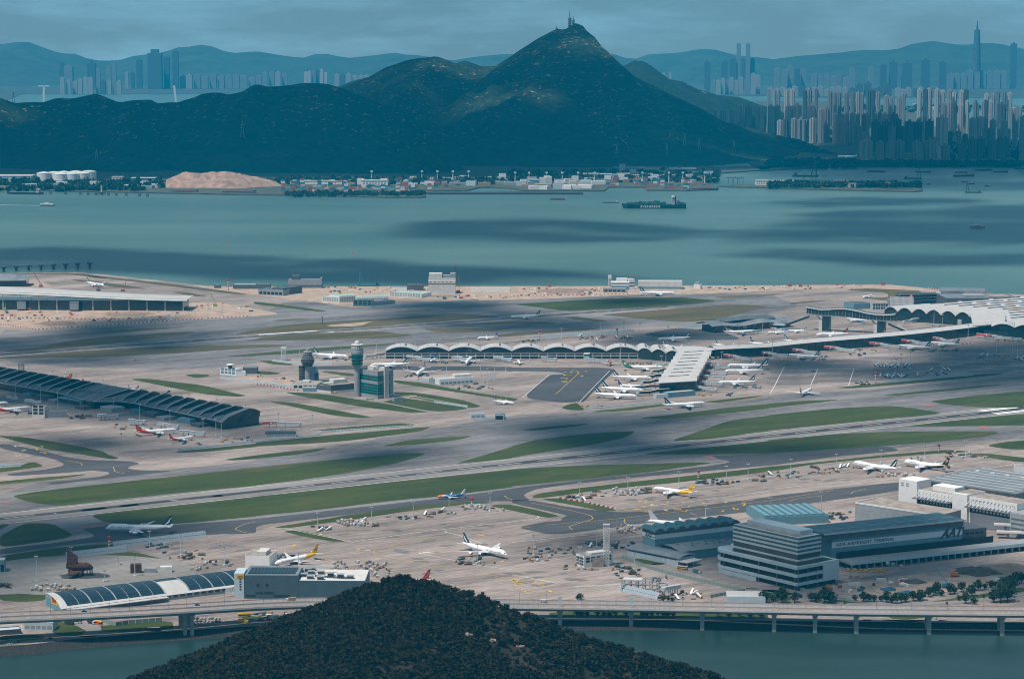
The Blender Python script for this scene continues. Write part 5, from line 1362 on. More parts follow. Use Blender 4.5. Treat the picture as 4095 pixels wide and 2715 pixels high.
# ---- control towers and offices
A, B, Cc = 'C2 915,880', 'C2 1122,913', 'C2 1280,896'
hA = htop(B, 'C2', 662)
o, L, dep, h = block(A, B, depth_to(A, B, Cc), hA, 'teal glass office block below the tall control tower', GREYW, ROOFF, name='control_office',
     extra=((.3, .25, .65, .6, 5, CONCW), (.7, .5, .95, .8, 4, CONCW)))
fl = (h - 12) / 7
for k in range(7):
 z = 6 + k * fl
 if k == 4: continue
 wbox(o, 'teal_band', -.2, -.2, z, L + .2, dep - 6, z + fl * .93, TGLASS)
 panes(o, 'window', L * .02, L * .98, z + fl * .15, z + fl * .62, 9, 1, DGLASS, y=-.2, gap=.08)
 panes(o, 'window', dep * .02, dep * .30, z + fl * .15, z + fl * .62, 3, 1, DGLASS, side=L + .2, gap=.08)
wbox(o, 'stair_core', L + .1, dep * .38, 0, L + 2.2, dep * .66, h + 7, CONCW)
panes(o, 'window', dep * .50, dep * .53, 4, h, 1, 8, DGLASS, side=L + 2.2, gap=.5)
dm = MB().lathe([(.3, h + .2), (.3, h + 3)], L * .75, dep * .3, 8); dm.lathe([(.2, h + 3), (2.6, h + 4.2), (2.7, h + 4.4)], L * .75, dep * .3, 14); dm.build('dish', MARKW, o)
def control_tower(spec, prof, label, name='control_tower', glassz=(), rings=()):
 P = g(spec); o = empty(name, (P.x, P.y, 0), 0, label, 'control tower')
 Z = lambda y: zat(P, rowy('C2', y))
 segs = {}
 for nm, pr, mat in prof: MB().lathe([(r, Z(y)) for r, y in pr], 0, 0, 24).build(nm, mat, o)
 for nm, r, y0, y1, n, mat in rings:
  for i in range(n):
   a = 2 * math.pi * i / n
   MB().box(-r * 2.4 / n, -.12, 0, r * 2.4 / n, .12, Z(y1) - Z(y0)).build(nm, mat, o, loc=(r * math.cos(a), r * math.sin(a), Z(y0)), rz=a + math.pi / 2)
 return o
control_tower('C2 935,888', [('shaft', [(4.5, 888), (4.2, 650), (4.6, 620), (7.6, 596)], GREYW), ('office_drum', [(7.6, 595), (8.6, 540), (8.9, 495)], TGLASS), ('gallery', [(9.6, 494), (9.8, 470), (9.0, 466), (9.0, 448)], GREYW), ('cab', [(8.2, 447), (8.9, 416)], DGLASS), ('cab_roof', [(9.3, 415), (9.2, 408), (4.2, 405), (3.8, 388), (3.2, 380), (1.2, 374)], CONCW)],
              'tall round control tower with teal glazed head behind the teal office block',
              rings=(('window', 8.35, 590, 578, 22, DGLASS), ('window', 8.75, 560, 546, 22, DGLASS), ('window', 8.95, 528, 514, 22, DGLASS), ('mullion', 8.6, 446, 417, 20, CONCW)))
control_tower('C2 478,752', [('shaft', [(5.2, 752), (4.6, 610)], GREYW), ('lower_drum', [(7.0, 609), (9.3, 585), (10.3, 570), (10.5, 545), (9.8, 541)], DGLASS), ('upper_drum', [(9.2, 540), (8.9, 518), (7.0, 515), (6.8, 500)], DGREY), ('cab', [(6.0, 499), (6.9, 478)], DGLASS), ('cab_roof', [(7.0, 477), (6.6, 472), (2.4, 470), (2.2, 455), (1.8, 449)], GREYW)],
              'shorter dark control tower with wide glazed rings', rings=(('window', 10.4, 566, 552, 24, DGREY), ('mullion', 6.5, 498, 479, 14, GREYW), ('rail', 9.4, 541, 538, 20, STEEL)))
P = g('C2 425,752'); o = empty('tower_base_building', (P.x, P.y, 0), 0, 'rounded dark glass base of the shorter control tower', 'building')
zz = zat(P, rowy('C2', 612)); MB().lathe([(5.5, 0), (5.5, zz), (4.8, zz + 1)], 0, 2, 18).build('glass_drum', DGLASS, o)
for i in range(6): MB().lathe([(5.65, zz * (i + 1) / 7), (5.65, zz * (i + 1) / 7 + .5)], 0, 2, 18).build('floor_band', GREYW, o)
wbox(o, 'side_wing', 14, -2, 0, 24, 14, zz * .9, BLUEW); wbox(o, 'side_wing', 20, -3, 0, 26, 10, zz * .55, DGLASS)
block('C2 335,830', 'C2 575,835', 30, htop('C2 335,830', 'C2', 768), 'pale low building at the foot of the shorter control tower', CONCW, ROOFF, win=(5, 1, 3, 8, DGLASS), extra=((.3, .3, .6, .7, 3, CONCW),))
block('C2 430,845', 'C2 555,845', 10, htop('C2 430,845', 'C2', 808), 'small pavilion with curved pale roof by the shorter control tower', BLUEW, ROOFW, name='pavilion', parapet=0)
o, L, dep, h = block('C2 560,848', 'C2 690,864', 30, htop('C2 560,848', 'C2', 785), 'narrow end of the dark banded plant building', DGREY, ROOFF, name='plant_wing', bands=((0, 4, CONCW),))
o, L, dep, h = block('C2 692,864', 'C2 905,845', 34, htop('C2 692,864', 'C2', 790), 'dark banded plant building with roof vents left of the teal office', DGREY, ROOFF, name='plant_building', bands=((0, 4, CONCW),), extra=((.35, .5, .95, .9, 6, CONCW),))
for i in range(8): wbox(o, 'roof_vent', L * (.02 + .06 * i), dep * .5, h + .2, L * (.05 + .06 * i), dep * .9, h + 1.8, STEEL)
block('C2 1275,938', 'C2 1365,932', 9, 5, 'little grey hut beside the teal office', GREYW, ROOFG, name='hut')
block('C2 1600,768', 'C2 1690,775', 12, 7, 'grey lean-to of the remote apron shed', GREYW, ROOFG, name='lean_to')
block('C2 1692,785', 'C2 2010,765', 26, htop('C2 1692,785', 'C2', 735), 'white remote apron shed with roller doors', MARKW, ROOFW, name='apron_shed', win=(8, 1, 1, 5, BLUEW), extra=((.5, .3, .98, .8, 5, CONCW),))
o, L, dep, h = block('C1 2030,688', 'C1 2175,700', 16, htop('C1 2030,688', 'C1', 632), 'small white building with a glazed lookout cab', MARKW, ROOFW, name='lookout_building', win=(4, 2, 2, 12, BLUEW))
MB().lathe([(3.2, h), (3.2, h + 3), (5.6, h + 6.2)], L * .45, 8, 14).build('cab', DGLASS, o); MB().lathe([(6.2, h + 6.2), (6.0, h + 7), (1, h + 8)], L * .45, 8, 14).build('cab_roof', MARKW, o)
block('C1 2175,700', 'C1 2265,698', 14, 6, 'low white wing of the lookout building', MARKW, ROOFW, name='low_wing')
block('C1 2240,680', 'C2 10,680', 20, 9, 'dark steel frame shed right of the lookout building', DGREY, ROOFG, name='frame_shed')
block('C2 1980,1092', 'C2 2115,1088', 9, 6, 'pale box on the tunnel island', LBLUE, ROOFW, name='tunnel_box', win=(3, 1, 1, 5, GREYW))
o, L, dep, h = block('C2 2200,1100', 'C2 2285,1102', 14, 6.5, 'dark tunnel portal on the tunnel island', LBLUE, ROOFD, name='tunnel_portal'); wbox(o, 'opening', L * .08, -.2, 0, L * .92, .1, 5.5, BLACK)
block('C2 85,1262', 'C2 368,1260', 12, htop('C2 85,1262', 'C2', 1220), 'low apron office with a dark roof band below the red jet bridge', CONCW, ROOFF, name='apron_office', bands=((4, 7, DGREY),), win=(12, 1, 1, 3.5, BLUEW))
block('C3 1330,912', 'C3 1440,905', 10, 6, 'pale blue plant box before the short pier', LBLUE, ROOFW, name='plant_box')
block('C3 1440,900', 'C3 1690,880', 14, 7, 'shed with curved pale roof before the short pier', BLUEW, ROOFW, name='shed')
block('C2 1510,745', 'C2 1595,750', 10, 3.5, 'pale store beside the remote apron shed', LBLUE, ROOFW, name='store')
# ---- far side construction yard
yard = [
 ('B2 295,1275', 'B2 605,1275', 30, 'B2', 1200, 'grey fin clad block near the far sea edge', GREYW, ROOFG, dict(bands=((3, 7, DGREY),), extra=((.1, .2, .33, .8, 9, DGREY), (.96, .1, 1.0, .9, 4, GREYW)))),
 ('B2 20,1335', 'B2 250,1345', 30, 'B2', 1285, 'long low dark roofed fire station on the far side', GREYW, ROOFD, dict(win=(6, 1, 1, 8, BLACK))),
 ('B2 250,1340', 'B2 425,1318', 30, 'B2', 1278, 'dark block right of the far fire station', DGREY, ROOFD, {}),
 ('B2 612,1402', 'B2 765,1412', 46, 'B2', 1350, 'three storey white site office with mint roof', MARKW, ROOFM, dict(win=(9, 3, 2, 11, GREYW))),
 ('B2 770,1412', 'B2 918,1402', 42, 'B2', 1352, 'right half of the mint roofed site office', MARKW, ROOFM, dict(win=(9, 3, 2, 11, GREYW))),
 ('B2 925,1392', 'B2 1225,1385', 40, 'B2', 1362, 'low mint roofed site hall', MARKW, ROOFM, dict(win=(14, 1, 2, 5, GREYW))),
 ('B2 1220,1350', 'B2 1525,1365', 46, 'B2', 1318, 'broad mint roofed site hall farther right', MARKW, ROOFM, dict(win=(12, 2, 1, 9, GREYW))),
 ('B2 895,1442', 'B2 1072,1444', 20, 'B2', 1392, 'dark blue block at the bend of the far taxiway', BLUEW, ROOFD, dict(win=(4, 2, 3, 12, DGLASS))),
 ('B2 1075,1440', 'B2 1282,1420', 22, 'B2', 1408, 'low grey block beside the dark blue block', GREYW, ROOFG, {}),
 ('B2 1392,1295', 'B2 1540,1295', 18, 'B2', 1245, 'dark site block with pale frame near the sea', DGREY, ROOFG, dict(extra=((0, 0, 1, .06, 1.2, MARKW),))),
 ('B2 1250,1292', 'B2 1392,1292', 18, 'B2', 1268, 'low pale site shed near the sea', MARKW, ROOFG, {}),
 ('B2 1985,1302', 'B2 2338,1302', 28, 'B2', 1280, 'long mint roofed shed by the sea', MARKW, ROOFM, {}),
 ('B1 2150,1282', 'B1 2361,1282', 26, 'B1', 1245, 'dark shed behind the striped mast', DGREY, ROOFW, {}),
 ('B1 1975,1275', 'B1 2030,1275', 16, 'B1', 1250, 'small dark block left of the striped mast', DGREY, ROOFG, {}),
 ('B2 0,1282', 'B2 130,1282', 22, 'B2', 1240, 'dark depot right of the striped mast', DGREY, ROOFG, {}),
 ('B3 915,1292', 'B3 1078,1292', 24, 'B3', 1222, 'dark glazed middle of the white fire tower block', BLUEW, ROOFG, dict(bands=((9, 12, MARKW), (15, 17, MARKW)), extra=((.3, .2, .9, .8, 8, MARKW),))),
 ('B3 1080,1292', 'B3 1130,1290', 22, 'B3', 1195, 'white stair block of the white fire tower block', MARKW, ROOFW, dict(bands=((8, 10, DGLASS), (14, 16, DGLASS)))),
 ('B3 886,1268', 'B3 915,1268', 6, 'B3', 1158, 'slim white hose tower with small openings', MARKW, ROOFW, dict(win=(2, 7, 2, 20, GREYW))),
 ('B3 838,1312', 'B3 1050,1314', 14, 'B3', 1275, 'low grey front of the white fire tower block', GREYW, ROOFW, dict(win=(5, 1, 1, 6, DGLASS))),
 ('B3 1162,1282', 'B3 1568,1284', 34, 'B3', 1215, 'long white hangar like hall by the far sea edge', CONCW, ROOFW, dict(bands=((0, 5, BLUEW),))),
 ('B3 1675,1278', 'B3 1735,1280', 14, 'B3', 1240, 'tiny white hut with raised top by the far sea edge', MARKW, ROOFW, dict(extra=((.1, .2, .8, .8, 5, GREYW),))),
 ('B4 1115,1462', 'B4 1345,1462', 30, 'B4', 1385, 'grey block with a grid of pale windows beyond the hall roofs', GREYW, ROOFG, dict(win=(20, 6, 3, 24, MARKW))),
 ('B4 960,1480', 'B4 1110,1480', 30, 'B4', 1430, 'pale blue office with overhanging roof beyond the sky bridge', LBLUE, ROOFD, dict(win=(6, 2, 2, 14, DGLASS))),
 ('B4 790,1468', 'B4 960,1460', 40, 'B4', 1425, 'low blue roofed hall beyond the sky bridge', BLUEW, ROOFD, {}),
 ('B4 1645,1475', 'B4 2290,1470', 90, 'B4', 1370, 'broad dark louvred block at the far right', DGREY, ROOFG, dict(extra=((.3, .3, .6, .7, 3, GREYW), (.65, .2, .95, .6, 2, ROOFF)))),
 ('B4 1580,1310', 'B4 2000,1318', 60, 'B4', 1300, 'low grey roofed hall on the far right seawall', GREYW, ROOFG, {}),
 ('B4 2290,1420', 'B4 2500,1425', 40, 'B4', 1370, 'dark shed at the far right edge', DGREY, ROOFG, {}),
]
for A, B, dep, tr, y, lb, wm, rm, kw in yard:
 block(A, B, dep, max(3.5, htop(A, tr, y)), lb, wm, rm, name='site_building' if A[0] == 'B' and A[1] in '123' else 'far_office', **kw)
o, L, dep, h = block('B2 1590,1328', 'B2 1838,1328', 34, htop('B2 1590,1328', 'B2', 1182), 'tall pale windowless block beside the sea', CONCW, ROOFG, name='plant_block', bands=((20, 22, DGREY), (26, 29, MARKW)), extra=((.02, .2, .5, .9, 9, CONCW), (.8, .1, 1, .9, 9, GREYW), (.5, .3, .8, .8, 5, GREYW)))
for i in range(6): wbox(o, 'vent', L * (.05 + .15 * i), -.2, h * .76, L * (.12 + .15 * i), .1, h * .79, BLACK)
P = g('B2 1735,1312'); s = empty('green_silo_cluster', (P.x, P.y - 14, 0), 0, 'cluster of dark green silos before the tall pale block', 'silo')
for k in range(3): MB().lathe([(2.6, 0), (2.6, 16), (.4, 18.5)], (k - 1) * 5.4, 0, 12).build('silo', SILOG, s)
o, L, dep, h = block('B4 1215,1440', 'B4 1800,1425', 26, htop('B4 1215,1440', 'B4', 1335), 'long dark glass hotel slab with a white lift shaft at the far right', DGLASS, ROOFD, name='hotel', bands=((10, 10.8, GREYW), (16, 16.8, GREYW), (22, 22.8, GREYW)))
wbox(o, 'lift_shaft', L * .575, -.8, 0, L * .635, 2, h + 4, MARKW); panes(o, 'window', L * .59, L * .62, 4, h, 1, 7, DGLASS, y=-.8, gap=.4)
for x in (.17, .60):
 sg = MB().box(L * x - 3, -1.1, h - 5, L * x + 3, -.9, h + 1).build('sign_board', ORNG, o)
 MB().add([(L * x - 2, -1.2, h - 4), (L * x + 2, -1.2, h - 4), (L * x, -1.2, h + .2)], [(0, 1, 2)]).build('emblem', MARKW, sg)
for px, py in (('B4 1372,1462', 1435), ('B4 1632,1462', 1422), ('B4 1490,1465', 1445)):
 P = g(px); z0 = zat(P, rowy('B4', py)); s = empty('satellite_dish', (P.x, P.y, z0 - 6), .4, 'white satellite dish above the hall roofs, %s' % {'B4 1372,1462': 'left one', 'B4 1632,1462': 'right one', 'B4 1490,1465': 'small middle one'}[px], 'dish', 'satellite dishes')
 MB().tube((0, 0, 0), (0, 0, 6), .4).build('mast', STEEL, s); k = .5 if py == 1445 else 1
 MB().lathe([(.2, 6), (3.2 * k, 6.6), (4.6 * k, 7.6), (4.6 * k, 7.9)], 0, 0, 16).build('bowl', MARKW, s)
# ================================================================ CARGO AREA
def facade_stripe(o, L, z0, z1, mat, name='white_stripe', y=-.18): return wbox(o, name, .05, y, z0, L - .05, .1, z1, mat)
TROOF = M('teal_metal_roof', (0.05, 0.135, 0.165), 0.45, var=.15, scale=.06)
HUBW = M('hub_cladding', (0.055, 0.095, 0.12), 0.6, var=.1, scale=.1)
STRIPE = M('stripe_white', (0.60, 0.66, 0.68), 0.6, var=0.06, scale=0.2)
A, B = 'D4 583,1300', 'D4 1785,1168'
o, L, P = bframe('freight_terminal', A, B, 'huge blue grey freight hall with a white lettered stripe', 'terminal')
Z = lambda y: zat(P, rowy('D4', y))
hw = Z(1052); dep = 42
wbox(o, 'wall', 0, 0, 0, L, dep, hw, BLUEW)
wbox(o, 'dark_fascia', -9, -1.6, hw + .01, L + .3, dep + 1, Z(1002), DGREY)
stp = facade_stripe(o, L, Z(1133), Z(1080), STRIPE)
sign(stp, 'ASIA AIRFREIGHT TERMINAL', 4.6, DGREY, L * .25, -.25, (Z(1133) + Z(1080)) / 2, shear=.25, spacing=1.25)
e = sign(o, 'AAT', 13, DSTEEL, L * .91, -.25, Z(1110), shear=.45, bold=.05, name='emblem')
zr0 = Z(1002); nr = 9
for i in range(nr):
 x0, x1 = -11 + (L + 13) * i / nr, -11 + (L + 13) * (i + 1) / nr - .5
 MB().box(x0, -3, zr0 + .02, x1, dep * .55, zr0 + 1.2).build('roof_panel', TROOF, o); MB().box(x0, dep * .55 + .4, zr0 + .02, x1, dep + 2, zr0 + .9).build('roof_panel', TROOF, o)
 for j in range(4): wbox(o, 'roof_hatch', x0 + 3 + j * 3, dep * .25, zr0 + 1.2, x0 + 4.8 + j * 3, dep * .33, zr0 + 2.0, GREYW)
wbox(o, 'roof_edge', -11.4, -3.5, zr0 + .1, L + 2.4, -3.02, zr0 + 1.5, STEEL)
wbox(o, 'side_block', L, 2, 0, L + 33, dep, Z(1095), DGREY); panes(o, 'window', L + 5, L + 30, Z(1150), Z(1120), 4, 1, BLACK, y=2, gap=.3)
wbox(o, 'canopy', 12, -9, Z(1262), L + 36, 0, Z(1252), LBLUE)
panes(o, 'canopy_panel', 13, L + 34, Z(1259), Z(1254), 34, 1, DGREY, y=-9.02, gap=.12)
wbox(o, 'dock_deck', 6, -26, 5.6, L + 90, -1, 7.2, GREYW); wbox(o, 'dock_parapet', 6, -26.5, 5.4, L + 90, -26.02, 9.0, LBLUE)
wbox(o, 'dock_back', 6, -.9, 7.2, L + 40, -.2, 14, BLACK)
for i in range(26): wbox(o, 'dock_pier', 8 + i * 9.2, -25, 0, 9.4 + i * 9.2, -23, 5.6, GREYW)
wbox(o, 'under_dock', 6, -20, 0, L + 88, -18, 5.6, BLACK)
A, B, Cc = 'D3 1890,1352', 'D4 262,1528', 'D4 685,1462'
dpt = depth_to(A, B, Cc)
o, L, P = bframe('car_park_block', A, B, 'white banded multi level truck deck with offices on top, left of the freight hall', 'building')
Bp = g(B); Z = lambda y: zat(Bp, rowy('D4', y))
tiers = [(Z(1484), Z(1458)), (Z(1408), Z(1380)), (Z(1334), Z(1306)), (Z(1266), Z(1252))]
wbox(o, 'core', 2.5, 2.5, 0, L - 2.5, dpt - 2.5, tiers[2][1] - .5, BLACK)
for k, (z0, z1) in enumerate(tiers):
 poly = [(L, 0), (L, dpt), (0, dpt)] + [(14 - 14 * math.cos(t) - 8 + 8 * 0, 14 - 14 * math.sin(t)) for t in [i * math.pi / 12 for i in range(0, 7)]]
 if k == 3: poly = [(L - 2, 3), (L - 2, dpt * .66), (10, dpt * .66), (10, 10), (16, 3)]
 MB().prism(poly, z0, z1).build('deck_band', LBLUE, o)
wbox(o, 'front_panel', L * .02, -.3, 0, L * .5, .5, 4.2, LBLUE)
for i in range(5): wbox(o, 'pillar', 8 + (L - 12) * i / 4, .6, 0, 9.4 + (L - 12) * i / 4, 1.8, tiers[2][0], DGREY)
for i in range(3):
 wbox(o, 'pillar', L - 1.8, 2 + (dpt - 5) * i / 4, 0, L - .6, 3.4 + (dpt - 5) * i / 4, tiers[2][0], DGREY)
wbox(o, 'side_wall', L - .6, dpt * .62, tiers[0][0], L + .25, dpt, tiers[2][0], LBLUE)
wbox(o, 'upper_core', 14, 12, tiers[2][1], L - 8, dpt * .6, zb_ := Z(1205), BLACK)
wbox(o, 'roof_deck', 6, 3, tiers[2][1] - .6, L - 3, dpt - 3, tiers[2][1] - .2, ROOFF)
wbox(o, 'roof_garden', L * .75, dpt * .5, tiers[2][1] - .19, L - 4, dpt - 4, tiers[2][1] + .2, GRAS)
zb, zt = Z(1205), Z(1050)
x0, x1, y1 = L * .16, L - 3, dpt * .62
wbox(o, 'office_core', x0 + .6, 4.6, tiers[2][1] - .3, x1 - .6, y1 - .6, zt - 1, DGLASS)
for k in range(4):
 z = zb + (zt - zb) * k / 4; wbox(o, 'office_band', x0, 4, z, x1, y1, z + (zt - zb) * .125, LBLUE)
 panes(o, 'window', x0 + 1, x1 - 1, z + (zt - zb) * .13, z + (zt - zb) * .245, 22, 1, M('office_glass', (0.05, 0.11, 0.11), .25), y=4.55, gap=.12)
 panes(o, 'window', 5, y1 - 1, z + (zt - zb) * .13, z + (zt - zb) * .245, 10, 1, M('office_glass'), side=x1 - .55, gap=.12)
wbox(o, 'office_roof', x0 + .8, 4.8, zt - 1.2, x1 - .8, y1 - .8, zt, LBLUE); wbox(o, 'roof_terrace', x0 + 4, 8, zt + .01, x1 - 6, y1 - 4, zt + .4, ROOFF); wbox(o, 'plant_room', x0 + 8, y1 * .45, zt + .02, x1 - 10, y1 - 2, zt + 4, LBLUE)
for i in range(6): wbox(o, 'stilt', x0 + 3 + (x1 - x0 - 8) * i / 5, 6, tiers[2][1] - .2, x0 + 4.4 + (x1 - x0 - 8) * i / 5, 7.4, zb, DGREY)
A, B, Cc = 'D3 1315,1200', 'D3 2078,1108', 'D3 1182,1158'
o, L, P = bframe('wavy_cargo_shed', A, B, 'blue grey cargo shed with white stripe and wavy roof', 'warehouse')
Z = lambda y: zat(P, rowy('D3', y)); dpt = 24
wbox(o, 'wall', 0, 0, 0, L, dpt, Z(1008), BLUEW); wbox(o, 'white_stripe', -.2, -.2, Z(1052), L + .1, dpt + .1, Z(1012), STRIPE)
wbox(o, 'upper_band', -.3, -.3, Z(1007), L + .2, dpt + .2, Z(985), DGREY)
nw = 8
for k in range(nw):
 rows = []
 for i in range(7):
  t = i / 6; x = -2 + (L + 4) * (k + t) / nw; z = Z(984) + 3.6 * math.sin(math.pi * t)
  rows.append([(x, -2.5, z + .2), (x, dpt * .5, z + 1.0), (x, dpt + 2.5, z + .2)])
 rs = loft(o, 'roof_wave', rows, TROOF); MB().grid([[r[0], (r[0][0], r[0][1], Z(985) - .2)] for r in rows]).build('wave_gable', DGREY, rs)
 MB().lathe([(1.2, Z(984) + 3.8), (1.2, Z(984) + 5.0)], rows[3][0][0], dpt * .3, 10).build('roof_vent', SILOG, rs)
t = sign(o, 'AAT', 6.5, DSTEEL, -.35, dpt * .52, Z(1030), shear=.45, rot=R(-90), name='emblem'); t.location = (-.4, dpt * .52, Z(1030))
t = sign(o, 'ASIA AIRFREIGHT', 1.7, DSTEEL, -.35, dpt * .2, Z(1036), shear=.2, rot=R(-90)); t.location = (-.4, dpt * .17, Z(1034))
lowr = wbox(o, 'lower_hall', L * .1, -34, 0, L * 1.02, -.4, 9, BLUEW)
loft(o, 'lower_roof', [[(L * (.08 + .96 * i / 14), -36, 9.2), (L * (.08 + .96 * i / 14), -18, 11.8), (L * (.08 + .96 * i / 14), 0, 11)] for i in range(15)], ROOFG)
for i in range(14): MB().lathe([(1.3, 11.2), (1.3, 12.1)], L * (.2 + .055 * i), -12 - (i % 3) * 5, 10).build('roof_vent', SILOG, o)
A, B = 'D3 1062,1205', 'D3 1530,1298'
o, L, P = bframe('curved_roof_hall', A, B, 'low pale hall with a curved roof in front of the wavy shed', 'warehouse')
wbox(o, 'wall', 0, 0, 0, L, 26, 8, LBLUE); panes(o, 'window', 1, L - 1, 5.6, 7.4, 40, 1, DGLASS, gap=.2)
loft(o, 'curved_roof', [[(-2 + (L + 4) * i / 6, -1, 8.3), (-2 + (L + 4) * i / 6, 6, 10), (-2 + (L + 4) * i / 6, 15, 10.6), (-2 + (L + 4) * i / 6, 28, 8.6)] for i in range(7)], ROOFG)
wbox(o, 'porch_roof', L, -2, 5.2, L + 14, 22, 5.9, ROOFW); 
for y in (0, 10, 20): wbox(o, 'porch_post', L + 12, y, 0, L + 12.6, y + .6, 5.2, STEEL)
A, B = 'D4 800,890', 'D4 1560,1010'
o, L, P = bframe('ramp_building', A, B, 'grey walled truck ramp deck behind the freight hall', 'building')
h0 = zat(P, rowy('D4', 712)); wbox(o, 'wall', 0, 0, 0, L, 46, h0 - 1, GREYW); wbox(o, 'ramp_deck', .5, .5, h0 - .99, L, 46, h0 - .7, ROOFF); wbox(o, 'parapet', 0, -.2, h0 - 1, L, .5, h0 + .6, MARKW); wbox(o, 'parapet', -.2, .51, h0 - 1, .4, 46, h0 + .6, MARKW)
A, B = 'D4 975,870', 'D4 2062,1060'
o, L, P = bframe('white_cargo_building', A, B, 'white cargo building with slanted tie rods over its loading canopies', 'building')
Z = lambda y: zat(P, rowy('D4', y))
h1 = Z(610); by = 46
wbox(o, 'end_tower', 0, by - 2, 0, L * .16, by + 24, Z(535), MARKW); panes(o, 'window', L * .01, L * .1, Z(600), Z(560), 2, 2, GREYW, y=by - 2, gap=.4)
for x0, x1, dz in ((.16, .46, 0), (.475, .60, 3.5), (.60, .995, 1.5)):
 wbox(o, 'wall', L * x0, by - (4 if x0 == .475 else 0), 0, L * x1, by + 30, h1 + dz, MARKW); wbox(o, 'flat_roof', L * x0 + .5, by + 1, h1 + dz + .01, L * x1 - .5, by + 29.5, h1 + dz + .3, ROOFF)
wbox(o, 'upper_box', L * .25, by + 8, h1 + .3, L * .44, by + 26, h1 + 6, MARKW)
zc_ = h1 - 9
for x0, x1, n_ in ((.16, .47, 10), (.605, .99, 12)):
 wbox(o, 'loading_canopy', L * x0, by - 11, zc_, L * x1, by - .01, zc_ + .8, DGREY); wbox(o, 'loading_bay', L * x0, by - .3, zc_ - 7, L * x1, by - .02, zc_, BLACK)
 panes(o, 'dock_door', L * x0 + 3, L * x1 - 3, zc_ - 6, zc_ - 2, n_, 1, MARKW, y=by - .3, gap=.45)
 for i in range(n_):
  x = L * x0 + (L * (x1 - x0)) * (i + .5) / n_; MB().bar((x, by, zc_ + 7.5), (x - 2, by - 10.6, zc_ + .9), .55).build('tie_rod', MARKW, o)
panes(o, 'panel', L * .62, L * .98, h1 - 3.5, h1 - .5, 12, 1, GREYW, y=by, gap=.5)
wbox(o, 'right_block', L, by - 14, 0, L + 34, by + 40, h1 - 6, GREYW)
for i in range(4): wbox(o, 'louvre', L + 2, by - 14.2, 4 + i * (h1 - 12) / 4, L + 30, by - 13.9, 5.6 + i * (h1 - 12) / 4, DGREY)
wbox(o, 'corrugated_box', L + 14, by + 20, h1 - 5.9, L + 50, by + 55, h1 + 4, MARKW)
A, B = 'D4 1440,560', 'D4 2280,690'
o, L, P = bframe('cargo_hangar', A, B, 'wide dark roofed cargo hall beyond the white cargo building', 'warehouse')
hh = zat(P, rowy('D4', 505)); wbox(o, 'wall', 0, 0, 0, L, 118, hh, GREYW); panes(o, 'cargo_door', 4, L - 4, 1, hh - 2, 9, 1, DGREY, gap=.5)
for i in range(8):
 MB().box(-3, -3 + i * 15.4, hh, L + 3, -3 + (i + 1) * 15.4 - .3, hh + 1 + (i % 2) * .1).build('roof_panel', ROOFG, o)
 MB().bar((4, i * 15.4 + 4, hh + 1.5), (L - 4, i * 15.4 + 4, hh + 1.5), 1.0, .8).build('roof_ridge_vent', STEEL, o)
for i in range(5): wbox(o, 'roof_hatch', 10 + i * 22, 90, hh + 1.1, 16 + i * 22, 94, hh + 2, CONCW)
block('D4 2272,470', 'D4 2500,475', 20, htop('D4 2272,470', 'D4', 388), 'white box building at the right edge behind the cargo hall', MARKW, ROOFF, name='cargo_office')
block('D4 -30,925', 'D4 560,900', 70, 9, 'pale ribbed low roofs between the sheds', BLUEW, TROOF, name='ribbed_shed', parapet=0, extra=tuple((.02 + .12 * i, .05, .10 + .12 * i, .95, 1.6, BLUEW) for i in range(8)))
m = empty('elevated_road', tuple(g('D4 2080,1010')), 0, 'pale elevated road on columns at the right edge', 'bridge')
for z, dy, sp in ((12, 0, 0), (7, -16, 12)):
 MB().bar((0, dy, z), (150, dy - 38, z), 9, 1.4).build('deck', CONCW, m)
 MB().bar((0, dy - 4.4, z + 1.2), (150, dy - 42.4, z + 1.2), .5, 1.2).build('parapet', MARKW, m)
 for i in range(5): MB().box(12 + i * 30 - 1, dy - (12 + i * 30) * .253 - 1, 0, 12 + i * 30 + 1, dy - (12 + i * 30) * .253 + 1, z - .7).build('column', GREYW, m)
# ---- solar roofed warehouse
P = g('E1 425,514'); hl = zat(P, rowy('E1', 398))
P0, P1, P2 = g('E1 425,396', hl), g('E1 2330,160', hl), g('E1 832,510', hl - 7.5)
ax = P1 - P0; Ld = ax.length * .97; rot_ = math.atan2(ax.y, ax.x) - math.pi / 2
o = empty('solar_warehouse', (P0.x, P0.y, 0), rot_, 'long pale warehouse with curved roof covered in solar panels', 'warehouse')
L = (P2 - P0).dot(Vector((math.cos(rot_), math.sin(rot_), 0)))
prof = [(0, hl), (.12, hl + .8), (.3, hl + 1.0), (.5, hl + .3), (.68, hl - 1.4), (.82, hl - 3.6), (.95, hl - 6.8), (1.0, hl - 7.4)]
def rz_(x): return float(np.interp(x, [p[0] for p in prof], [p[1] for p in prof]))
MB().add([(0, 0, 0), (L, 0, 0)] + [(L * x, 0, z) for x, z in prof[::-1]], [tuple(range(10))]).build('gable_wall', BLUEW, o)
MB().add([(L * x, -.15, z - 3.2) for x, z in prof] + [(L * x, -.15, z) for x, z in prof[::-1]], [tuple(range(16))]).build('gable_trim', MARKW, o)
loft(o, 'curved_roof', [[(L * x, y, z + .15) for x, z in prof] for y in (-1.5, Ld * .25, Ld * .5, Ld * .75, Ld)], ROOFW)
wbox(o, 'side_wall', L - .6, .3, 0, L, Ld, hl - 7.6, GREYW); wbox(o, 'rear_wall', 0, .4, 0, .6, Ld, hl - .2, GREYW)
wbox(o, 'eave_canopy', L + .02, 4, hl - 8.2, L + 7, Ld * .5, hl - 7.6, ROOFW)
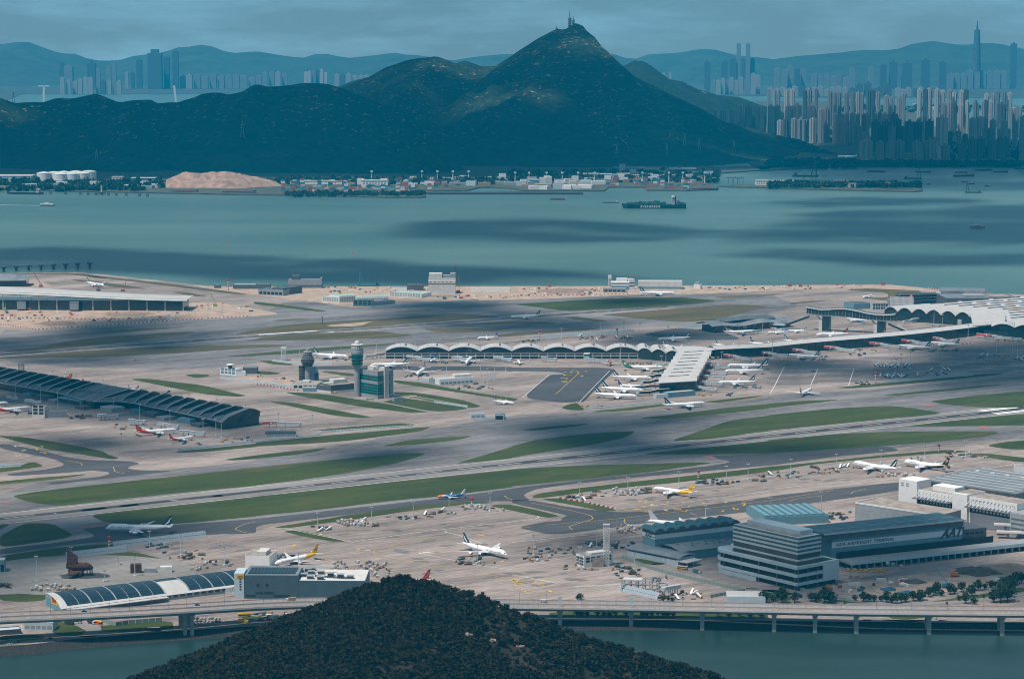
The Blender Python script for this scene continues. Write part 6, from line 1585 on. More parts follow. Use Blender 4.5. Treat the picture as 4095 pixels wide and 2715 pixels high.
panes(o, 'window', 8, Ld * .95, 2, 5, 26, 1, DGLASS, side=L + .02, gap=.35)
sg = sign(o, 'DHL', 5.2, INKR, L * .50, -.2, hl - 3.6, back=YELP, shear=.25, bw=1.35, bold=.05)
for k in range(int(Ld / 25.6)):
 y0 = 6 + k * 25.5
 for j in range(6):
  xa, xb = .06 + j * .145, .06 + (j + 1) * .145 - .012
  for q in range(2):
   ya, yb = y0 + q * 12.3, y0 + q * 12.3 + 11.9
   if k in (4,) and j > 1: continue
   pm = MB()
   pm.add([(L * xa, ya, rz_(xa) + .5), (L * xb, ya, rz_(xb) + .5), (L * xb, yb, rz_(xb) + .5), (L * xa, yb, rz_(xa) + .5)], [(0, 1, 2, 3)]); pm.build('solar_panel', SOLAR, o)
 for j in range(8):
  xa, xb = .12 + j * .1, .12 + (j + 1) * .1; MB().bar((L * xa, y0 + 24.6, rz_(xa) + .5), (L * xb, y0 + 24.6, rz_(xb) + .5), 1.1, .3).build('skylight_strip', GREYW, o)
A, B = 'E1 2165,445', 'E2 1010,452'
o, L, P = bframe('parcel_hub', A, B, 'large blue grey parcel hub with flat white roof and rows of skylight boxes', 'warehouse')
Z = lambda y: zat(P, rowy('E1', y)); ht = Z(225)
k420 = (150 + 420) / (1010 + 200.)
wbox(o, 'tower_wall', 0, 0, 0, L * .075, 26, ht + 1.5, LBLUE); panes(o, 'window', L * .035, L * .06, 8, ht - 3, 1, 5, DGLASS, gap=.4)
wbox(o, 'wall', L * .0751, .4, 0, L * .49, 46, ht - .6, HUBW); wbox(o, 'wall', L * .491, .4, 0, L, 52, ht - 5.5, HUBW)
wbox(o, 'roof', L * .08, .8, ht - .59, L * .485, 45.5, ht - .3, ROOFG); wbox(o, 'roof', L * .495, .8, ht - 5.49, L - .5, 51.5, ht - 5.2, CONCW)
sign(o, 'DHL', 2.6, INKR, L * .045, -.25, ht - 1.5, back=YELP, shear=.25, bw=1.3)
for i in range(14): wbox(o, 'solar_panel', L * (.10 + .026 * i), 6, ht + .1, L * (.122 + .026 * i), 34, ht + .5, SOLAR)
wbox(o, 'roof_beam', L * .46, 34, ht - .3, L * .74, 36.5, ht + 2.0, CONCW)
for i, (fx, fy) in enumerate(((.53, 42), (.565, 30), (.64, 30), (.575, 8), (.52, 18), (.655, 5), (.72, 22), (.80, 16), (.88, 10), (.56, 46))):
 b_ = wbox(o, 'skylight_box', L * fx - 3, fy - 2.5, ht - 5.2, L * fx + 3, fy + 2.5, ht - 2.4, DGREY); MB().box(L * fx - 3.6, fy - 3.1, ht - 2.39, L * fx + 3.6, fy + 3.1, ht - 1.9).build('box_lid', GREYW, b_)
for i in range(16): wbox(o, 'solar_panel', L * (.60 + .016 * i), 16 - i * .6, ht - 5.1, L * (.612 + .016 * i), 24 - i * .6, ht - 4.7, SOLAR)
for x0, x1, z0, z1 in ((.17, .19, 12, 15), (.24, .26, 12, 15), (.16, .30, 5, 7), (.08, .16, 2, 4), (.30, .42, 2, 4)): wbox(o, 'window', L * x0, .2, z0, L * x1, .5, z1, DGLASS)
tr = MB()
for i in range(6): tr.bar((-10 + i * 1.8, 8, 4), (-9.1 + i * 1.8, 8, 8), .35); tr.bar((-9.1 + i * 1.8, 8, 8), (-8.2 + i * 1.8, 8, 4), .35)
tr.bar((-10, 8, 4), (0, 8, 4), .5); tr.bar((-10, 8, 8), (0, 8, 8), .5); tr.build('truss_walkway', MARKW, o)
o, L, dep, h = block('D1 2262,1322', 'D2 125,1330', 30, htop('D1 2262,1322', 'D1', 1205), 'plain white block at the end of the solar roofed warehouse', MARKW, ROOFF, name='white_block', extra=((.4, .2, .8, .8, 4, CONCW),))
o, L, dep, h = block('D3 588,1292', 'D3 662,1316', 36, htop('D3 588,1292', 'D3', 1188), 'white maintenance office with dark windows and roof fence', MARKW, ROOFF, name='maintenance_office', win=(4, 3, 2, 11, DGLASS), sidewin=(5, 2, 5, 11, DGLASS), extra=((.1, .3, .8, .9, 2, CONCW),))
sign(o, 'HAECO', 2.2, INKT, L * .62, -.2, h - 1.8, shear=.2)
MB().add([(L * .2, -.2, h - 4), (L * .32, -.2, h - 4), (L * .36, -.2, h - .4)], [(0, 1, 2)]).build('emblem', GREENT, o)
block('D3 742,1308', 'D3 842,1305', 14, 9, 'brown annex of the white maintenance office', ROOFF, ROOFF, name='annex')
P = g('D3 868,1292'); s = empty('lattice_mast', (P.x, P.y, 0), 0, 'tall white lattice mast beside the maintenance office', 'mast')
hm = zat(P, rowy('D3', 915)); w = 2.7
for x, y in ((-w, -w), (w, -w), (w, w), (-w, w)): MB().bar((x, y, 0), (x, y, hm), .5).build('mast_leg', MARKW, s)
nb_ = 13
for k in range(nb_):
 z0, z1 = hm * k / nb_, hm * (k + 1) / nb_; m = MB()
 for (a, b) in (((-w, -w), (w, -w)), ((w, -w), (w, w)), ((w, w), (-w, w)), ((-w, w), (-w, -w))):
  m.bar((*a, z0), (*b, z1), .32); m.bar((*b, z0), (*a, z1), .32); m.bar((*a, z1), (*b, z1), .32)
 m.build('mast_bracing', MARKW, s)
MB().box(-3.4, -3.4, hm, 3.4, 3.4, hm + .4).build('platform', STEEL, s)
def lattice(spec, tagrow, ytop, w, mat, label, name='lattice_mast', n=6):
 P = g(spec); s = empty(name, (P.x, P.y, 0), 0, label, 'mast'); h = zat(P, rowy(tagrow, ytop)); m = MB()
 for k in range(n):
  z0, z1 = h * k / n, h * (k + 1) / n
  for a, b in (((-w, -w), (w, -w)), ((w, -w), (w, w)), ((w, w), (-w, w)), ((-w, w), (-w, -w))):
   m.bar((*a, z0), (*b, z1), .3); m.bar((*a, z1), (*b, z1), .3); m.bar((*a, z0), (*a, z1), .4)
 m.build('frame', mat, s); MB().box(-w - .5, -w - .5, h, w + .5, w + .5, h + .5).build('platform', mat, s)
lattice('C2 255,555', 'C2', 440, 4.0, MARKW, 'white lattice radar tower left of the control towers')
lattice('C1 197,675', 'C1', 588, 4.0, DGREY, 'dark lattice tower behind the left end of the scalloped roof')
lattice('C2 612,222', 'C2', 150, .8, DGREY, 'thin dark lattice mast beside the far runway')
P = g('E3 1160,385'); s = empty('test_frame', (P.x, P.y, 0), -.25, 'grey steel scaffold dock on the near apron', 'scaffold')
for i in range(6):
 for y in (0, 14): MB().bar((-16 + i * 7, y, 0), (-16 + i * 7, y, 11), .7).build('post', GREYW, s)
for z in (4, 8, 11):
 for y in (0, 14): MB().bar((-16, y, z), (19, y, z), .6).build('beam', GREYW, s)
 for i in range(6): MB().bar((-16 + i * 7, 0, z), (-16 + i * 7, 14, z), .5).build('beam', GREYW, s)
MB().box(-16, 2, 11.2, 3, 12, 11.7).build('platform', STEEL, s)
for z in (3, 7): MB().lathe([(5.5, z), (6, z), (6, z + .7), (5.5, z + .7)], 23, 7, 14, cap=False).build('ring_platform', GREYW, s)
jet_bridge('E3 1548,330', 'E3 1400,355', 'single detached jet bridge on the near apron', w=4, zA=8, zB=8)
# ---- rusty training aircraft
RUST = M('rusted_steel', (0.10, 0.030, 0.016), 0.9, var=0.6, scale=0.35, col2=(0.022, 0.016, 0.014))
A, B = g('D1 615,1385'), g('D1 862,1385'); d = B - A
s = empty('training_aircraft', ((A.x + B.x) / 2, (A.y + B.y) / 2, 0), math.atan2(d.y, d.x), 'rusty brown mock aircraft hull for fire drills', 'training aircraft'); L = d.length
MB().rings([[(x, 4.2 * f * math.cos(i * math.pi / 6), 9.5 + zo + 4.2 * f * math.sin(i * math.pi / 6)) for i in range(12)] for x, f, zo in ((-L * .5, .7, 1), (-L * .3, 1, 0), (0, 1, 0), (L * .25, 1, 0), (L * .36, .85, -.4), (L * .45, .5, -1), (L * .5, .1, -1.5))]).build('hull', RUST, s)
MB().add([(-L * .47, -.8, 12), (-L * .12, -.8, 12), (-L * .08, -.8, 20), (-L * .33, -.8, 25), (-L * .47, -.8, 29), (-L * .47, .8, 12), (-L * .12, .8, 12), (-L * .08, .8, 20), (-L * .33, .8, 25), (-L * .47, .8, 29)], [(0, 1, 2, 3, 4), (9, 8, 7, 6, 5), (0, 5, 6, 1), (1, 6, 7, 2), (2, 7, 8, 3), (3, 8, 9, 4), (4, 9, 5, 0)]).build('tail_slab', RUST, s)
MB().box(-L * .46, -3.4, 12, -L * .1, 3.4, 19).build('tail_housing', RUST, s)
MB().add([(-L * .3, 0, 6), (L * .2, 0, 6), (-L * .1, -17, 5), (-L * .4, -17, 5), (-L * .3, 0, 5), (L * .2, 0, 5), (-L * .1, -17, 4.2), (-L * .4, -17, 4.2)], [(0, 1, 2, 3), (7, 6, 5, 4), (0, 4, 5, 1), (1, 5, 6, 2), (2, 6, 7, 3), (3, 7, 4, 0)]).build('wing', RUST, s)
MB().rings([[(x, -9 + 1.8 * math.cos(i * math.pi / 4), 3 + 1.8 * math.sin(i * math.pi / 4)) for i in range(8)] for x in (-L * .12, L * .06)]).build('engine', RUST, s)
for x, y in ((-.4, 3), (-.4, -3), (-.1, 3), (.1, -3), (.1, 3), (.28, -2.5), (.36, 2.5), (.45, 0)): MB().box(L * x - .5, y - .5, 0, L * x + .5, y + .5, 7).build('support_leg', RUST, s)
P = g('D1 1330,1365'); s = empty('drill_shed', (P.x - 8, P.y, 0), .1, 'rusty shed and pale tanks beside the drill pad', 'shed'); wbox(s, 'shed', -6, 0, 0, 5, 8, 9, RUST); wbox(s, 'tank', 8, 2, 0, 20, 8, 4.5, GREYW); wbox(s, 'tank', 24, 0, 0, 36, 8, 6, CONCW)
block('D1 -80,1358', 'D1 45,1355', 16, 12, 'open sided canopy building at the left edge', BLUEW, ROOFW, name='canopy_building', win=(3, 1, 0, 9, BLACK))
# ---- floodlight masts
MASTP = MB().mat(STEEL).tube((0, 0, 0), (0, 0, 1), .42, .2, 6).mesh('pole')
hm_ = MB().mat(DGREY); hm_.lathe([(1.3, -.4), (1.5, 0), (1.2, .5)], 0, 0, 8)
for k in range(6): hm_.mat(STEEL).box(1.6 * math.cos(k * 1.047) - .45, 1.6 * math.sin(k * 1.047) - .45, -.7, 1.6 * math.cos(k * 1.047) + .45, 1.6 * math.sin(k * 1.047) + .45, .1)
MASTH = hm_.mesh('lamp_head')
BASEM = box_mesh('concrete_base', 3.2, 3.2, 1.1, LBLUE)
masts = {
 'D1': ('on the left cargo apron and drill ground', '657,1210,1120 338,1440,1205 1245,1390,1212 1380,1115,975 1667,1200,1025 2072,1290,1102 1090,1285,1225 963,1440,1340'),
 'D2': ('along the middle cargo apron', '570,970,805 1065,905,750 1450,865,700 1780,820,650 2158,800,620 392,1310,1185 2040,1270,1095'),
 'D3': ('around the maintenance office and upper cargo apron', '620,690,525 1068,620,478 1538,580,425 1975,540,375 2175,500,355 198,1200,1015 780,1120,940 963,1085,830 625,1312,1118 1128,1330,1180 1410,1425,1243 1783,860,735 1295,925,790'),
 'D4': ('along the right cargo apron', '207,480,312 628,410,265 1040,350,228 1445,300,185 1820,290,145 487,860,610 18,870,665'),
 'C1': ('around the scalloped concourse', '263,690,617 487,720,655 702,760,692 948,770,735 1184,810,783 1675,930,870 1743,945,868 2000,990,912 2267,1060,958 142,890,750 375,930,795 535,1000,850 1050,1010,900 1290,1120,955 1568,1150,1010 1873,1240,1095 1992,1250,1090 2042,1270,1120 2050,150,18'),
 'C2': ('along the vaulted arm and tower apron', '403,560,420 785,560,403 1110,460,365 1299,432,345 1466,420,340 1445,500,388 1858,515,393 2246,510,395 1757,685,560 2070,700,545 2133,800,630 2200,740,585 2303,660,560 1397,690,560 210,1200,1045 520,1200,1060 1955,405,340'),
 'C3': ('around the short pier', '310,515,400 738,525,405 1000,570,410 1418,580,475 1377,635,515 818,340,212 1028,370,200 1178,360,215 1437,350,245 1933,545,478 2088,525,395 1898,600,525 1860,680,580 1790,790,700 2310,330,170 1335,680,600 1160,910,790 455,350,260 80,405,345'),
 'C4': ('along the long roof and right hand stands', '40,540,370 350,460,348 665,430,322 1072,400,285 1370,370,265 1663,330,235 1843,355,230 1120,575,455 1225,640,497 1313,640,480 1177,700,545 1600,690,515 2105,510,365 2250,490,360 2297,540,370 875,320,240 1527,260,88 1357,170,50 1605,250,135')}
for tg, (where, lst) in masts.items():
 for q in lst.split():
  x, y, yt = [float(v) for v in q.split(',')]
  P = g('%s %g,%g' % (tg, x, y)); h = zat(P, rowy(tg, yt))
  o = empty('floodlight_mast', (P.x, P.y, 0), RNG.uniform(0, 3), 'tall thin floodlight mast with ring of lamps ' + where, 'floodlight', 'floodlight masts ' + where)
  p = link('pole', MASTP, o); p.scale = (1.15, 1.15, h); link('lamp_head', MASTH, o, (0, 0, h)); link('concrete_base', BASEM, o)
STR = MB(); RW_R, RW_W = M('stripe_red', (0.42, 0.03, 0.03), 0.6), MARKW
for k in range(7): STR.mat(RW_R if k % 2 == 0 else RW_W).tube((0, 0, k / 7), (0, 0, (k + 1) / 7), 1.2, 1.2, 8)
STR = STR.mesh('striped_shaft')
STRT = MB().mat(RW_R).lathe([(1.4, 0), (2.1, .5), (2.1, 2.2), (.5, 3)], 0, 0, 8).mesh('mast_head')
for sp, yt, lb in (('D1 1008,1140', 1045, 'by the long blast fence'), ('D2 1990,745', 685, 'by the blue jet'), ('D3 1718,490', 430, 'behind the yellow tailed freighter'), ('D4 1573,245', 190, 'behind the brown tailed freighter'), ('C4 990,765', 675, 'on the right hand stands'), ('C3 252,365', 290, 'behind the vaulted concourse'), ('B1 2105,1290', 1200, 'near the far shore'), ('C3 967,330', 275, 'among the parked equipment behind the concourse')):
 P = g(sp); h = zat(P, rowy(sp[:2], yt)); o = empty('striped_mast', (P.x, P.y, 0), 0, 'red and white banded mast ' + lb, 'mast', 'red and white masts'); q = link('shaft', STR, o); q.scale = (1, 1, h); link('mast_head', STRT, o, (0, 0, h))
# ---- blast fences of slanted panels
FPAN = MB().mat(M('fence_panel', (0.30, 0.36, 0.40), 0.5)).add([(.1, -1.2, 0), (1.9, -1.2, 0), (1.9, 1.2, 4.2), (.1, 1.2, 4.2), (.1, -1.1, 0), (1.9, -1.1, 0), (1.9, 1.3, 4.2), (.1, 1.3, 4.2)], [(0, 1, 2, 3), (7, 6, 5, 4), (0, 4, 5, 1), (1, 5, 6, 2), (2, 6, 7, 3), (3, 7, 4, 0)]).mesh('panel')
def blast_fence(a, b, label, hs=1.0, ws=2.0, name='blast_fence'):
 o, L, P = bframe(name, a, b, label, 'fence')
 n = max(2, int(L / ws))
 for i in range(n):
  p = link('panel', FPAN, o, (L * i / n, 0, 0)); p.scale = (L / n / 2.0, hs, hs)
 MB().bar((0, -.2, 2.2 * hs), (L, -.2, 2.2 * hs), .25).build('rail', STEEL, o)
for a, b, lb, hs, ws in (('D1 1045,1128', 'D1 1900,1025', 'long slanted grey blast fence beside the taxiing freighter', 1.5, 2.6), ('D1 610,1225', 'D1 1165,1160', 'shorter slanted blast fence above the drill pad', 1.5, 2.6), ('C3 185,355', 'C3 1125,295', 'grey blast fence behind the vaulted concourse', 1.2, 5),
                         ('B2 1055,1455', 'B2 2050,1390', 'long pale hoarding along the far construction yard', .8, 5), ('C3 1578,258', 'C3 1765,245', 'short blast fence left of the satellite concourse', 1.3, 4), ('C2 350,590', 'C2 700,592', 'grey blast fence between the control towers', 1.0, 4), ('C2 150,565', 'C2 350,590', 'grey fence below the white lattice radar tower', .8, 4),
                         ('C4 1080,765', 'C4 1890,695', 'pale barrier along the right hand stands', .6, 5), ('E3 978,365', 'E3 1350,450', 'dark slanted blast fence on the near apron', 1.5, 2.4), ('C1 2030,720', 'C2 340,800', 'pale fence around the small building site', .7, 5),
                         ('C2 600,1220', 'C2 1440,1165', 'pale blue ramp wall above the grass tongue', .55, 5), ('D1 1640,240', 'D1 2361,160', 'pale blue wall along the left apron edge', .7, 5), ('C3 660,1012', 'C3 1400,950', 'pale wall in front of the short pier', .7, 5), ('C2 2000,1115', 'C2 2200,1100', 'pale wall of the tunnel island', .8, 4), ('D1 -20,392', 'D1 190,378', 'pale blue wall on the left grass', 1.0, 4), ('C2 0,1312', 'C2 600,1245', 'curved pale kerb wall below the red jet bridge', .5, 5), ('C2 1640,945', 'C2 1950,990', 'pale trench wall right of the teal office', .6, 5)):
 blast_fence(a, b, lb, hs, ws)
WIRE = M('fence_mesh_green', (0.20, 0.27, 0.25), 0.6)
def wire_fence(spec, label, h=3.4, sp=3.0):
 P = gl(spec); o = empty('wire_fence', (P[0].x, P[0].y, 0), 0, label, 'fence')
 for a, b in zip(P[:-1], P[1:]):
  n = max(1, int((b - a).length / sp)); d = (b - a) / n
  for i in range(n):
   p = a + d * i - P[0]; q = p + d * .94
   MB().bar((p.x, p.y, h / 2), (q.x, q.y, h / 2), .08, h * .94).build('panel', WIRE, o)
   MB().bar((p.x, p.y, 0), (p.x, p.y, h), .3).build('post', STEEL, o)
wire_fence('E3 1015,75 1130,118 1250,165 1400,210 1600,258 1800,305 2000,350 2155,385', 'wire boundary fence curving round the near cargo apron', 3.6, 5)
wire_fence('E3 2155,385 1990,410 1830,440', 'short wire fence at the gate corner of the near apron', 3.4, 5)
wire_fence('E1 930,660 1070,698 1190,680 1500,655', 'dark wire fence under the viaduct', 4, 6)
wire_fence('E4 280,365 420,400 780,480', 'pale hoarding round the near building site', 3.2, 6)
# ================================================================ VIADUCT, HILL, TREES
stn = [('E1 -400,700', 22), ('E1 0,655', 22), ('E1 800,622', 21), ('E1 1660,577', 20), ('E1 2365,532', 18), ('E2 500,512', 16.5), ('E2 1500,520', 15.5), ('E3 200,535', 14.5), ('E3 1130,547', 13.5), ('E3 2365,569', 14), ('E4 1000,587', 14.5), ('E4 2365,597', 15), ('E4 3000,603', 15.5)]
NE = chaikin([g(s, z) for s, z in stn], 2, closed=False)
NRM = []
for i, p in enumerate(NE):
 a, b = NE[max(0, i - 1)], NE[min(len(NE) - 1, i + 1)]; d = (b - a); d.z = 0; d.normalize(); NRM.append(Vector((-d.y, d.x, 0)))
vd = empty('road_viaduct', (0, 0, 0), 0, 'long grey road viaduct crossing the near channel on concrete piers', 'viaduct')
VROAD = ground_mat('viaduct_road', (0.24, 0.20, 0.185), 0.18)
VCON = M('viaduct_concrete', (0.30, 0.31, 0.31), 0.85, var=0.18, scale=0.25)
def ribbon(name, t0, z0, t1, z1, mat, parent=vd):
 return MB().grid([[p + n * t0 + Vector((0, 0, z0)), p + n * t1 + Vector((0, 0, z1))] for p, n in zip(NE, NRM)]).build(name, mat, parent)
for a, b in ((0, 15.2), (17, 32.5)):
 dk = ribbon('deck', a, 0, b, 0.05, VROAD)
 ribbon('parapet', a, -.6, a, 1.2, CONCW, dk); ribbon('parapet', a + .4, 1.2, a + .4, 0, CONCW, dk); ribbon('parapet', a, 1.2, a + .4, 1.2, CONCW, dk); ribbon('parapet', b, 0, b, 1.1, VCON, dk)
 ribbon('deck_edge', a, -.6, a + 3.6, -1.7, VCON, dk); ribbon('girder_side', a + 3.6, -1.7, a + 4.6, -3.6, VCON, dk); ribbon('girder_bottom', a + 4.6, -3.6, b - 4.6, -3.6, VCON, dk); ribbon('girder_side', b - 4.6, -3.6, b, -.6, VCON, dk)
 lm = MB().mat(WHITE)
 for t in (a + 3.6, a + 7.3, a + 11):
  for i in range(0, len(NE) - 1, 1):
   for f in (.1, .35, .6, .85):
    P, Q = NE[i].lerp(NE[i + 1], f), NE[i].lerp(NE[i + 1], f + .1)
    lm.add([P + NRM[i] * t + Vector((0, 0, .08)), Q + NRM[i] * t + Vector((0, 0, .08)), Q + NRM[i] * (t + .3) + Vector((0, 0, .08)), P + NRM[i] * (t + .3) + Vector((0, 0, .08))], [(0, 1, 2, 3)])
 lm.build('lane_marks', WHITE, dk)['kind'] = 'stuff'
def vat(px, tagrow='E'):
 """index on the near edge closest to photo column"""
 X = [(p.x / p.y) * FPX + CXP for p in NE]; return min(range(len(X)), key=lambda i: abs(X[i] - px))
def vpoint(spec, t):
 px = pts(spec)[0][0]; X = [(p.x / p.y) * FPX * 1.0073 + CXP for p in NE]
 i = max(0, min(len(X) - 2, int(np.searchsorted(X, px)) - 1)); f = (px - X[i]) / (X[i + 1] - X[i])
 return NE[i].lerp(NE[i + 1], f) + NRM[i] * t, math.atan2((NE[i + 1] - NE[i]).y, (NE[i + 1] - NE[i]).x)
for sp in ('E1 1672,840', 'E3 455,700', 'E3 1130,738', 'E3 1805,740', 'E4 125,735', 'E4 515,740', 'E4 908,742', 'E4 1605,750', 'E4 2302,772', 'E1 -700,900'):
 for t in (7.6, 24.7):
  P, a = vpoint(sp, t)
  for dx in ((-3.2, 3.2) if 'E1' in sp else (0,)):
   w = 1.5 if 'E1' in sp else 1.9
   pr = MB().box(-w, -2.0, SEA_Z - 2, w, 2.0, P.z - 4.9).build('pier', VCON, vd, loc=(P.x + dx, P.y, 0), rz=a)
   MB().box(-w - .8, -3.2, P.z - 4.9, w + .8, 3.2, P.z - 3.61).build('pier_cap', VCON, pr)
LP = MB().mat(DGREY).tube((0, 0, 0), (0, 0, 11), .16, .1, 5).mesh('pole'); LA = MB().mat(DGREY).bar((0, -1.6, 11), (0, 1.6, 11), .3, .16).mesh('lamp_arm')
for sp in ['E1 %d,0' % x for x in (163, 357, 550, 740, 930, 1120, 1327, 1495, 1680, 1862, 2045, 2222)] + ['E2 %d,0' % x for x in (46, 229, 413, 597)] + ['E3 %d,0' % x for x in (65, 325, 658, 990, 1323, 1615, 1893, 2200)] + ['E4 %d,0' % x for x in (128, 425, 765, 1105, 1445, 1790, 2135)]:
 P, a = vpoint(sp, 16.1); o = empty('road_lamp', tuple(P), a, 'thin dark lamp post between the viaduct carriageways', 'lamp post', 'viaduct lamp posts'); link('pole', LP, o); link('lamp_arm', LA, o)
for sp, lb in (('E3 455,0', 'left'), ('E3 1130,0', 'right')):
 P, a = vpoint(sp, 10); o = empty('sign_gantry', tuple(P), a, '%s of two pale sign gantries on the viaduct' % lb, 'sign gantry', 'viaduct gantries')
 MB().bar((-1, 0, 0), (-1, 0, 9), .6).build('post', STEEL, o); MB().bar((1, 0, 0), (1, 0, 9), .6).build('post', STEEL, o); MB().box(-1.6, -.5, 5, 1.6, .5, 9.8).build('sign_panel', LBLUE, o)
crest = pts('F 100,1690 290,1568 420,1530 560,1482 690,1424 760,1388 850,1348 900,1332 940,1327 1020,1347 1100,1372 1230,1422 1330,1462 1440,1492 1560,1527 1700,1572 1850,1640 2000,1720')
CR = [AT(p, 2140 - 0.10 * abs(p[0] - 1640) * .6) for p in crest]
HX, HY = np.meshgrid(np.arange(-620, 260, 5.0), np.arange(1800, 2330, 5.0))
def hill_h(X, Y):
 H = np.full(np.shape(X), -12.0)
 for a, b in zip(CR[:-1], CR[1:]):
  d, z = seg_dist(X, Y, a, b)
  back = Y > (a.y + b.y) / 2
  h = z - d * np.where(back, .85, .40) - np.where(back, 0, 0)
  H = np.maximum(H, h)
 n = fbm(X / 60.0, Y / 60.0, 41, 5) - .5
 return np.where(H > -11, H - 3.5 + n * 9 * np.clip((2115 - Y) / 60, 0, 1), H)
HH = hill_h(HX, HY)
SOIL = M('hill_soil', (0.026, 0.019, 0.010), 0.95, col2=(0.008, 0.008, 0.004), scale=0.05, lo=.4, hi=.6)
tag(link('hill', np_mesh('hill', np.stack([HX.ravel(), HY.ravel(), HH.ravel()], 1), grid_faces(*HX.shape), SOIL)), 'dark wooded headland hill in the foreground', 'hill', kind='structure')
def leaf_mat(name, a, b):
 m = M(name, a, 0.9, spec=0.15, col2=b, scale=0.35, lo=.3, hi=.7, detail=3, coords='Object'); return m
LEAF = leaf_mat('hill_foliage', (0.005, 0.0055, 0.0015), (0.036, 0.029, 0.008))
LEAF2 = leaf_mat('tree_foliage', (0.012, 0.028, 0.012), (0.04, 0.062, 0.025))
BARK = M('bark', (0.05, 0.038, 0.03), 0.9)
def leaf_cloud(rng, n, rx, rz, s, z0):
 V, F = [], []
 for k in range(n):
  u = rng.normal(size=3); u /= np.linalg.norm(u); rr = rng.random() ** .4
  lump = 1 + .35 * math.sin(u[0] * 5 + k % 3) * math.cos(u[1] * 4)
  p = np.array([u[0] * rx * rr * lump, u[1] * rx * rr * lump, z0 + u[2] * rz * rr])
  a = rng.normal(size=3); a /= np.linalg.norm(a); b = np.cross(a, rng.normal(size=3)); b /= np.linalg.norm(b)
  w = s * rng.uniform(.6, 1.3)
  V += [p - a * w - b * w * .6, p + a * w - b * w * .5, p + b * w, ]; F.append((3 * k, 3 * k + 1, 3 * k + 2))
 return np.array(V), np.array(F)
rg = np.random.default_rng(5)
def tree_set(mat, n=5, rx=1.0):
 out = []
 for k in range(n):
  V, F = leaf_cloud(rg, 260, rx, .85, .19, 1.25)
  tr = MB().mat(BARK); tr.tube((0, 0, -.3), (0.05, 0, 1.1), .09, .06, 6)
  for q in range(4):
   a = q * 1.57 + k; tr.tube((0.05, 0, .8 + .1 * q), (.5 * math.cos(a), .5 * math.sin(a), 1.5), .045, .02, 5)
  out.append((tr.mesh('trunk'), np_mesh('crown', V, F, mat, False)))
 return out
TS1, TS2 = tree_set(LEAF), tree_set(LEAF2)
def tree(P, s, label, group, ts, name='tree', sq=1.0):
 o = empty(name, tuple(P), RNG.uniform(0, 6.28), label, 'tree', group); o.scale = (s, s, s * sq)
 a, b = RNG.choice(ts); link('trunk', a, o); link('crown', b, o)
n = 15000
xs, ys = rg.uniform(-560, 210, n * 3), rg.uniform(1960, 2200, n * 3)
hz_ = hill_h(xs, ys); bare = fbm(xs / 45, ys / 45, 77, 4) + np.clip((xs + 40) / 260, 0, .22)
keep = (hz_ > -4) & ((bare < .62) | (rg.random(n * 3) < .3)) & (hz_ < 200); xs, ys, hz_ = xs[keep][:n], ys[keep][:n], hz_[keep][:n]
kv = [leaf_cloud(rg, 46, 1.0, .75, .42, .55) for _ in range(6)]
VV, FF = [], []; base = 0
for i in range(len(xs)):
 V, F = kv[i % 6]; s = .9 + 3.4 * rg.random() ** 2.2; a = rg.uniform(0, 6.28); ca, sa = math.cos(a), math.sin(a)
 VV.append(np.stack([(V[:, 0] * ca - V[:, 1] * sa) * s + xs[i], (V[:, 0] * sa + V[:, 1] * ca) * s + ys[i], V[:, 2] * s * .9 + hz_[i]], 1)); FF.append(F + base); base += len(V)
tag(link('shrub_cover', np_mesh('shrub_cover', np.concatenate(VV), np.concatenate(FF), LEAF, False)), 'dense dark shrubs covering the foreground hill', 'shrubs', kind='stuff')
cnt = 0
for i in range(len(CR) - 1):
 a, b = CR[i], CR[i + 1]; m = int((b - a).length / 5.0)
 for k in range(m):
  p = a.lerp(b, (k + RNG.random()) / m); p = Vector((p.x, p.y - RNG.uniform(-3, 14), 0)); z = float(hill_h(np.array([p.x]), np.array([p.y]))[0])
  if z < -3 or p.y < 1950: continue
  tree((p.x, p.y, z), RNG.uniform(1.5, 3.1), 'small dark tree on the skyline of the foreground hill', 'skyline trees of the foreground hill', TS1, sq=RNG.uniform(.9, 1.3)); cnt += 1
for k in range(170):
 x, y = RNG.uniform(-480, 180), RNG.uniform(1985, 2130); z = float(hill_h(np.array([x]), np.array([y]))[0])
 if z < -2: continue
 tree((x, y, z), RNG.uniform(1.8, 3.4), 'dark tree on the slope of the foreground hill', 'slope trees of the foreground hill', TS1)
for k in range(16):
 sp = (RNG.randint(1690, 2300), RNG.randint(300, 600)); x, y = RNG.uniform(-40, 110), RNG.uniform(2060, 2125); z = float(hill_h(np.array([x]), np.array([y]))[0])
 if z < 0: continue
 v, f = ico(); rr = RNG.uniform(1.2, 3.0); q = v * np.array([rr * 1.5, rr, rr * .8]) * (1 + .25 * np.sin(v[:, :1] * 7 + k))
 tag(link('boulder', np_mesh('boulder', q, f, M('granite', (0.22, 0.175, 0.145), .9, var=.3, scale=.8), False), loc=(x, y, z + rr * .3)), 'pale boulder on the bare right flank of the hill', 'boulder', 'boulders of the hill')
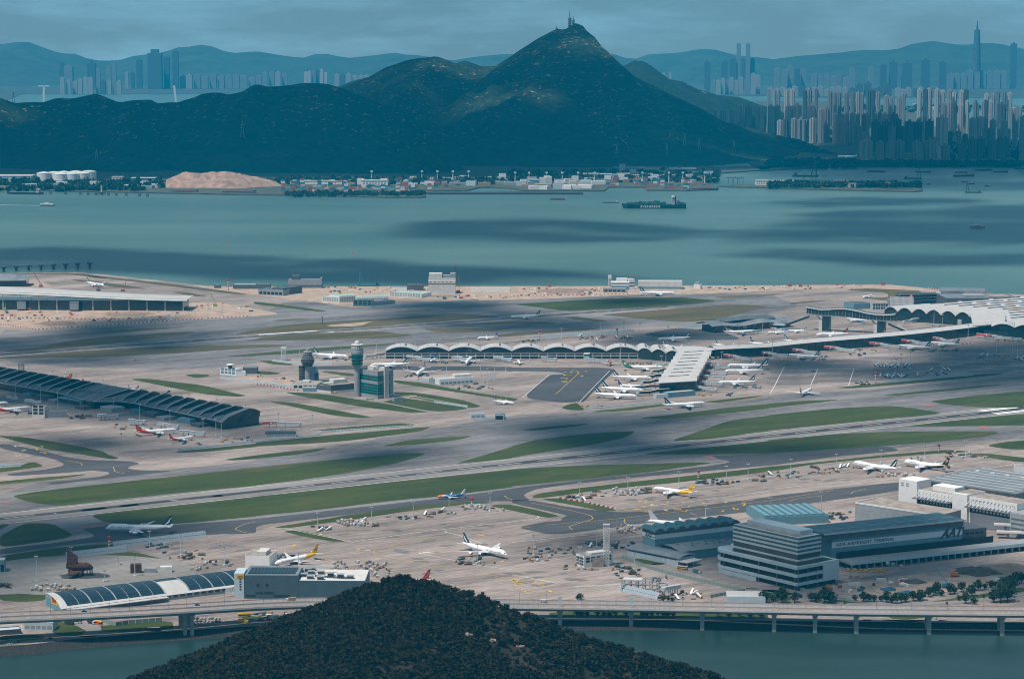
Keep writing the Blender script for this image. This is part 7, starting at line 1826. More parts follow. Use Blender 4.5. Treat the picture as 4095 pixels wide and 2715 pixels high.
for spec, lb, s in (('E4 48,470 130,485 245,480 400,470 440,480 470,465 520,485 570,480 590,490', 'left of the building site behind the viaduct', 6), ('E4 800,465 880,470 930,470 980,475 1040,470 1090,480 1140,485 1180,490 1230,480 1270,475 1340,465 1410,460 1390,470', 'along the front hedge of the building site', 4.5), ('E4 1480,430 1530,415 1560,400 1600,420 1680,405 1720,395 1790,385 1880,420 1940,370 2000,360', 'right of the blue pipes on the building site', 4.5), ('E4 2080,480 2120,440 2150,480 2180,430 2210,470 2190,400 2240,390', 'of the tall dark grove at the right', 7.5), ('E4 1820,490 1900,495 2290,310 2340,300 2100,330 2060,345', 'scattered at the far right of the site', 4), ('E3 605,455 630,456', 'small pair behind the viaduct on the apron edge', 3.5), ('E3 1395,470 1440,468 1480,475', 'small clump by the apron gate', 3), ('E3 2270,470 2300,480 2330,485', 'beside the white roofed shed', 6), ('E3 600,612 640,612 690,615 790,612 850,612 900,615 950,612 1050,612 1200,615 1240,612 1290,615 1350,612 1400,615 1440,612 1490,615 1900,618 2000,620 2100,618 2200,620 2300,620', 'in the row seen under the viaduct', 4.2), ('E4 1650,500 1760,465 1900,450 1990,440', 'in low hedges along the right hand road', 2)):
 for P in gl(spec): tree((P.x, P.y, 0), s * RNG.uniform(.5, 1.15), 'dark green tree ' + lb, 'trees ' + lb, TS2, sq=RNG.uniform(.8, 1.35))
# ================================================================ VEHICLES AND GROUND EQUIPMENT
SILV = M('silver_container', (0.42, 0.40, 0.37), 0.45, 0.3, var=.2, scale=.4); TANB = M('tan_container', (0.30, 0.22, 0.14), .7); DKB = M('dark_cart', (0.03, 0.04, 0.05), .7); TUGY = M('tug_yellow', (0.45, 0.24, 0.03), .5); BLUC = M('cart_blue', (0.05, 0.14, 0.20), .6)
def uld(mat):
 m = MB().mat(mat); m.add([(-1.6, -1.2, .5), (1.6, -1.2, .5), (1.6, 1.2, .5), (-1.6, 1.2, .5), (-1.6, -1.2, 2.4), (1.6, -1.2, 2.4), (1.6, 1.2, 2.4), (-1.6, 1.2, 2.4), (-1.2, -.6, 3.1), (1.2, -.6, 3.1), (1.2, .6, 3.1), (-1.2, .6, 3.1)], [(0, 1, 5, 4), (1, 2, 6, 5), (2, 3, 7, 6), (3, 0, 4, 7), (4, 5, 9, 8), (5, 6, 10, 9), (6, 7, 11, 10), (7, 4, 8, 11), (8, 9, 10, 11)]); m.mat(DKB).box(-1.8, -1.3, .15, 1.8, 1.3, .5); return m.mesh('cargo_container')
def cart(m1, h):
 m = MB().mat(m1).box(-2.2, -1.1, .5, 2.2, 1.1, h); m.mat(DKB).box(-2.4, -1.2, .35, 2.4, 1.2, .5).box(2.4, -.1, .4, 3.3, .1, .5)
 for x in (-1.6, 1.6): m.mat(TYRE).box(x - .35, -1.15, 0, x + .35, 1.15, .6)
 return m.mesh('dolly')
def tug():
 m = MB().mat(TUGY).box(-1.5, -.8, .3, 1.5, .8, 1.1); m.mat(GLS).box(-.2, -.7, 1.1, .8, .7, 2.0)
 for x in (-1, 1): m.mat(TYRE).box(x - .4, -.9, 0, x + .4, .9, .7)
 return m.mesh('tug')
def stairs():
 m = MB().mat(MARKW).add([(-3.5, -1, 1), (3, -1, 4.6), (4, -1, 4.6), (4, -1, 3.8), (-3.3, -1, .4), (-3.5, 1, 1), (3, 1, 4.6), (4, 1, 4.6), (4, 1, 3.8), (-3.3, 1, .4)], [(4, 3, 2, 1, 0), (5, 6, 7, 8, 9), (0, 1, 6, 5), (1, 2, 7, 6), (2, 3, 8, 7), (3, 4, 9, 8), (4, 0, 5, 9)]); m.mat(BLUC).box(-3.5, -1, .3, 2.5, 1, .9).box(3.2, -.8, .4, 3.6, .8, 4)
 m.mat(TYRE).box(-2.5, -1.1, 0, -1.8, 1.1, .7).box(1.4, -1.1, 0, 2.1, 1.1, .7); return m.mesh('boarding_stairs')
def loader():
 m = MB().mat(DKB).box(-4, -1.5, .4, 4, 1.5, 1.2).box(-3.5, -1.4, 2.6, 3.5, 1.4, 2.9); m.mat(TUGY).bar((-3, -1.2, 1.2), (3, -1.2, 2.6), .3).bar((3, -1.2, 1.2), (-3, -1.2, 2.6), .3).box(3.2, -1.4, 1.2, 4.4, -.2, 3.0); return m.mesh('cargo_loader')
EQ = {'u': ('cargo_container', [uld(SILV), uld(SILV), uld(TANB), uld(GREYP)], 'container'), 'c': ('cargo_dolly', [cart(DKB, 1.0), cart(BLUC, 1.9), cart(DKB, 1.7), cart(TANB, 1.2)], 'dolly'), 't': ('baggage_tug', [tug()], 'tug'), 's': ('boarding_stairs', [stairs()], 'stairs'), 'l': ('cargo_loader', [loader()], 'loader'), 'y': ('yellow_cart', [cart(TUGY, 1.3)], 'cart')}
EQN = {'u': 'boxy metal air cargo container', 'c': 'low wheeled cargo dolly', 't': 'small yellow baggage tug', 's': 'white wheeled boarding stairs', 'l': 'dark scissor cargo loader', 'y': 'yellow flat cart'}
def cluster(tg, x0, y0, x1, y1, n, kinds, where, z=0.0):
 rng = random.Random(int(x0 * 3 + y0)); put = []
 for k in range(n):
  for _ in range(30):
   P = g('%s %g,%g' % (tg, rng.uniform(x0, x1), rng.uniform(y0, y1)), z)
   if all((P - q).length > 3.4 for q in put): break
  else: continue
  put.append(P); kd = rng.choice(kinds); nm, ms, ct = EQ[kd]
  o = link(nm, rng.choice(ms), None, P, rng.choice([RROT, RROT + 1.57, .2, 1.2]) + rng.uniform(-.15, .15)); tag(o, EQN[kd] + ' ' + where, ct, {'dolly': 'dollies', 'stairs': 'stairs'}.get(ct, ct + 's') + ' ' + where)
for a in [l.split(';') for l in """D2;500,930,700,990;9;cst;by the left mast of the middle cargo apron
D2;745,880,1000,930;26;u;in the big pile left of the middle cargo apron
D2;960,860,1130,940;6;ctls;beside the big container pile
D2;1200,840,1480,870;9;cc;in the row left of the blue jet
D2;1540,780,1830,850;10;csul;below the blue jet
D2;1900,745,2080,785;15;u;at the red and white mast below the blue jet
D2;2080,750,2280,800;8;cu;right of the mast below the blue jet
D2;700,1262,1230,1405;58;uuuc;in the crowded yard left of the wooded hill
D2;1840,1232,2220,1290;12;ctlu;under the nose of the parked four-engine freighter
D2;130,1195,340,1240;14;c;behind the white block near the yellow tailed freighter
D3;490,640,740,700;12;cstl;at the left end of the upper cargo apron
D3;740,615,880,660;5;ctl;left of the upper apron containers
D3;930,585,1190,650;24;uuc;in front of the upper yellow tailed freighter
D3;1190,570,1290,650;6;ctl;at the nose of the upper yellow tailed freighter
D3;1700,500,2110,550;24;cclt;along the right of the upper cargo apron
D3;2230,455,2330,540;5;tlc;beyond the upper cargo apron dollies
D3;130,1130,600,1200;22;ccut;left of the maintenance office
D3;90,1215,360,1265;12;tyuc;in the vehicle row left of the maintenance office
D3;690,1060,850,1130;8;lsc;behind the maintenance office
D3;920,1075,1180,1150;12;cc;left of the low curved hall
D3;970,935,1180,1000;22;u;left of the wavy cargo shed
D3;480,1290,740,1340;9;tyc;before the maintenance office
D3;900,1305,1180,1410;16;cclt;right of the lattice mast
D3;1270,1390,1440,1440;5;ltc;above the scaffold dock
E3;1350,395,1760,465;17;ltsy;around the detached jet bridge
D4;0,430,330,490;14;ccst;at the left of the right cargo apron
D4;370,390,660,450;16;cctl;left of the right hand freighter
D4;640,350,790,400;6;tls;at the nose of the right hand freighter
D4;990,435,1350,480;19;u;in the row before the right hand freighters
D4;1590,385,1670,410;3;c;before the brown tailed freighter
D4;1310,300,1420,330;8;u;behind the brown tailed freighter
D4;1600,252,1920,310;14;uctl;at the far right of the cargo apron
D4;400,805,760,870;16;ccl;beyond the ribbed low roofs
D1;1310,1092,1580,1140;9;ccl;below the long blast fence
D1;1480,1150,1870,1240;14;cltu;on the left cargo apron
D1;1880,1262,2150,1300;8;cltu;beside the white block of the solar warehouse
D1;290,1478,760,1530;26;u;in the line behind the solar roofed warehouse
D1;0,1470,100,1505;7;tl;at the left edge below the drill pad
D1;1760,1312,1920,1340;6;u;in the small fenced store by the grass
C1;640,1070,870,1100;8;cl;before the scalloped concourse node
C1;1690,1320,1860,1335;5;c;below the small red tailed airliner
C1;1060,1130,1400,1270;9;ctl;around the larger red tailed airliner
C1;2010,1270,2361,1310;12;cty;beyond the scalloped concourse tip
C2;1530,540,1760,590;12;cct;at the first gate of the vaulted arm
C2;1330,690,1600,740;10;ctl;left of the remote apron shed
C2;1800,765,2180,830;13;tyl;around the remote apron shed
C2;570,530,870,560;9;ctl;under the airliner between the towers
C3;100,370,240,395;12;c;at the mast behind the vaulted arm
C3;580,335,1100,375;24;cclst;in the equipment park behind the vaulted arm
C3;1000,580,1290,597;16;cty;before the pier junction
C3;640,975,840,1000;9;y;in the corner left of the short pier
C3;1720,865,1850,890;6;y;at the tip of the short pier
C3;1950,862,2050,890;5;c;right of the short pier tip
C3;2010,795,2300,820;12;c;behind the nearest right hand airliner
C4;280,520,580,560;14;cct;right of the leftmost airliner along the long roof
C4;700,490,890,520;8;c;below the empty jet bridge
C4;830,455,1000,475;7;ct;under the fifth jet bridge
C4;980,590,1310,625;18;cs;in the upper row of the right hand stands
C4;1030,690,1300,720;18;cs;in the lower row of the right hand stands
C4;1370,640,1690,700;12;csl;in the middle of the right hand stands
C4;790,757,930,785;10;c;beside the right hand striped mast
C4;1410,455,1760,480;17;c;behind the airliners along the long roof
C4;1910,505,2359,565;24;cst;at the right edge of the stands
C4;1500,235,1730,260;8;ct;below the departure hall arches
C4;2100,362,2359,385;10;ty;under the rightmost jet bridge
C1;1240,560,1250,562;1;t;alone on the left taxiway""".split('\n')]:
 cluster(a[0], *[float(v) for v in a[1].split(',')], int(a[2]), a[3], a[4])
o_ = g('D4 900,1335', 7.3); cluster('D4', 730, 1325, 1090, 1362, 26, 'y', 'on the loading dock of the freight hall', 7.25); cluster('D4', 1090, 1285, 1280, 1318, 4, 'u', 'on the loading dock of the freight hall', 7.25)
WHEEL = MB().mat(TYRE).tube((0, -.13, 0), (0, .13, 0), .5, .5, 10).mesh('wheel')
def vehicle(P, rz, kind, mat, label, name, mat2=None):
 o = empty(name, tuple(P), rz, label, {'car': 'car', 'bus': 'bus', 'truck': 'truck', 'deck': 'bus', 'van': 'van'}[kind])
 L, W, H = {'car': (4.6, 1.8, 1.5), 'bus': (12, 2.5, 3.3), 'deck': (11.5, 2.5, 4.4), 'truck': (9.5, 2.5, 3.7), 'van': (6, 2.1, 2.5)}[kind]
 if kind == 'car':
  MB().box(-L / 2, -W / 2, .35, L / 2, W / 2, .9).build('body', mat, o); MB().add([(-1.6, -.8, .9), (1.0, -.8, .9), (1.0, .8, .9), (-1.6, .8, .9), (-1.1, -.7, 1.5), (.4, -.7, 1.5), (.4, .7, 1.5), (-1.1, .7, 1.5)], [(0, 1, 5, 4), (1, 2, 6, 5), (2, 3, 7, 6), (3, 0, 4, 7)]).build('window', GLS, o); MB().box(-1.1, -.7, 1.5, .4, .7, 1.56).build('roof', mat, o)
 elif kind == 'truck':
  MB().box(-L / 2, -W / 2, .9, L / 2 - 2.4, W / 2, H).build('cargo_box', mat, o); c_ = MB().box(L / 2 - 2.2, -W / 2, .5, L / 2, W / 2, 2.9).build('cab', mat2 or MARKW, o); MB().box(L / 2 - .7, -W / 2 - .02, 1.6, L / 2 + .03, W / 2 + .02, 2.5).build('windscreen', GLS, c_)
 else:
  MB().box(-L / 2, -W / 2, .4, L / 2, W / 2, H).build('body', mat, o)
  for z in ((1.3,) if kind != 'deck' else (1.2, 2.9)): MB().box(-L / 2 + .3, -W / 2 - .03, z, L / 2 + .03, W / 2 + .03, z + (.95 if kind != 'van' else .6)).build('window_band', GLS, o)
  MB().box(-L / 2 + .1, -W / 2 + .1, H, L / 2 - .1, W / 2 - .1, H + .12).build('roof', mat2 or mat, o)
 for x in (-L * .32, L * .32):
  for y in (-W / 2, W / 2): link('wheel', WHEEL, o, (x, y, .5)).scale = (.66 if kind == 'car' else 1, 1, .66 if kind == 'car' else 1)
CARW, CARD, CARR = M('car_white', (0.6, 0.6, 0.6), .3), M('car_dark', (0.015, 0.02, 0.03), .3), M('car_red', (0.16, 0.012, 0.03), .3)
for sp, t, k, m, lb in (('E1 690,0', 24, 'car', CARD, 'dark car on the left of the viaduct'), ('E1 1815,0', 26, 'car', CARR, 'dark red car on the viaduct'), ('E3 297,0', 26, 'van', CARW, 'white van on the right hand viaduct')):
 P, a = vpoint(sp, t); vehicle(P + Vector((0, 0, .1)), a, k, m, lb, 'parked_car' if k == 'car' else 'van')
P, a = vpoint('E2 315,0', 22); vehicle(P + Vector((0, 0, .1)), a + math.pi, 'truck', TANB, 'white cabbed flatbed lorry on the viaduct', 'lorry')
for sp, rz, k, m, lb, nm, m2 in (('E1 700,668', -.35, 'bus', CARW, 'white coach parked under the viaduct', 'coach', None), ('E1 897,680', -.6, 'bus', ORNG, 'orange and yellow bus under the viaduct', 'bus', YELP), ('E1 1420,742', .12, 'bus', CARD, 'dark coach on the seawall road', 'coach', GREYP), ('D3 1570,1335', -.5, 'deck', YELP, 'yellow and black double deck bus by the cargo gate', 'double_deck_bus', CARW), ('D3 1705,1362', -.7, 'truck', BLUC, 'blue box lorry by the cargo gate', 'lorry', CARW), ('E1 2250,668', -.15, 'truck', YELP, 'yellow box lorry near the car park', 'lorry', YELP), ('E1 845,675', -.7, 'truck', DKB, 'white cabbed lorry beside the orange bus', 'lorry', CARW), ('E1 640,680', -.4, 'truck', DKB, 'dark pickup lorry left of the white coach', 'lorry', DKB), ('E1 130,855', .2, 'truck', BLUC, 'grey blue lorry at the left end of the seawall road', 'lorry', CARD), ('E1 90,870', .2, 'car', CARW, 'pale car beside the lorry on the seawall road', 'parked_car', None), ('E1 468,815', .2, 'car', CARD, 'black car on the seawall road', 'parked_car', None), ('D4 1330,790', -.3, 'truck', BLUC, 'blue lorry on the truck ramp deck', 'lorry', CARW), ('C2 728,860', .1, 'van', YELP, 'yellow minibus left of the teal office', 'minibus', CARW), ('C2 1052,918', .1, 'bus', CARW, 'yellow roofed bus before the teal office', 'bus', YELP), ('C2 1447,900', -.2, 'bus', CARW, 'yellow roofed bus right of the teal office', 'bus', YELP), ('D4 2005,305', .1, 'van', CARW, 'white van at the far right cargo apron', 'van', None), ('E4 270,430', -.5, 'truck', BLUC, 'blue lorry on the landside road', 'lorry', CARD), ('E2 -110,610', .2, 'bus', YELP, 'small yellow bus by the car park exit', 'bus', None), ('C1 278,1050', .1, 'van', CARD, 'dark van beside the white gate building', 'van', None), ('E3 1062,155', .4, 'car', CARW, 'white car inside the wire boundary fence', 'parked_car', None), ('E3 1580,412', .2, 'car', CARW, 'white car beside the detached jet bridge', 'parked_car', None)):
 P = g(sp, 14.5 if 'ramp' in lb else 0.22); vehicle(P, rz, k, m, lb, nm, m2)
rng = random.Random(9)
for k in range(22):
 P = g('E1 %g,%g' % (1790 + (k % 8) * 34 + rng.uniform(-5, 5), 632 + (k // 8) * 26), .2); vehicle(P, 1.3, 'car', rng.choice([CARW, CARD, CARD, CARW, M('car_grey', (.2, .2, .21), .3)]), 'car park car behind the viaduct piers, %s from left in %s row' % (['one', 'two', 'three', 'four', 'five', 'six', 'seven', 'eight'][k % 8], ['the back', 'the middle', 'the front'][k // 8]), 'parked_car')
# ================================================================ BUILDING SITES
def mound(spec, rx, ry, h, mat, label, name='soil_heap', z=0.1, Y=None):
 P = g(spec, z) if Y is None else Y; rows = []; sd = int(P.x) % 97; big = rx > 150
 for i in range(15):
  r = i / 14; hh = h * (min(1, (1 - r) * 2.1 + .06 * math.sin(i * 1.3)) if big else (1 - r) ** .8) if i < 14 else -.6
  row = []
  for a in range(41):
   an = a % 40 * math.pi / 20; k = 1 + .22 * math.sin(an * 3 + sd) * math.cos(an * 2 + 1); x, y = P.x + rx * r * k * math.cos(an), P.y + ry * r * k * math.sin(an)
   n_ = float(fbm(np.array([x / rx * 4]), np.array([y / ry * 4]), sd, 4)[0]) - .47; row.append((x, y, P.z + hh * (1 + n_ * .9)))
  rows.append(row)
 return tag(link(name, MB().mat(mat).grid(rows).mesh(name, True)), label, 'heap')
SOILM = M('excavated_soil', (0.24, 0.17, 0.13), 0.95, var=.3, scale=.12, bump=.5); DSOIL = M('dark_soil', (0.09, 0.07, 0.055), 0.95, var=.4, scale=.15, bump=.5); SOILH = M('borrow_hill', (0.30, 0.19, 0.14), .95, var=.35, scale=.04, bump=.6)
for sp, rx, ry, h, m, lb in (('E4 1920,200', 26, 22, 6, DSOIL, 'broad dark spoil heap right of the blue crane'), ('E4 2200,180', 30, 30, 5, SOILM, 'large brown spoil heap at the right edge of the near site'), ('E4 1350,295', 12, 10, 3.5, DSOIL, 'small grey spoil heap left of the blue crane'), ('E4 1180,320', 10, 9, 3, SOILM, 'rubble heap before the loading dock'), ('E4 2250,260', 14, 10, 2.5, DSOIL, 'flat dark heap at the right of the near site'),
       ('C1 500,215', 40, 40, 2.5, SOILM, 'low spoil heap left of the far site road'), ('C1 1200,130', 50, 40, 2.5, SOILM, 'low spoil heap before the unfinished concourse'), ('B3 500,1300', 60, 60, 3, SOILM, 'low spoil heap on the far sea edge'), ('B2 1750,1350', 40, 30, 3, SOILM, 'low heap in front of the tall pale block')):
 mound(sp, rx, ry, h, m, lb)
def crane(spec, tagrow, top, mat, label, lean=(0.35, 0), boom_from=2.5):
 P = g(spec); h = zat(P, rowy(tagrow, top)); o = empty('crawler_crane', (P.x, P.y, 0), 0, label, 'crane')
 MB().box(-4, -2.5, 0, 4, -1, 1.4).build('track', DSTEEL, o); MB().box(-4, 1, 0, 4, 2.5, 1.4).build('track', DSTEEL, o); MB().box(-4.5, -2, 1.5, 3, 2, 4.5).build('cab_body', mat, o)
 b = MB(); t = (h * lean[0], h * lean[1], h); a0 = (2, 0, boom_from)
 for dx, dy in ((-.7, -.7), (.7, -.7), (.7, .7), (-.7, .7)): b.bar((a0[0] + dx, dy, a0[2]), (t[0] + dx * .5, t[1] + dy * .5, t[2]), .35)
 for k in range(10):
  f, f2 = k / 10, (k + 1) / 10; q = lambda f, s: (a0[0] + (t[0] - a0[0]) * f + s * .7, (t[1]) * f - .7, a0[2] + (t[2] - a0[2]) * f); b.bar(q(f, -1), q(f2, 1), .25)
 b.build('boom', mat, o); MB().bar(t, (-3.5, 0, 4.5), .15).build('cable', DSTEEL, o)
CRB, CRR, CRG = M('crane_blue', (0.05, 0.20, 0.30), .5), M('crane_red', (0.40, 0.07, 0.04), .5), M('crane_green', (0.30, 0.42, 0.06), .5)
for sp, tr, top, m, lb, ln in (('E4 1650,345', 'E4', 150, CRB, 'big blue crawler crane on the near building site', (-.55, .1)), ('B1 380,1262', 'B1', 1120, CRR, 'red crane at the left beyond the unfinished concourse', (-.5, 0)), ('B1 1135,1305', 'B1', 1205, CRR, 'red crane right of the taxiing airliner at the far left', (.3, 0)), ('B1 910,1300', 'B1', 1225, DGREY, 'dark crane in front of the taxiing airliner at the far left', (-.35, 0)), ('B1 1985,1438', 'B1', 1310, CRG, 'lime green crane right of the unfinished concourse', (-.35, 0)), ('B1 270,1475', 'B1', 1360, ORNG, 'orange crane against the glass of the unfinished concourse', (.2, 0)), ('B1 410,1475', 'B1', 1365, ORNG, 'second orange crane against the unfinished concourse', (.25, 0)), ('B1 550,1475', 'B1', 1390, CRG, 'lime crane against the unfinished concourse', (-.25, 0)), ('B1 45,1475', 'B1', 1410, CRG, 'lime crane at the left edge', (.15, 0)),
                               ('B2 1866,1312', 'B2', 1170, ORNG, 'thin tall crane right of the tall pale block', (.02, 0)), ('B3 345,1262', 'B3', 1205, CRR, 'red boom machine on the far sea edge', (.4, 0)), ('B4 200,1258', 'B4', 1228, CRR, 'first red excavator arm on the far sea edge', (.8, 0)), ('B4 300,1262', 'B4', 1215, CRR, 'second red excavator arm on the far sea edge', (-.9, 0)), ('B4 1060,1245', 'B4', 1222, CRR, 'red excavator arm at the right of the far sea edge', (.7, 0)), ('E4 1725,242', 'E4', 195, ORNG, 'small orange excavator beside the spoil heaps', (-.4, 0)), ('B2 1740,1375', 'B2', 1350, SILOG, 'dark green excavator in the far yard', (-.5, 0)), ('B2 1890,1368', 'B2', 1345, ORNG, 'orange excavator in the far yard', (.5, 0))):
 crane(sp, tr, top, m, lb, ln)
SITE = [box_mesh('site_item', a, b, h, m) for a, b, h, m in ((6, 2.5, 2.6, MARKW), (6, 2.5, 2.6, BLUC), (6, 2.5, 2.6, CRR), (4, 2, 1.5, TUGY), (8, 3, .8, GREYW), (3, 3, 1.2, DSOIL), (12, 2.5, 2.6, MARKW), (5, 2.2, 2.0, DKB))]
for tg, x0, y0, x1, y1, n, where in (('B2', 640, 1262, 1580, 1330, 42, 'on the far yard before the sea'), ('B2', 1600, 1342, 2361, 1372, 26, 'on the far yard below the tall pale block'), ('B3', 80, 1275, 820, 1345, 50, 'on the sandy far sea edge'), ('B3', 1600, 1258, 2361, 1295, 24, 'along the far seawall'), ('B4', 0, 1248, 1100, 1285, 22, 'along the right of the far seawall'), ('C1', 0, 110, 1650, 200, 50, 'before the unfinished concourse'), ('C1', 1760, 25, 2330, 120, 16, 'around the pond of the far site'), ('C2', 20, 700, 330, 760, 9, 'in the small site left of the towers'), ('E4', 480, 320, 1000, 400, 12, 'in the near site left part'), ('E4', 1050, 270, 1300, 330, 10, 'beside the loading dock rubble'), ('E2', -10, 580, 300, 640, 20, 'in the scrap yard under the viaduct'), ('E4', 2080, 280, 2350, 320, 8, 'at the right edge of the near site')):
 rng = random.Random(x0 + y0)
 for k in range(n): tag(link('site_cabin', rng.choice(SITE), None, g('%s %g,%g' % (tg, rng.uniform(x0, x1), rng.uniform(y0, y1))) + Vector((0, 0, .16)), rng.uniform(0, 3)), 'small cabin or material pile ' + where, 'site clutter', 'site clutter ' + where)
PIPE = M('blue_pipe', (0.03, 0.17, 0.26), .5)
for cx_, cy_, w in ((1100, 365, 'left'), (1260, 400, 'right')):
 P = g('E4 %g,%g' % (cx_, cy_)); o = empty('pipe_stack', (P.x, P.y, .2), .3, '%s pile of blue pipes on the near building site' % w, 'pipes', 'blue pipe piles')
 for k in range(9): MB().tube((-6, k * 1.3 - 6, .7), (6 + k % 3, k * 1.3 - 6 + (k % 4) * .5, .7 + (k % 2) * .8), .55, .55, 6).build('pipe', PIPE, o)
bm = MB()
for sp in ('C1 0,165 500,172 1000,180 1490,188', 'C1 0,225 340,275 700,250 1300,212 1900,172 2300,150', 'C2 0,775 400,838', 'B3 0,1350 400,1340 1100,1330', 'C4 1740,412 1900,400', 'E1 2150,0', 'E2 0,645 300,640', 'B4 1480,1275 1650,1300', 'D3 420,672 700,718 970,778'):
 P = gl(sp)
 for a, b in zip(P[:-1], P[1:]):
  n = int((b - a).length / 4)
  for i in range(n):
   q = a.lerp(b, i / n); bm.mat(RW_R if i % 2 else MARKW).box(q.x - 1.5, q.y - .6, .15, q.x + 1.5, q.y + .6, 1.6)
tag(link('safety_barriers', bm.mesh('safety_barriers')), 'rows of red and white plastic barriers round the building sites', 'barrier', kind='stuff')
block('E3 1985,492', 'E3 2340,495', 26, 7, 'low shed with weathered white roof beside the viaduct', LBLUE, ROOFW, name='shed', parapet=0)
block('E1 218,735', 'E1 490,742', 16, 7, 'pale grey hut with flat roof under the left viaduct', LBLUE, ROOFW, name='hut', win=(5, 1, 1, 5, GREYW))
block('E1 -60,790', 'E1 195,770', 12, 4, 'dark walled yard box at the lower left corner', DGREY, LBLUE, name='yard_box')
o = empty('approach_pier', (0, 0, 0), 0, 'thin approach light pier standing in the sea at the far left', 'pier')
pp = [g('B1 %g,%g' % (x, y), SEA_Z) for x, y in ((-80, 1130), (35, 1122), (150, 1114), (265, 1110), (378, 1106), (493, 1101), (605, 1096), (716, 1091), (828, 1087))]
for p in pp: MB().lathe([(3, -7), (3, 1), (7, 4), (7, 6)], p.x, p.y, 8).build('pile_head', DGREY, o)
for a, b in zip(pp[:-1], pp[1:]): MB().bar((a.x, a.y, 7), (b.x, b.y, 7), 1.6, 1).build('walkway', GREYW, o)
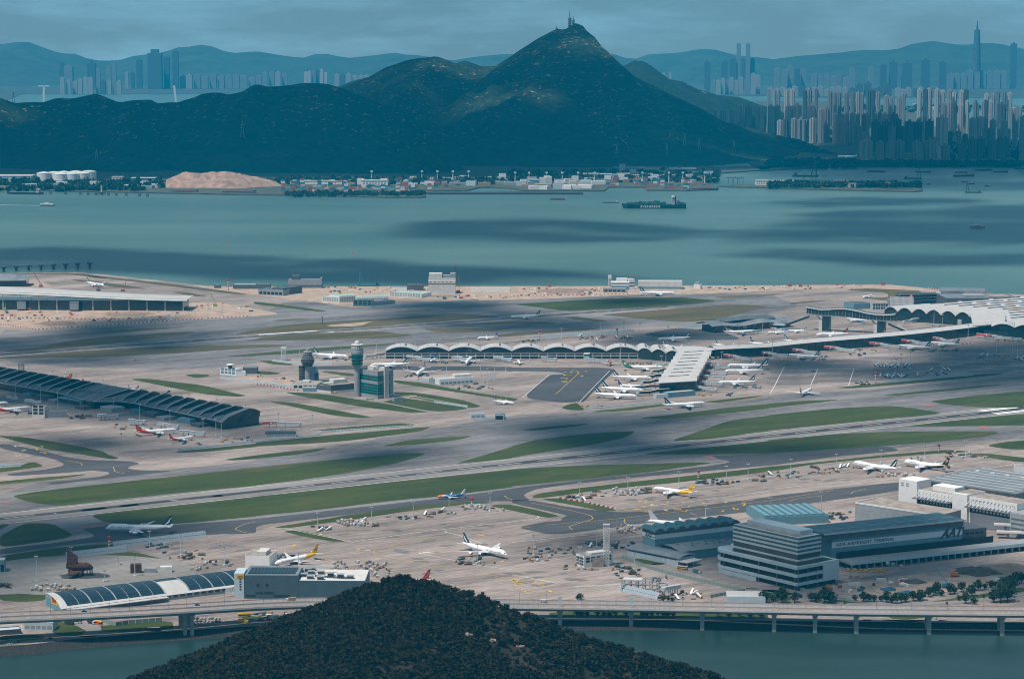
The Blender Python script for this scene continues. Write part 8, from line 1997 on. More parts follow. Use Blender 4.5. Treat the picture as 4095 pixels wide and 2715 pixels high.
# ================================================================ SHIPS
HULLD, HULLR, HULLG, SHW = M('hull_dark', (0.03, 0.04, 0.05), .6), M('hull_rust', (0.13, 0.04, 0.03), .7), M('hull_green', (0.008, 0.05, 0.035), .6), M('ship_white', (.62, .62, .6), .5)
def hull(o, L, W, H, mat, sheer=.25):
 m = MB(); rows = []
 for t, w, dz in ((0, .75, .12), (.06, .95, .05), (.2, 1, 0), (.75, 1, 0), (.88, .75, .15), (.96, .35, .35), (1, .03, .5)):
  x = -L / 2 + L * t; h = H * (1 + dz * sheer * 2)
  rows.append([(x - (.02 * L if t == 1 else 0), -W / 2 * w * .8, -1), (x, -W / 2 * w, h), (x, W / 2 * w, h), (x - (.02 * L if t == 1 else 0), W / 2 * w * .8, -1)])
 m.rings(rows); return m.build('hull', mat, o)
def ship(bow, stern, kind, label, mat=None, L=None):
 A, B = g(bow, SEA_Z), g(stern, SEA_Z); d = A - B; L = d.length
 o = empty({'box': 'container_ship', 'barge': 'barge', 'tank': 'tanker', 'ferry': 'ferry', 'crane': 'crane_barge', 'cargo': 'cargo_ship'}[kind], ((A.x + B.x) / 2, (A.y + B.y) / 2, SEA_Z), math.atan2(d.y, d.x), label, 'ship' if kind != 'ferry' else 'ferry')
 W = L * .17; mat = mat or HULLD
 if kind == 'ferry':
  for s in (-1, 1): MB().rings([[(x, s * W * .55 + q * W * .2 * f, z) for q, z in ((-1, 0), (-1, 3), (1, 3), (1, 0))] for x, f in ((-L / 2, 1), (L * .3, 1), (L / 2, .1))]).build('hull', mat, o)
  MB().rings([[(x, q * W * .75 * f, z) for q, z in ((-1, 3), (-1, h), (1, h), (1, 3))] for x, f, h in ((-L * .48, 1, 7), (L * .2, 1, 7), (L * .36, .7, 6), (L * .44, .4, 4))]).build('cabin', SHW, o); MB().box(-L * .4, -W * .77, 4.6, L * .22, W * .77, 5.8).build('window_band', GLS, o)
  MB().box(-L * .2, -W * .4, 7, L * .12, W * .4, 9.6).build('wheelhouse', SHW, o)
  k = MB(); k.add([(-L * .5, -W * .5, .15), (-L * .5, W * .5, .15), (-L * 4.2, W * .7, .15), (-L * 4.2, -W * .2, .15)], [(0, 1, 2, 3)]); k.build('wake', M('foam', (.55, .6, .6), .8), o)
  return o
 H = {'box': L * .065, 'tank': L * .045, 'barge': L * .05, 'crane': L * .06, 'cargo': L * .075}[kind]; hu = hull(o, L, W, H, mat)
 def house(x, w, h, m=SHW):
  b = MB().box(x - w / 2, -W * .42, H, x + w / 2, W * .42, H + h).build('deck_house', m, o)
  for k in range(int(h / 3.2)): MB().box(x - w / 2 - .1, -W * .425, H + 1.6 + k * 3.2, x + w / 2 + .1, W * .425, H + 2.5 + k * 3.2).build('window_band', GLS, b)
  MB().box(x - w * .3, -W * .5, H + h, x + w * .4, W * .5, H + h + L * .012).build('bridge', m, b); MB().bar((x, 0, H + h), (x, 0, H + h * 1.35), .8).build('mast', m, b)
 if kind == 'box':
  house(-L * .30, L * .045, L * .115); MB().box(-L * .345, -W * .15, H, -L * .325, W * .15, H + L * .12).build('funnel', HULLG, o)
  cols = [M('box_green', (.012, .075, .05), .6), M('box_green2', (.02, .11, .075), .6), M('box_teal', (.03, .13, .10), .6), DGREY]; rng = random.Random(3)
  for x, t in [(.40 - .047 * i, h) for i, h in enumerate((4, 4, 4, 4, 5, 5, 4, 5, 5, 6, 6, 4, 4))] + [(-.38, 6), (-.43, 4), (-.468, 3)]:
   for k in range(t): MB().box(L * x - L * .021, -W * .46, H + k * 2.9 * L / 300, L * x + L * .021, W * .46, H + (k + .94) * 2.9 * L / 300).build('container_row', rng.choice(cols), o)
  tx = sign(hu, 'EVERGREEN', L * .048, SHW, L * .06, -W * .5 - .6, H * .52, bold=.03, spacing=1.25, name='lettering')
  if d.x < 0:
   tx.rotation_euler = (R(90), 0, math.pi); tx.location = (L * .06, W * .5 + .8, H * .52)
 elif kind == 'tank': house(-L * .38, L * .07, L * .08); MB().bar((-L * .3, 0, H + 1), (L * .4, 0, H + 1), W * .3, 1.2).build('pipe_deck', GREYW, o); MB().bar((L * .05, 0, H), (L * .05, 0, H + L * .07), 1).build('derrick', GREYW, o)
 elif kind == 'cargo': house(-L * .36, L * .12, L * .1); MB().box(-L * .25, -W * .35, H, L * .36, W * .35, H + L * .03).build('hatch_cover', HULLR, o); MB().bar((L * .1, 0, H), (L * .1, 0, H + L * .15), .8).build('derrick', DGREY, o)
 elif kind == 'barge': MB().box(-L * .4, -W * .4, H, L * .38, W * .4, H + L * .03).build('deck_cargo', HULLR if mat is HULLD else DGREY, o); house(-L * .43, L * .08, L * .07, GREYW)
 else:
  house(-L * .38, L * .1, L * .08, DGREY); b = MB(); h = L * .62
  for s in (-1, 1): b.bar((L * .42, s * W * .35, H), (L * .36, s * W * .06, H + h), L * .018); b.bar((L * .22, s * W * .35, H), (L * .36, s * W * .06, H + h), L * .018)
  for k in range(5): f = k / 5; b.bar((L * (.42 - .06 * f), -W * .35 * (1 - f), H + h * f), (L * (.22 + .14 * (f + .2)), -W * .35 * (1 - f), H + h * (f + .2)), L * .01)
  b.build('crane_frame', mat, o); MB().bar((L * .36, 0, H + h), (-L * .3, 0, H + L * .1), L * .008).build('cable', DSTEEL, o)
 return o
for a in (('B3 1010,540', 'B3 1603,540', 'box', 'large dark green container ship with white lettering in the channel', HULLG), ('B3 345,460', 'B3 490,460', 'barge', 'dark coaster with raised bow left of the green container ship'), ('B3 830,488', 'B3 983,488', 'tank', 'small tanker just ahead of the green container ship'), ('B1 60,405', 'B1 395,410', 'tank', 'grey tanker moored at the left hand jetty'),
          ('B1 500,516', 'B1 372,514', 'ferry', 'white ferry with a long foam wake at the far left', CARD), ('B4 1998,716', 'B4 1862,714', 'ferry', 'white and red ferry with a wake at the right', CRR), ('B4 465,250', 'B4 225,246', 'crane', 'larger crane barge in the left of the bay', HULLD), ('B4 345,290', 'B4 235,290', 'crane', 'smaller crane barge in the left of the bay'), ('B4 492,245', 'B4 545,246', 'cargo', 'small workboat right of the larger crane barge'), ('B4 905,204', 'B4 1082,206', 'barge', 'long low barge in the middle of the bay'), ('B4 1418,268', 'B4 1250,266', 'crane', 'twin tower barge in the middle of the bay'), ('B4 1350,208', 'B4 1500,208', 'barge', 'low barge behind the twin tower barge'), ('B4 1210,306', 'B4 1280,305', 'cargo', 'workboat left of the twin tower barge'),
          ('B4 875,318', 'B4 960,318', 'cargo', 'workboat behind the marina spit'), ('B4 1010,290', 'B4 1080,288', 'cargo', 'second workboat behind the marina spit'), ('B4 1455,320', 'B4 1500,318', 'cargo', 'boat seen end-on right of the spit'), ('B4 1715,211', 'B4 1838,212', 'barge', 'loaded barge at the right of the bay'), ('B4 1700,248', 'B4 1895,243', 'barge', 'long low barge below the loaded barge'), ('B4 1900,192', 'B4 2065,190', 'barge', 'thin barge far out on the right'), ('B4 2072,208', 'B4 2208,206', 'barge', 'thin barge nearest the right edge row'), ('B4 2262,178', 'B4 2420,178', 'barge', 'barge cut by the right edge'), ('B4 1775,298', 'B4 1838,298', 'cargo', 'workboat left of the leaning crane barge'), ('B4 1845,316', 'B4 1905,314', 'cargo', 'workboat above the leaning crane barge'), ('B4 1990,338', 'B4 2048,336', 'cargo', 'white topped workboat right of the leaning crane barge'), ('B4 1810,396', 'B4 1965,396', 'crane', 'dark barge with a leaning crane at the right', HULLD), ('B2 930,1256', 'B2 1140,1254', 'crane', 'teal and red crane barge at the airport sea edge', M('crane_teal', (.05, .25, .27), .5)), ('B2 1770,372', 'B2 1940,370', 'barge', 'barge moored at the container quay'), ('B3 1630,374', 'B3 1900,372', 'barge', 'barge moored at the right hand quay'), ('B1 2050,402', 'B1 2361,406', 'barge', 'barge moored below the sand hill'), ('B1 1560,395', 'B1 1830,398', 'barge', 'barge moored left of the sand hill')):
 ship(*a)
o = empty('jetty', (0, 0, 0), 0, 'row of dolphins and a loading frame of the left hand jetty', 'jetty')
for x, y in ((468, 405), (603, 408), (740, 412), (812, 416), (882, 418), (940, 418), (1000, 420), (1072, 422), (1163, 423), (1286, 427), (1360, 430)):
 p = g('B1 %g,%g' % (x, y), SEA_Z); MB().box(p.x - 4, p.y - 4, -8, p.x + 4, p.y + 4, 3).build('dolphin', DGREY, o)
p = g('B1 935,418', SEA_Z); MB().box(p.x - 14, p.y - 4, -2, p.x + 14, p.y + 4, 4).build('platform', DGREY, o); MB().bar((p.x, p.y, 4), (p.x, p.y, 26), 3).build('loading_frame', SHW, o)
for x, y, tg in ((2107, 868, 'B1'), (972, 553, 'B2'), (888, 960, 'B2'), (1836, 1082, 'B2')):
 p = g('%s %g,%g' % (tg, x, y), SEA_Z); bu = empty('buoy', tuple(p), 0, 'small orange channel buoy, %s' % {2107: 'leftmost', 972: 'far one below the port', 888: 'middle one', 1836: 'one above the tall pale block'}[x], 'buoy', 'channel buoys'); MB().lathe([(2.4, -.5), (2.4, 1.5), (.8, 2)], 0, 0, 8).build('float', ORNG, bu); MB().lathe([(.8, 2), (.4, 7)], 0, 0, 6).build('tower', ORNG, bu)
sk = MB().mat(M('pale_water_streak', (.12, .20, .185), .4, spec=.15))
for sp, w in (('B4 0,537 700,532 1500,528 2359,520', 9), ('B4 900,495 1500,487 2250,500', 12), ('B3 1620,543 2000,541 2361,543', 8), ('B3 2361,543 | B4 400,536', 7), ('B4 1250,708 1600,709 1850,713', 5), ('B1 0,838 700,845 1500,850', 8), ('B2 500,500 900,495', 7), ('B3 600,582 1000,585 1300,580', 10), ('B4 300,430 800,425', 14)):
 strip_quads(sk, chaikin(gl(sp, SEA_Z), 2, closed=False), w, SEA_Z + .12)
tag(link('water_streaks', sk.mesh('water_streaks')), 'thin pale current and wake streaks on the sea', 'wake', kind='stuff')
# ================================================================ PORT AND TOWN ON THE FAR SHORE
LZ = -2.0
def fbox(tg, x0, x1, yb, yt, depth, mat, label, name='port_building', roof=None, cat='building', win=None):
 A, B = g('%s %g,%g' % (tg, x0, yb), LZ), g('%s %g,%g' % (tg, x1, yb), LZ); o = empty(name, tuple(A), math.atan2((B - A).y, (B - A).x), label, cat); L = (B - A).length; h = zat(A, rowy(tg, yt)) - LZ
 wbox(o, 'wall', 0, 0, 0, L, depth, h, mat); wbox(o, 'roof', -1, -1, h, L + 1, depth + 1, h + 1.2, roof or ROOFW)
 if win: panes(o, 'window', L * .05, L * .95, h * .15, h * .9, win[0], win[1], GREYW if mat is MARKW else DGREY, gap=.35)
for tg, x0, x1, yb, yt, d, m, lb, w in (('B1', -200, 290, 300, 242, 90, LBLUE, 'long pale blue roofed hall at the left shore', None), ('B1', 1030, 1135, 305, 250, 30, MARKW, 'white block behind the tank farm road', (3, 4)), ('B1', 1205, 1430, 310, 262, 50, BLUEW, 'blue hall with white roof left of the sand hill', None), ('B1', 262, 640, 352, 318, 40, LBLUE, 'pale low depot before the tanks', (10, 1)), ('B1', 780, 1000, 332, 300, 40, MARKW, 'white low works right of the tanks', (8, 1)), ('B1', 480, 575, 350, 325, 25, MARKW, 'small white quay house', None), ('B2', 395, 860, 318, 288, 70, MARKW, 'long white roofed transit shed behind the containers', None), ('B2', 970, 1215, 328, 285, 50, MARKW, 'pale port warehouse behind the basin', (8, 2)), ('B3', 655, 800, 275, 222, 40, MARKW, 'white lattice fronted car park block', (9, 5)), ('B3', 805, 915, 276, 225, 40, LBLUE, 'pale block right of the car park block', (5, 4)), ('B3', 915, 970, 285, 230, 30, MARKW, 'white tower like block behind the container quay', (2, 5)), ('B3', 970, 1085, 275, 222, 40, TANB, 'tan warehouse behind the container quay', None), ('B3', 990, 1045, 200, 137, 30, LBLUE, 'pale block on the slope below the mountain', None), ('B3', 940, 1220, 195, 165, 40, GREYW, 'long works roof on the slope below the mountain', None), ('B3', 1455, 1700, 220, 175, 40, BLUEW, 'blue grey works on the slope', (6, 3)), ('B3', 160, 350, 305, 278, 40, BLUEW, 'dark port shed behind the sandy quay', None), ('B3', 533, 620, 275, 250, 30, CONCW, 'pale yard block left of the car park block', None), ('B3', 1180, 1500, 260, 235, 60, LBLUE, 'pale sheds behind the right hand quay', None), ('B3', 2250, 2361, 325, 285, 40, MARKW, 'white quay hall at the marina spit', (6, 2)), ('B4', 0, 235, 330, 288, 40, MARKW, 'white marina building on the spit', (10, 2)), ('B4', 950, 1190, 345, 308, 50, LBLUE, 'pale hall on the tip of the spit', (8, 2)), ('B4', 615, 740, 330, 285, 25, STEEL, 'open frame hall on the spit', None), ('B4', 745, 820, 345, 312, 20, MARKW, 'white hut on the spit', None)):
 fbox(tg, x0, x1, yb, yt, d, m, lb, win=w)
for i, (x, y, r) in enumerate(((405, 300, 24), (500, 296, 24), (590, 292, 24), (700, 288, 24), (820, 285, 26), (560, 308, 26), (660, 306, 26), (760, 302, 26))):
 P = g('B1 %g,%g' % (x, y), LZ); o = empty('storage_tank', tuple(P), 0, '%s white oil storage tank at the left shore' % ('first second third fourth fifth sixth seventh eighth'.split()[i]), 'tank', 'oil storage tanks'); h = 34
 MB().lathe([(r * 1.05, 0), (r * 1.05, h)], 0, 0, 24, True).build('shell', MARKW, o); MB().lathe([(r * 1.07, h), (r * .6, h + 3), (.5, h + 5)], 0, 0, 24).build('roof', SHW, o)
mound('B1 2000,385', 225, 170, 41, SOILH, 'tan', Y=g('B1 2010,330', LZ))['label'] = 'big bare tan sand hill on the industrial shore'
CB = [box_mesh('container', 14, 6, 6.2, m) for m in (CRR, BLUC, MARKW, CRB, TANB, M('box_orange', (.36, .11, .05), .6), GREYP, SILOG)]
rng = random.Random(31); cn = 0
for tg, x0, x1, y0, y1, n, hmax, wh in (('B2', 240, 760, 330, 400, 70, 4, 'at the left of the container port'), ('B2', 760, 1000, 355, 405, 44, 5, 'at the point of the container port'), ('B2', 1030, 1240, 370, 405, 26, 4, 'behind the dark hedge of the port point'), ('B2', 1280, 1490, 380, 408, 30, 5, 'at the tip of the port point'), ('B2', 1300, 2000, 300, 360, 46, 3, 'under the red gantry cranes'), ('B3', 920, 1270, 295, 332, 34, 4, 'on the straight quay of the port'), ('B3', 1270, 1800, 300, 365, 50, 4, 'on the right hand quay of the port')):
 k = 0
 while k < n:
  P = g('%s %g,%g' % (tg, rng.uniform(x0, x1), rng.uniform(y0, y1)), LZ)
  for q in range(rng.randint(1, hmax)):
   if k >= n: break
   tag(link('freight_container', rng.choice(CB), None, P + Vector((0, 0, q * 6.3)), .05), 'stacked freight container ' + wh, 'container', 'freight containers ' + wh); k += 1
for tg, xs_, yb, yt in (('B2', (1066, 1530, 1672, 1815, 1960), 300, 205), ('B3', (28, 156, 318, 462, 608, 760, 1200, 1445, 1573, 1776), 305, 217)):
 for i, x in enumerate(xs_):
  P = g('%s %g,%g' % (tg, x, yb), LZ); h = zat(P, rowy(tg, yt)) - LZ; o = empty('port_light_mast', tuple(P), 0, 'tall pale port light mast, %s of the %s set' % ('first second third fourth fifth sixth seventh eighth ninth tenth'.split()[i], 'left' if tg == 'B2' else 'right'), 'mast', 'port light masts')
  MB().tube((0, 0, 0), (0, 0, h), 2.2, 1.4, 6).build('pole', SHW, o); MB().box(-4, -4, h, 4, 4, h + 5).build('lamp_head', SHW, o)
for tg, x, yb, yt in (('B2', 1320, 330, 245), ('B2', 1600, 320, 262), ('B2', 1640, 322, 262), ('B2', 1700, 322, 268), ('B2', 1820, 325, 265), ('B3', 440, 330, 285), ('B3', 490, 330, 290), ('B3', 1240, 370, 290), ('B3', 2010, 320, 240), ('B3', 2060, 322, 243), ('B3', 2110, 322, 243), ('B2', 720, 345, 290), ('B2', 780, 340, 270)):
 P = g('%s %g,%g' % (tg, x, yb), LZ); h = zat(P, rowy(tg, yt)) - LZ; w = h * .45; o = empty('gantry_crane', tuple(P), 0, '%s gantry crane %s on the far port' % ('dark' if x > 2000 else 'red', 'standing %d paces along the quay' % x if False else {1320: 'tallest at the left', 1600: 'left of the red row', 1640: 'second of the red row', 1700: 'third of the red row', 1820: 'last of the red row', 440: 'first on the sandy quay', 490: 'second on the sandy quay', 1240: 'at the corner of the right quay', 2010: 'first beyond the spit', 2060: 'second beyond the spit', 2110: 'third beyond the spit', 720: 'over the left containers', 780: 'slim one over the left containers'}[x]), 'crane', 'port cranes'); m = DGREY if x > 2000 else CRR
 for q in (-w / 2, w / 2): MB().bar((q, 0, 0), (q, 0, h * .8), h * .06).build('leg', m, o)
 MB().bar((-w * .9, 0, h * .8), (w * .9, 0, h * .8), h * .07).build('beam', m, o); MB().bar((0, 0, h * .8), (0, 0, h), h * .06).build('head', m, o)
VV, FF, base = [], [], 0
for tg, x0, x1, y0, y1, n in (('B1', -50, 1500, 300, 350, 160), ('B1', 0, 1400, 335, 378, 120), ('B2', 270, 1560, 395, 425, 200), ('B2', 100, 2300, 285, 320, 200), ('B3', 0, 1900, 215, 300, 260), ('B4', 0, 1400, 330, 350, 150), ('B4', 820, 2359, 128, 150, 260), ('B4', 0, 820, 110, 165, 160), ('A4', 1650, 2359, 1330, 1480, 140), ('A4', 0, 900, 1230, 1330, 120), ('A4', 600, 2359, 985, 1040, 200)):
 for k in range(n):
  P = g('%s %g,%g' % (tg, rng.uniform(x0, x1), rng.uniform(y0, y1)), LZ); V, F = kv[k % 6]; s = rng.uniform(7, 17) * (.55 if tg == 'B2' and y0 > 380 else 1)
  VV.append(V * s + np.array([P.x, P.y, P.z])); FF.append(F + base); base += len(V)
tag(link('shore_trees', np_mesh('shore_trees', np.concatenate(VV), np.concatenate(FF), LEAF2, False)), 'dark tree belts along the far shore', 'trees', kind='stuff')
WK = [box_mesh('works_shed', a, b, h, m) for a, b, h, m in ((50, 25, 12, MARKW), (36, 20, 16, LBLUE), (60, 30, 10, GREYW), (24, 20, 22, CONCW), (30, 14, 8, CRB), (44, 24, 9, TANB))]
for tg, x0, x1, y0, y1, n, wh in (('B1', 0, 1450, 318, 365, 26, 'below the tank farm'), ('B2', 850, 1250, 300, 325, 12, 'behind the port basin'), ('B2', 1300, 2300, 268, 330, 34, 'behind the red gantry cranes'), ('B3', 0, 900, 290, 365, 40, 'on the sandy quay'), ('B3', 1000, 1850, 225, 300, 34, 'below the slope works'), ('A4', 280, 800, 1270, 1340, 12, 'at the mountain foot by the town'), ('A4', 1000, 2300, 985, 1030, 16, 'between the tower rows')):
 for k in range(n): tag(link('works_shed', rng.choice(WK), None, g('%s %g,%g' % (tg, rng.uniform(x0, x1), rng.uniform(y0, y1)), LZ), rng.uniform(-.3, .3)), 'small far shed or works ' + wh, 'shed', 'sheds ' + wh)
# ---- apartment towers
def tower_mat(name, a, b):
 m = bpy.data.materials.new(name); m.use_nodes = True; n, l = m.node_tree.nodes, m.node_tree.links; bs = n['Principled BSDF']; bs.inputs['Roughness'].default_value = .8
 t = n.new('ShaderNodeTexCoord'); br = n.new('ShaderNodeTexBrick'); br.offset = 0; br.inputs['Scale'].default_value = 1; br.inputs['Brick Width'].default_value = 4.2; br.inputs['Row Height'].default_value = 3.0; br.inputs['Mortar Size'].default_value = .9
 br.inputs['Color1'].default_value = (*b, 1); br.inputs['Color2'].default_value = tuple(x * .8 for x in b) + (1,); br.inputs['Mortar'].default_value = (*a, 1)
 sp = n.new('ShaderNodeSeparateXYZ'); cb = n.new('ShaderNodeCombineXYZ'); ad = n.new('ShaderNodeMath'); l.new(t.outputs['Object'], sp.inputs[0]); l.new(sp.outputs[0], ad.inputs[0]); l.new(sp.outputs[1], ad.inputs[1]); l.new(ad.outputs[0], cb.inputs[0]); l.new(sp.outputs[2], cb.inputs[1]); l.new(cb.outputs[0], br.inputs[0]); l.new(br.outputs[0], bs.inputs['Base Color']); return m
TW = [tower_mat('tower_white', (.50, .48, .46), (.18, .19, .20)), tower_mat('tower_cream', (.33, .335, .34), (.20, .20, .20)), tower_mat('tower_grey', (.22, .235, .245), (.12, .13, .14)), tower_mat('tower_dark', (.09, .11, .125), (.03, .04, .05)), tower_mat('tower_red', (.30, .20, .19), (.42, .40, .38))]
ORD = 'first second third fourth fifth sixth seventh eighth ninth tenth eleventh twelfth thirteenth fourteenth fifteenth sixteenth seventeenth eighteenth nineteenth twentieth'.split()
ORD += ['twenty-' + w for w in ORD[:9]] + ['thirtieth'] + ['thirty-' + w for w in ORD[:9]] + ['fortieth']
_tm = {}
def tower_row(tg, Y, yb, items, where, zb=LZ, flat=False):
 ls = []
 for it in items:
  x0, x1, yt, mi = it[:4]; n = it[4] if len(it) > 4 else 1
  for k in range(n): ls.append((x0 + (x1 - x0) * k / n, x0 + (x1 - x0) * (k + .86 if n > 1 else 1) / (n if n > 1 else 1), yt + (RNG.uniform(-14, 22) if n > 1 else 0), mi if n == 1 or RNG.random() < .7 else RNG.choice((1, 2, 3))))
 ls.sort(key=lambda q: q[0])
 for i, (x0, x1, yt, mi) in enumerate(ls):
  a, b = AT(c(tg, x0, yt), Y), AT(c(tg, x1, yt), Y); w = b.x - a.x; h = a.z - zb; yy = Y + RNG.uniform(-60, 60)
  o = empty('apartment_tower' if not flat else 'distant_tower', ((a.x + b.x) / 2, yy, zb), RNG.choice([0, .2, -.25, .5, .75]) if not flat else 0, '%s tower from the left %s' % (ORD[i], where), 'tower', 'towers ' + where)
  r = w / 2 * .93; m = MB().mat(TW[mi])
  if flat: m.box(-r, -r, 0, r, r, h)
  else:
   q = r * .42; m.prism([(-r, -q), (-q * 1.25, -q), (-q * 1.25, -r), (-q * .35, -r), (-q * .35, -r * .86), (q * .35, -r * .86), (q * .35, -r), (q * 1.25, -r), (q * 1.25, -q), (r, -q), (r, q), (q * 1.25, q), (q * 1.25, r), (-q * 1.25, r), (-q * 1.25, q), (-r, q)], 0, h)
  m.build('body', None, o); MB().box(-r * .3, -r * .3, h, r * .3, r * .3, h + w * .22).build('roof_house', TW[mi], o); 
  if not flat: MB().box(-r * 1.05, -r * 1.05, 0, r * 1.05, r * 1.05, 9).build('podium', TW[2], o)
tower_row('A4', 10700, 1490, [(830, 955, 1300, 2), (985, 1065, 1310, 2), (1075, 1160, 1310, 2), (1170, 1265, 1310, 2), (1310, 1395, 1305, 2), (1400, 1440, 1345, 1), (1440, 1550, 1300, 2), (1552, 1590, 1355, 0), (1600, 1690, 1345, 2), (1840, 1925, 1280, 3), (1930, 2000, 1275, 3), (2010, 2090, 1290, 3), (2100, 2168, 1265, 3), (2172, 2230, 1272, 3), (2310, 2400, 1180, 2), (1750, 1830, 1330, 3)], 'in the front row along the bay')
tower_row('A4', 11300, 1350, [(955, 1540, 1112, 3, 6), (1542, 1655, 1085, 0), (1015, 1185, 1172, 2, 2), (1225, 1335, 1165, 2), (875, 950, 1232, 0), (800, 880, 1165, 2)], 'in the dark block behind the front row')
tower_row('A4', 11900, 1300, [(1840, 1900, 1092, 1), (1915, 1980, 1082, 0), (1990, 2120, 1090, 1, 2), (2130, 2190, 1112, 1), (1925, 2110, 1182, 2, 2), (2112, 2175, 1190, 0), (2220, 2300, 1182, 0, 2), (2252, 2300, 1118, 1), (2305, 2359, 1072, 1), (1660, 1830, 1220, 3, 3)], 'in the right hand group above the bay')
tower_row('A4', 12200, 1200, [(595, 910, 1057, 1, 6), (912, 1045, 1048, 1, 3), (70, 128, 1112, 0), (132, 195, 1102, 3), (200, 258, 1092, 1), (262, 380, 1108, 2), (382, 450, 1100, 0), (460, 520, 1008, 0), (522, 580, 1006, 4), (610, 710, 1128, 4), (720, 795, 1126, 2), (1050, 1220, 1035, 4, 2), (1380, 1480, 1078, 0, 2)], 'in the mixed row right of the mountain foot')
tower_row('A4', 13000, 1100, [(0, 58, 978, 0), (62, 120, 982, 1), (172, 230, 982, 0), (232, 325, 976, 0), (366, 465, 975, 0), (1830, 2090, 935, 0, 6), (1600, 1820, 950, 0, 4), (2110, 2195, 960, 3), (2205, 2359, 985, 1, 4)], 'in the upper middle row')
tower_row('A3', 13000, 1100, [(1790, 1830, 1010, 1), (1852, 1885, 1020, 1), (1912, 1970, 1016, 1), (2006, 2050, 1016, 1), (2070, 2148, 970, 0), (2152, 2230, 980, 1), (2234, 2320, 986, 0), (2095, 2360, 1062, 1, 5)], 'in the row just right of the mountain')
tower_row('A4', 14300, 985, [(0, 110, 832, 1, 3), (150, 250, 830, 0, 2), (330, 470, 832, 2, 3), (540, 800, 850, 2, 5), (800, 1045, 842, 1, 5), (1062, 1180, 877, 1, 2), (1182, 1290, 880, 1, 2), (1365, 1860, 832, 0, 9), (1980, 2090, 862, 0, 2), (2102, 2270, 850, 0, 3)], 'in the white wall of slabs at the back')
tower_row('A4', 20800, 850, [(0, 800, 810, 1, 14), (700, 770, 716, 2), (810, 970, 778, 3, 2), (975, 1145, 792, 3, 2), (1160, 1500, 820, 1, 6)], 'in the pale line beyond the slabs', flat=True)
tower_row('A4', 23500, 850, [(60, 360, 625, 2, 5), (750, 800, 630, 2), (920, 970, 625, 2), (1030, 1090, 602, 3), (1120, 1195, 572, 3), (1240, 1330, 582, 3), (1410, 1490, 556, 3), (1580, 1645, 576, 3), (2243, 2300, 405, 3), (400, 740, 690, 2, 6), (1650, 2200, 660, 2, 9)], 'in the hazy skyline at the far right', flat=True)
tower_row('A3', 23500, 850, [(2072, 2112, 405, 2), (2150, 2192, 405, 2), (1772, 1830, 574, 3), (1930, 1990, 572, 3), (2010, 2065, 546, 3), (2112, 2150, 548, 3), (2196, 2240, 546, 3)], 'in the hazy skyline right of the summit', flat=True)
tower_row('A3', 21500, 850, [(1792, 2185, 727, 1, 9), (2196, 2300, 680, 1, 2), (1380, 1470, 680, 1, 3)], 'in the pale far wall right of the mountain', flat=True)
tower_row('A1', 23500, 850, [(540, 580, 586, 3), (596, 680, 616, 2), (795, 878, 586, 3), (892, 930, 632, 2), (980, 1080, 592, 2, 2), (1250, 1305, 556, 3), (1400, 1455, 478, 3), (1505, 1560, 532, 3), (1590, 1645, 472, 3), (1160, 1240, 682, 3, 2), (1650, 2361, 700, 2, 10)], 'in the hazy skyline at the far left', flat=True)
tower_row('A1', 21500, 850, [(560, 870, 728, 1, 6), (880, 1130, 750, 2, 5)], 'in the pale far block at the left', flat=True)
tower_row('A2', 23500, 850, [(0, 300, 680, 2, 5), (440, 660, 655, 0, 6), (720, 1050, 690, 1, 6)], 'in the hazy skyline left of the mountain', flat=True)
a = AT(c('A4', 1928, 275), 23500); o = empty('needle_tower', (a.x, 23500, LZ), 0, 'very tall tapering skyscraper with a spire in the haze', 'skyscraper'); MB().lathe([(40, 0), (36, a.z * .5), (26, a.z)], 0, 0, 12).build('shaft', TW[3], o); MB().lathe([(12, a.z), (3, a.z + 80)], 0, 0, 8).build('spire', TW[3], o)
a = AT(c('A1', 1428, 465), 23400); o = empty('crowned_tower', (a.x, 23400, LZ), 0, 'stepped hazy skyscraper with a crown at the far left', 'skyscraper'); MB().box(-62, -50, 0, 62, 50, a.z * .93).build('shaft', TW[3], o); MB().box(-35, -35, a.z * .93, 35, 35, a.z + 10).build('crown', TW[3], o)
for x0, y0, x1, y1, lb, tee in ((405, 795, 402, 930, 'white T shaped bridge pylon over the far bay', True), (1605, 790, 1632, 940, 'white leaning bridge pylon over the far bay', False)):
 A, B = AT(c('A1', x0, y0), 17500), AT(c('A1', x1, y1), 17500); o = empty('bridge_pylon', (B.x, B.y, SEA_Z), 0, lb, 'bridge pylon'); MB().bar((0, 0, 0), (A.x - B.x, 0, A.z - SEA_Z), 14, 14).build('shaft', SHW, o)
 if tee: MB().bar((A.x - B.x - 38, 0, A.z - SEA_Z), (A.x - B.x + 38, 0, A.z - SEA_Z), 14, 8).build('crossbar', SHW, o)
 MB().bar((-600, 30, 24), (400, 30, 24), 12, 4).build('deck', SHW, o)
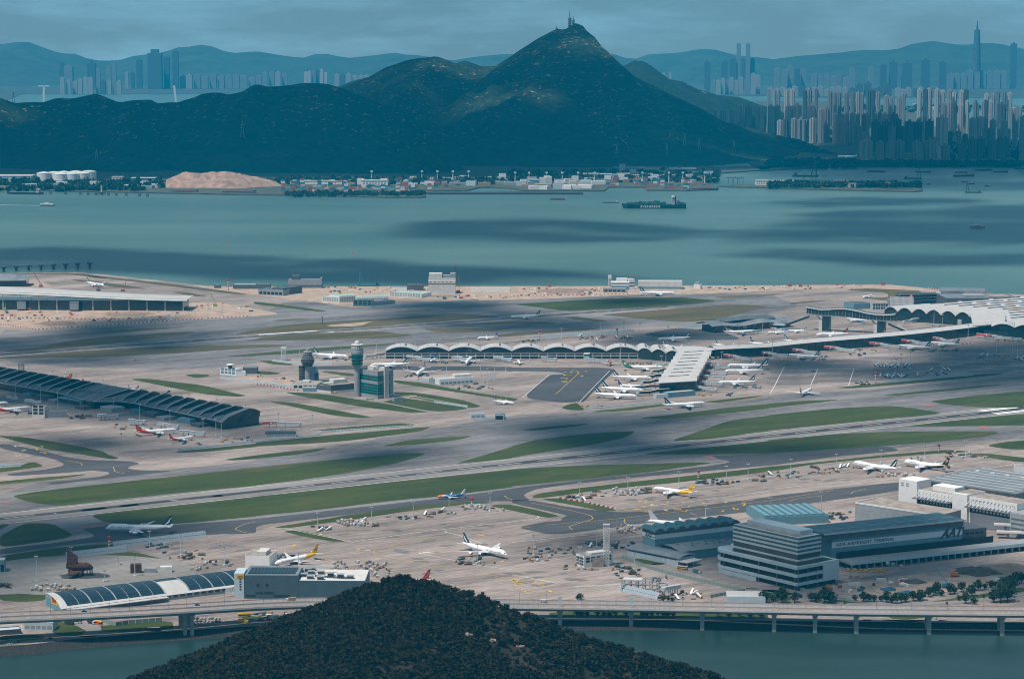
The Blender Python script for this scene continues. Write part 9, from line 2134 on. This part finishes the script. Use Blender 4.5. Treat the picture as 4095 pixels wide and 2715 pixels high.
for x, yt, yb, w, lb in ((531, 98, 235, 5, 'tall broadcast mast on the sharp summit'), (564, 152, 205, 4, 'short mast right of the broadcast mast'), (410, 240, 272, 4, 'tiny mast on the left shoulder of the summit')):
 Ys = hit(c('A3', 590, 215)).y; B, A = AT(c('A3', x, yb), Ys), AT(c('A3', x, yt), Ys); o = empty('summit_mast', (B.x, B.y, B.z - 12), 0, lb, 'mast', 'summit masts'); h = A.z - B.z + 12
 MB().lathe([(w * 1.7, 0), (w * 1.6, h * .55), (w * .6, h * .62), (1.0, h)], 0, 0, 8).build('shaft', DGREY, o)
 for k in range(4): MB().lathe([(w * 2.3, h * (.15 + .12 * k)), (w * 2.3, h * (.19 + .12 * k))], 0, 0, 10).build('antenna_ring', GREYW, o)
for tg, x, yt, yb, Y in (('A1', 125, 850, 945, 9900), ('A3', 1412, 770, 850, 11550), ('A3', 1645, 885, 960, 11400), ('A1', 890, 1380, 1480, 9150), ('A3', 1725, 1280, 1390, 9900), ('A3', 1590, 1230, 1350, 9950), ('A3', 2045, 1290, 1400, 9800), ('A3', 1428, 1320, 1430, 9500), ('A1', 2235, 1110, 1270, 9300), ('A3', 965, 1340, 1430, 9300)):
 B = hit(c(tg, x, yb)); A = AT(c(tg, x, yt), B.y); o = empty('power_pylon', (B.x, B.y, B.z - 6), 0, 'faint lattice power pylon on the mountain slope', 'pylon', 'power pylons on the slope'); h = A.z - B.z + 6; m = MB()
 for s in (-1, 1): m.bar((s * h * .11, 0, 0), (0, 0, h), 1.4)
 for f in (.6, .75, .9): m.bar((-h * .16 * (1.4 - f), 0, h * f), (h * .16 * (1.4 - f), 0, h * f), 1.2)
 m.build('lattice', GREYW, o)
from collections import defaultdict
rows_ = defaultdict(list)
for o in COL.objects:
 if o.parent is None and o.get('label') and o.get('group') and o.get('kind') is None: rows_[(o['group'], o['label'])].append(o)
for (gr, lb), L_ in rows_.items():
 if 1 < len(L_) <= 40 and len(lb.split()) <= 13:
  L_.sort(key=lambda o: o.location.x / o.location.y)
  for i, o in enumerate(L_): o['label'] = lb + ', ' + ('leftmost' if i == 0 else 'rightmost' if i == len(L_) - 1 else ORD[i] + ' from left')
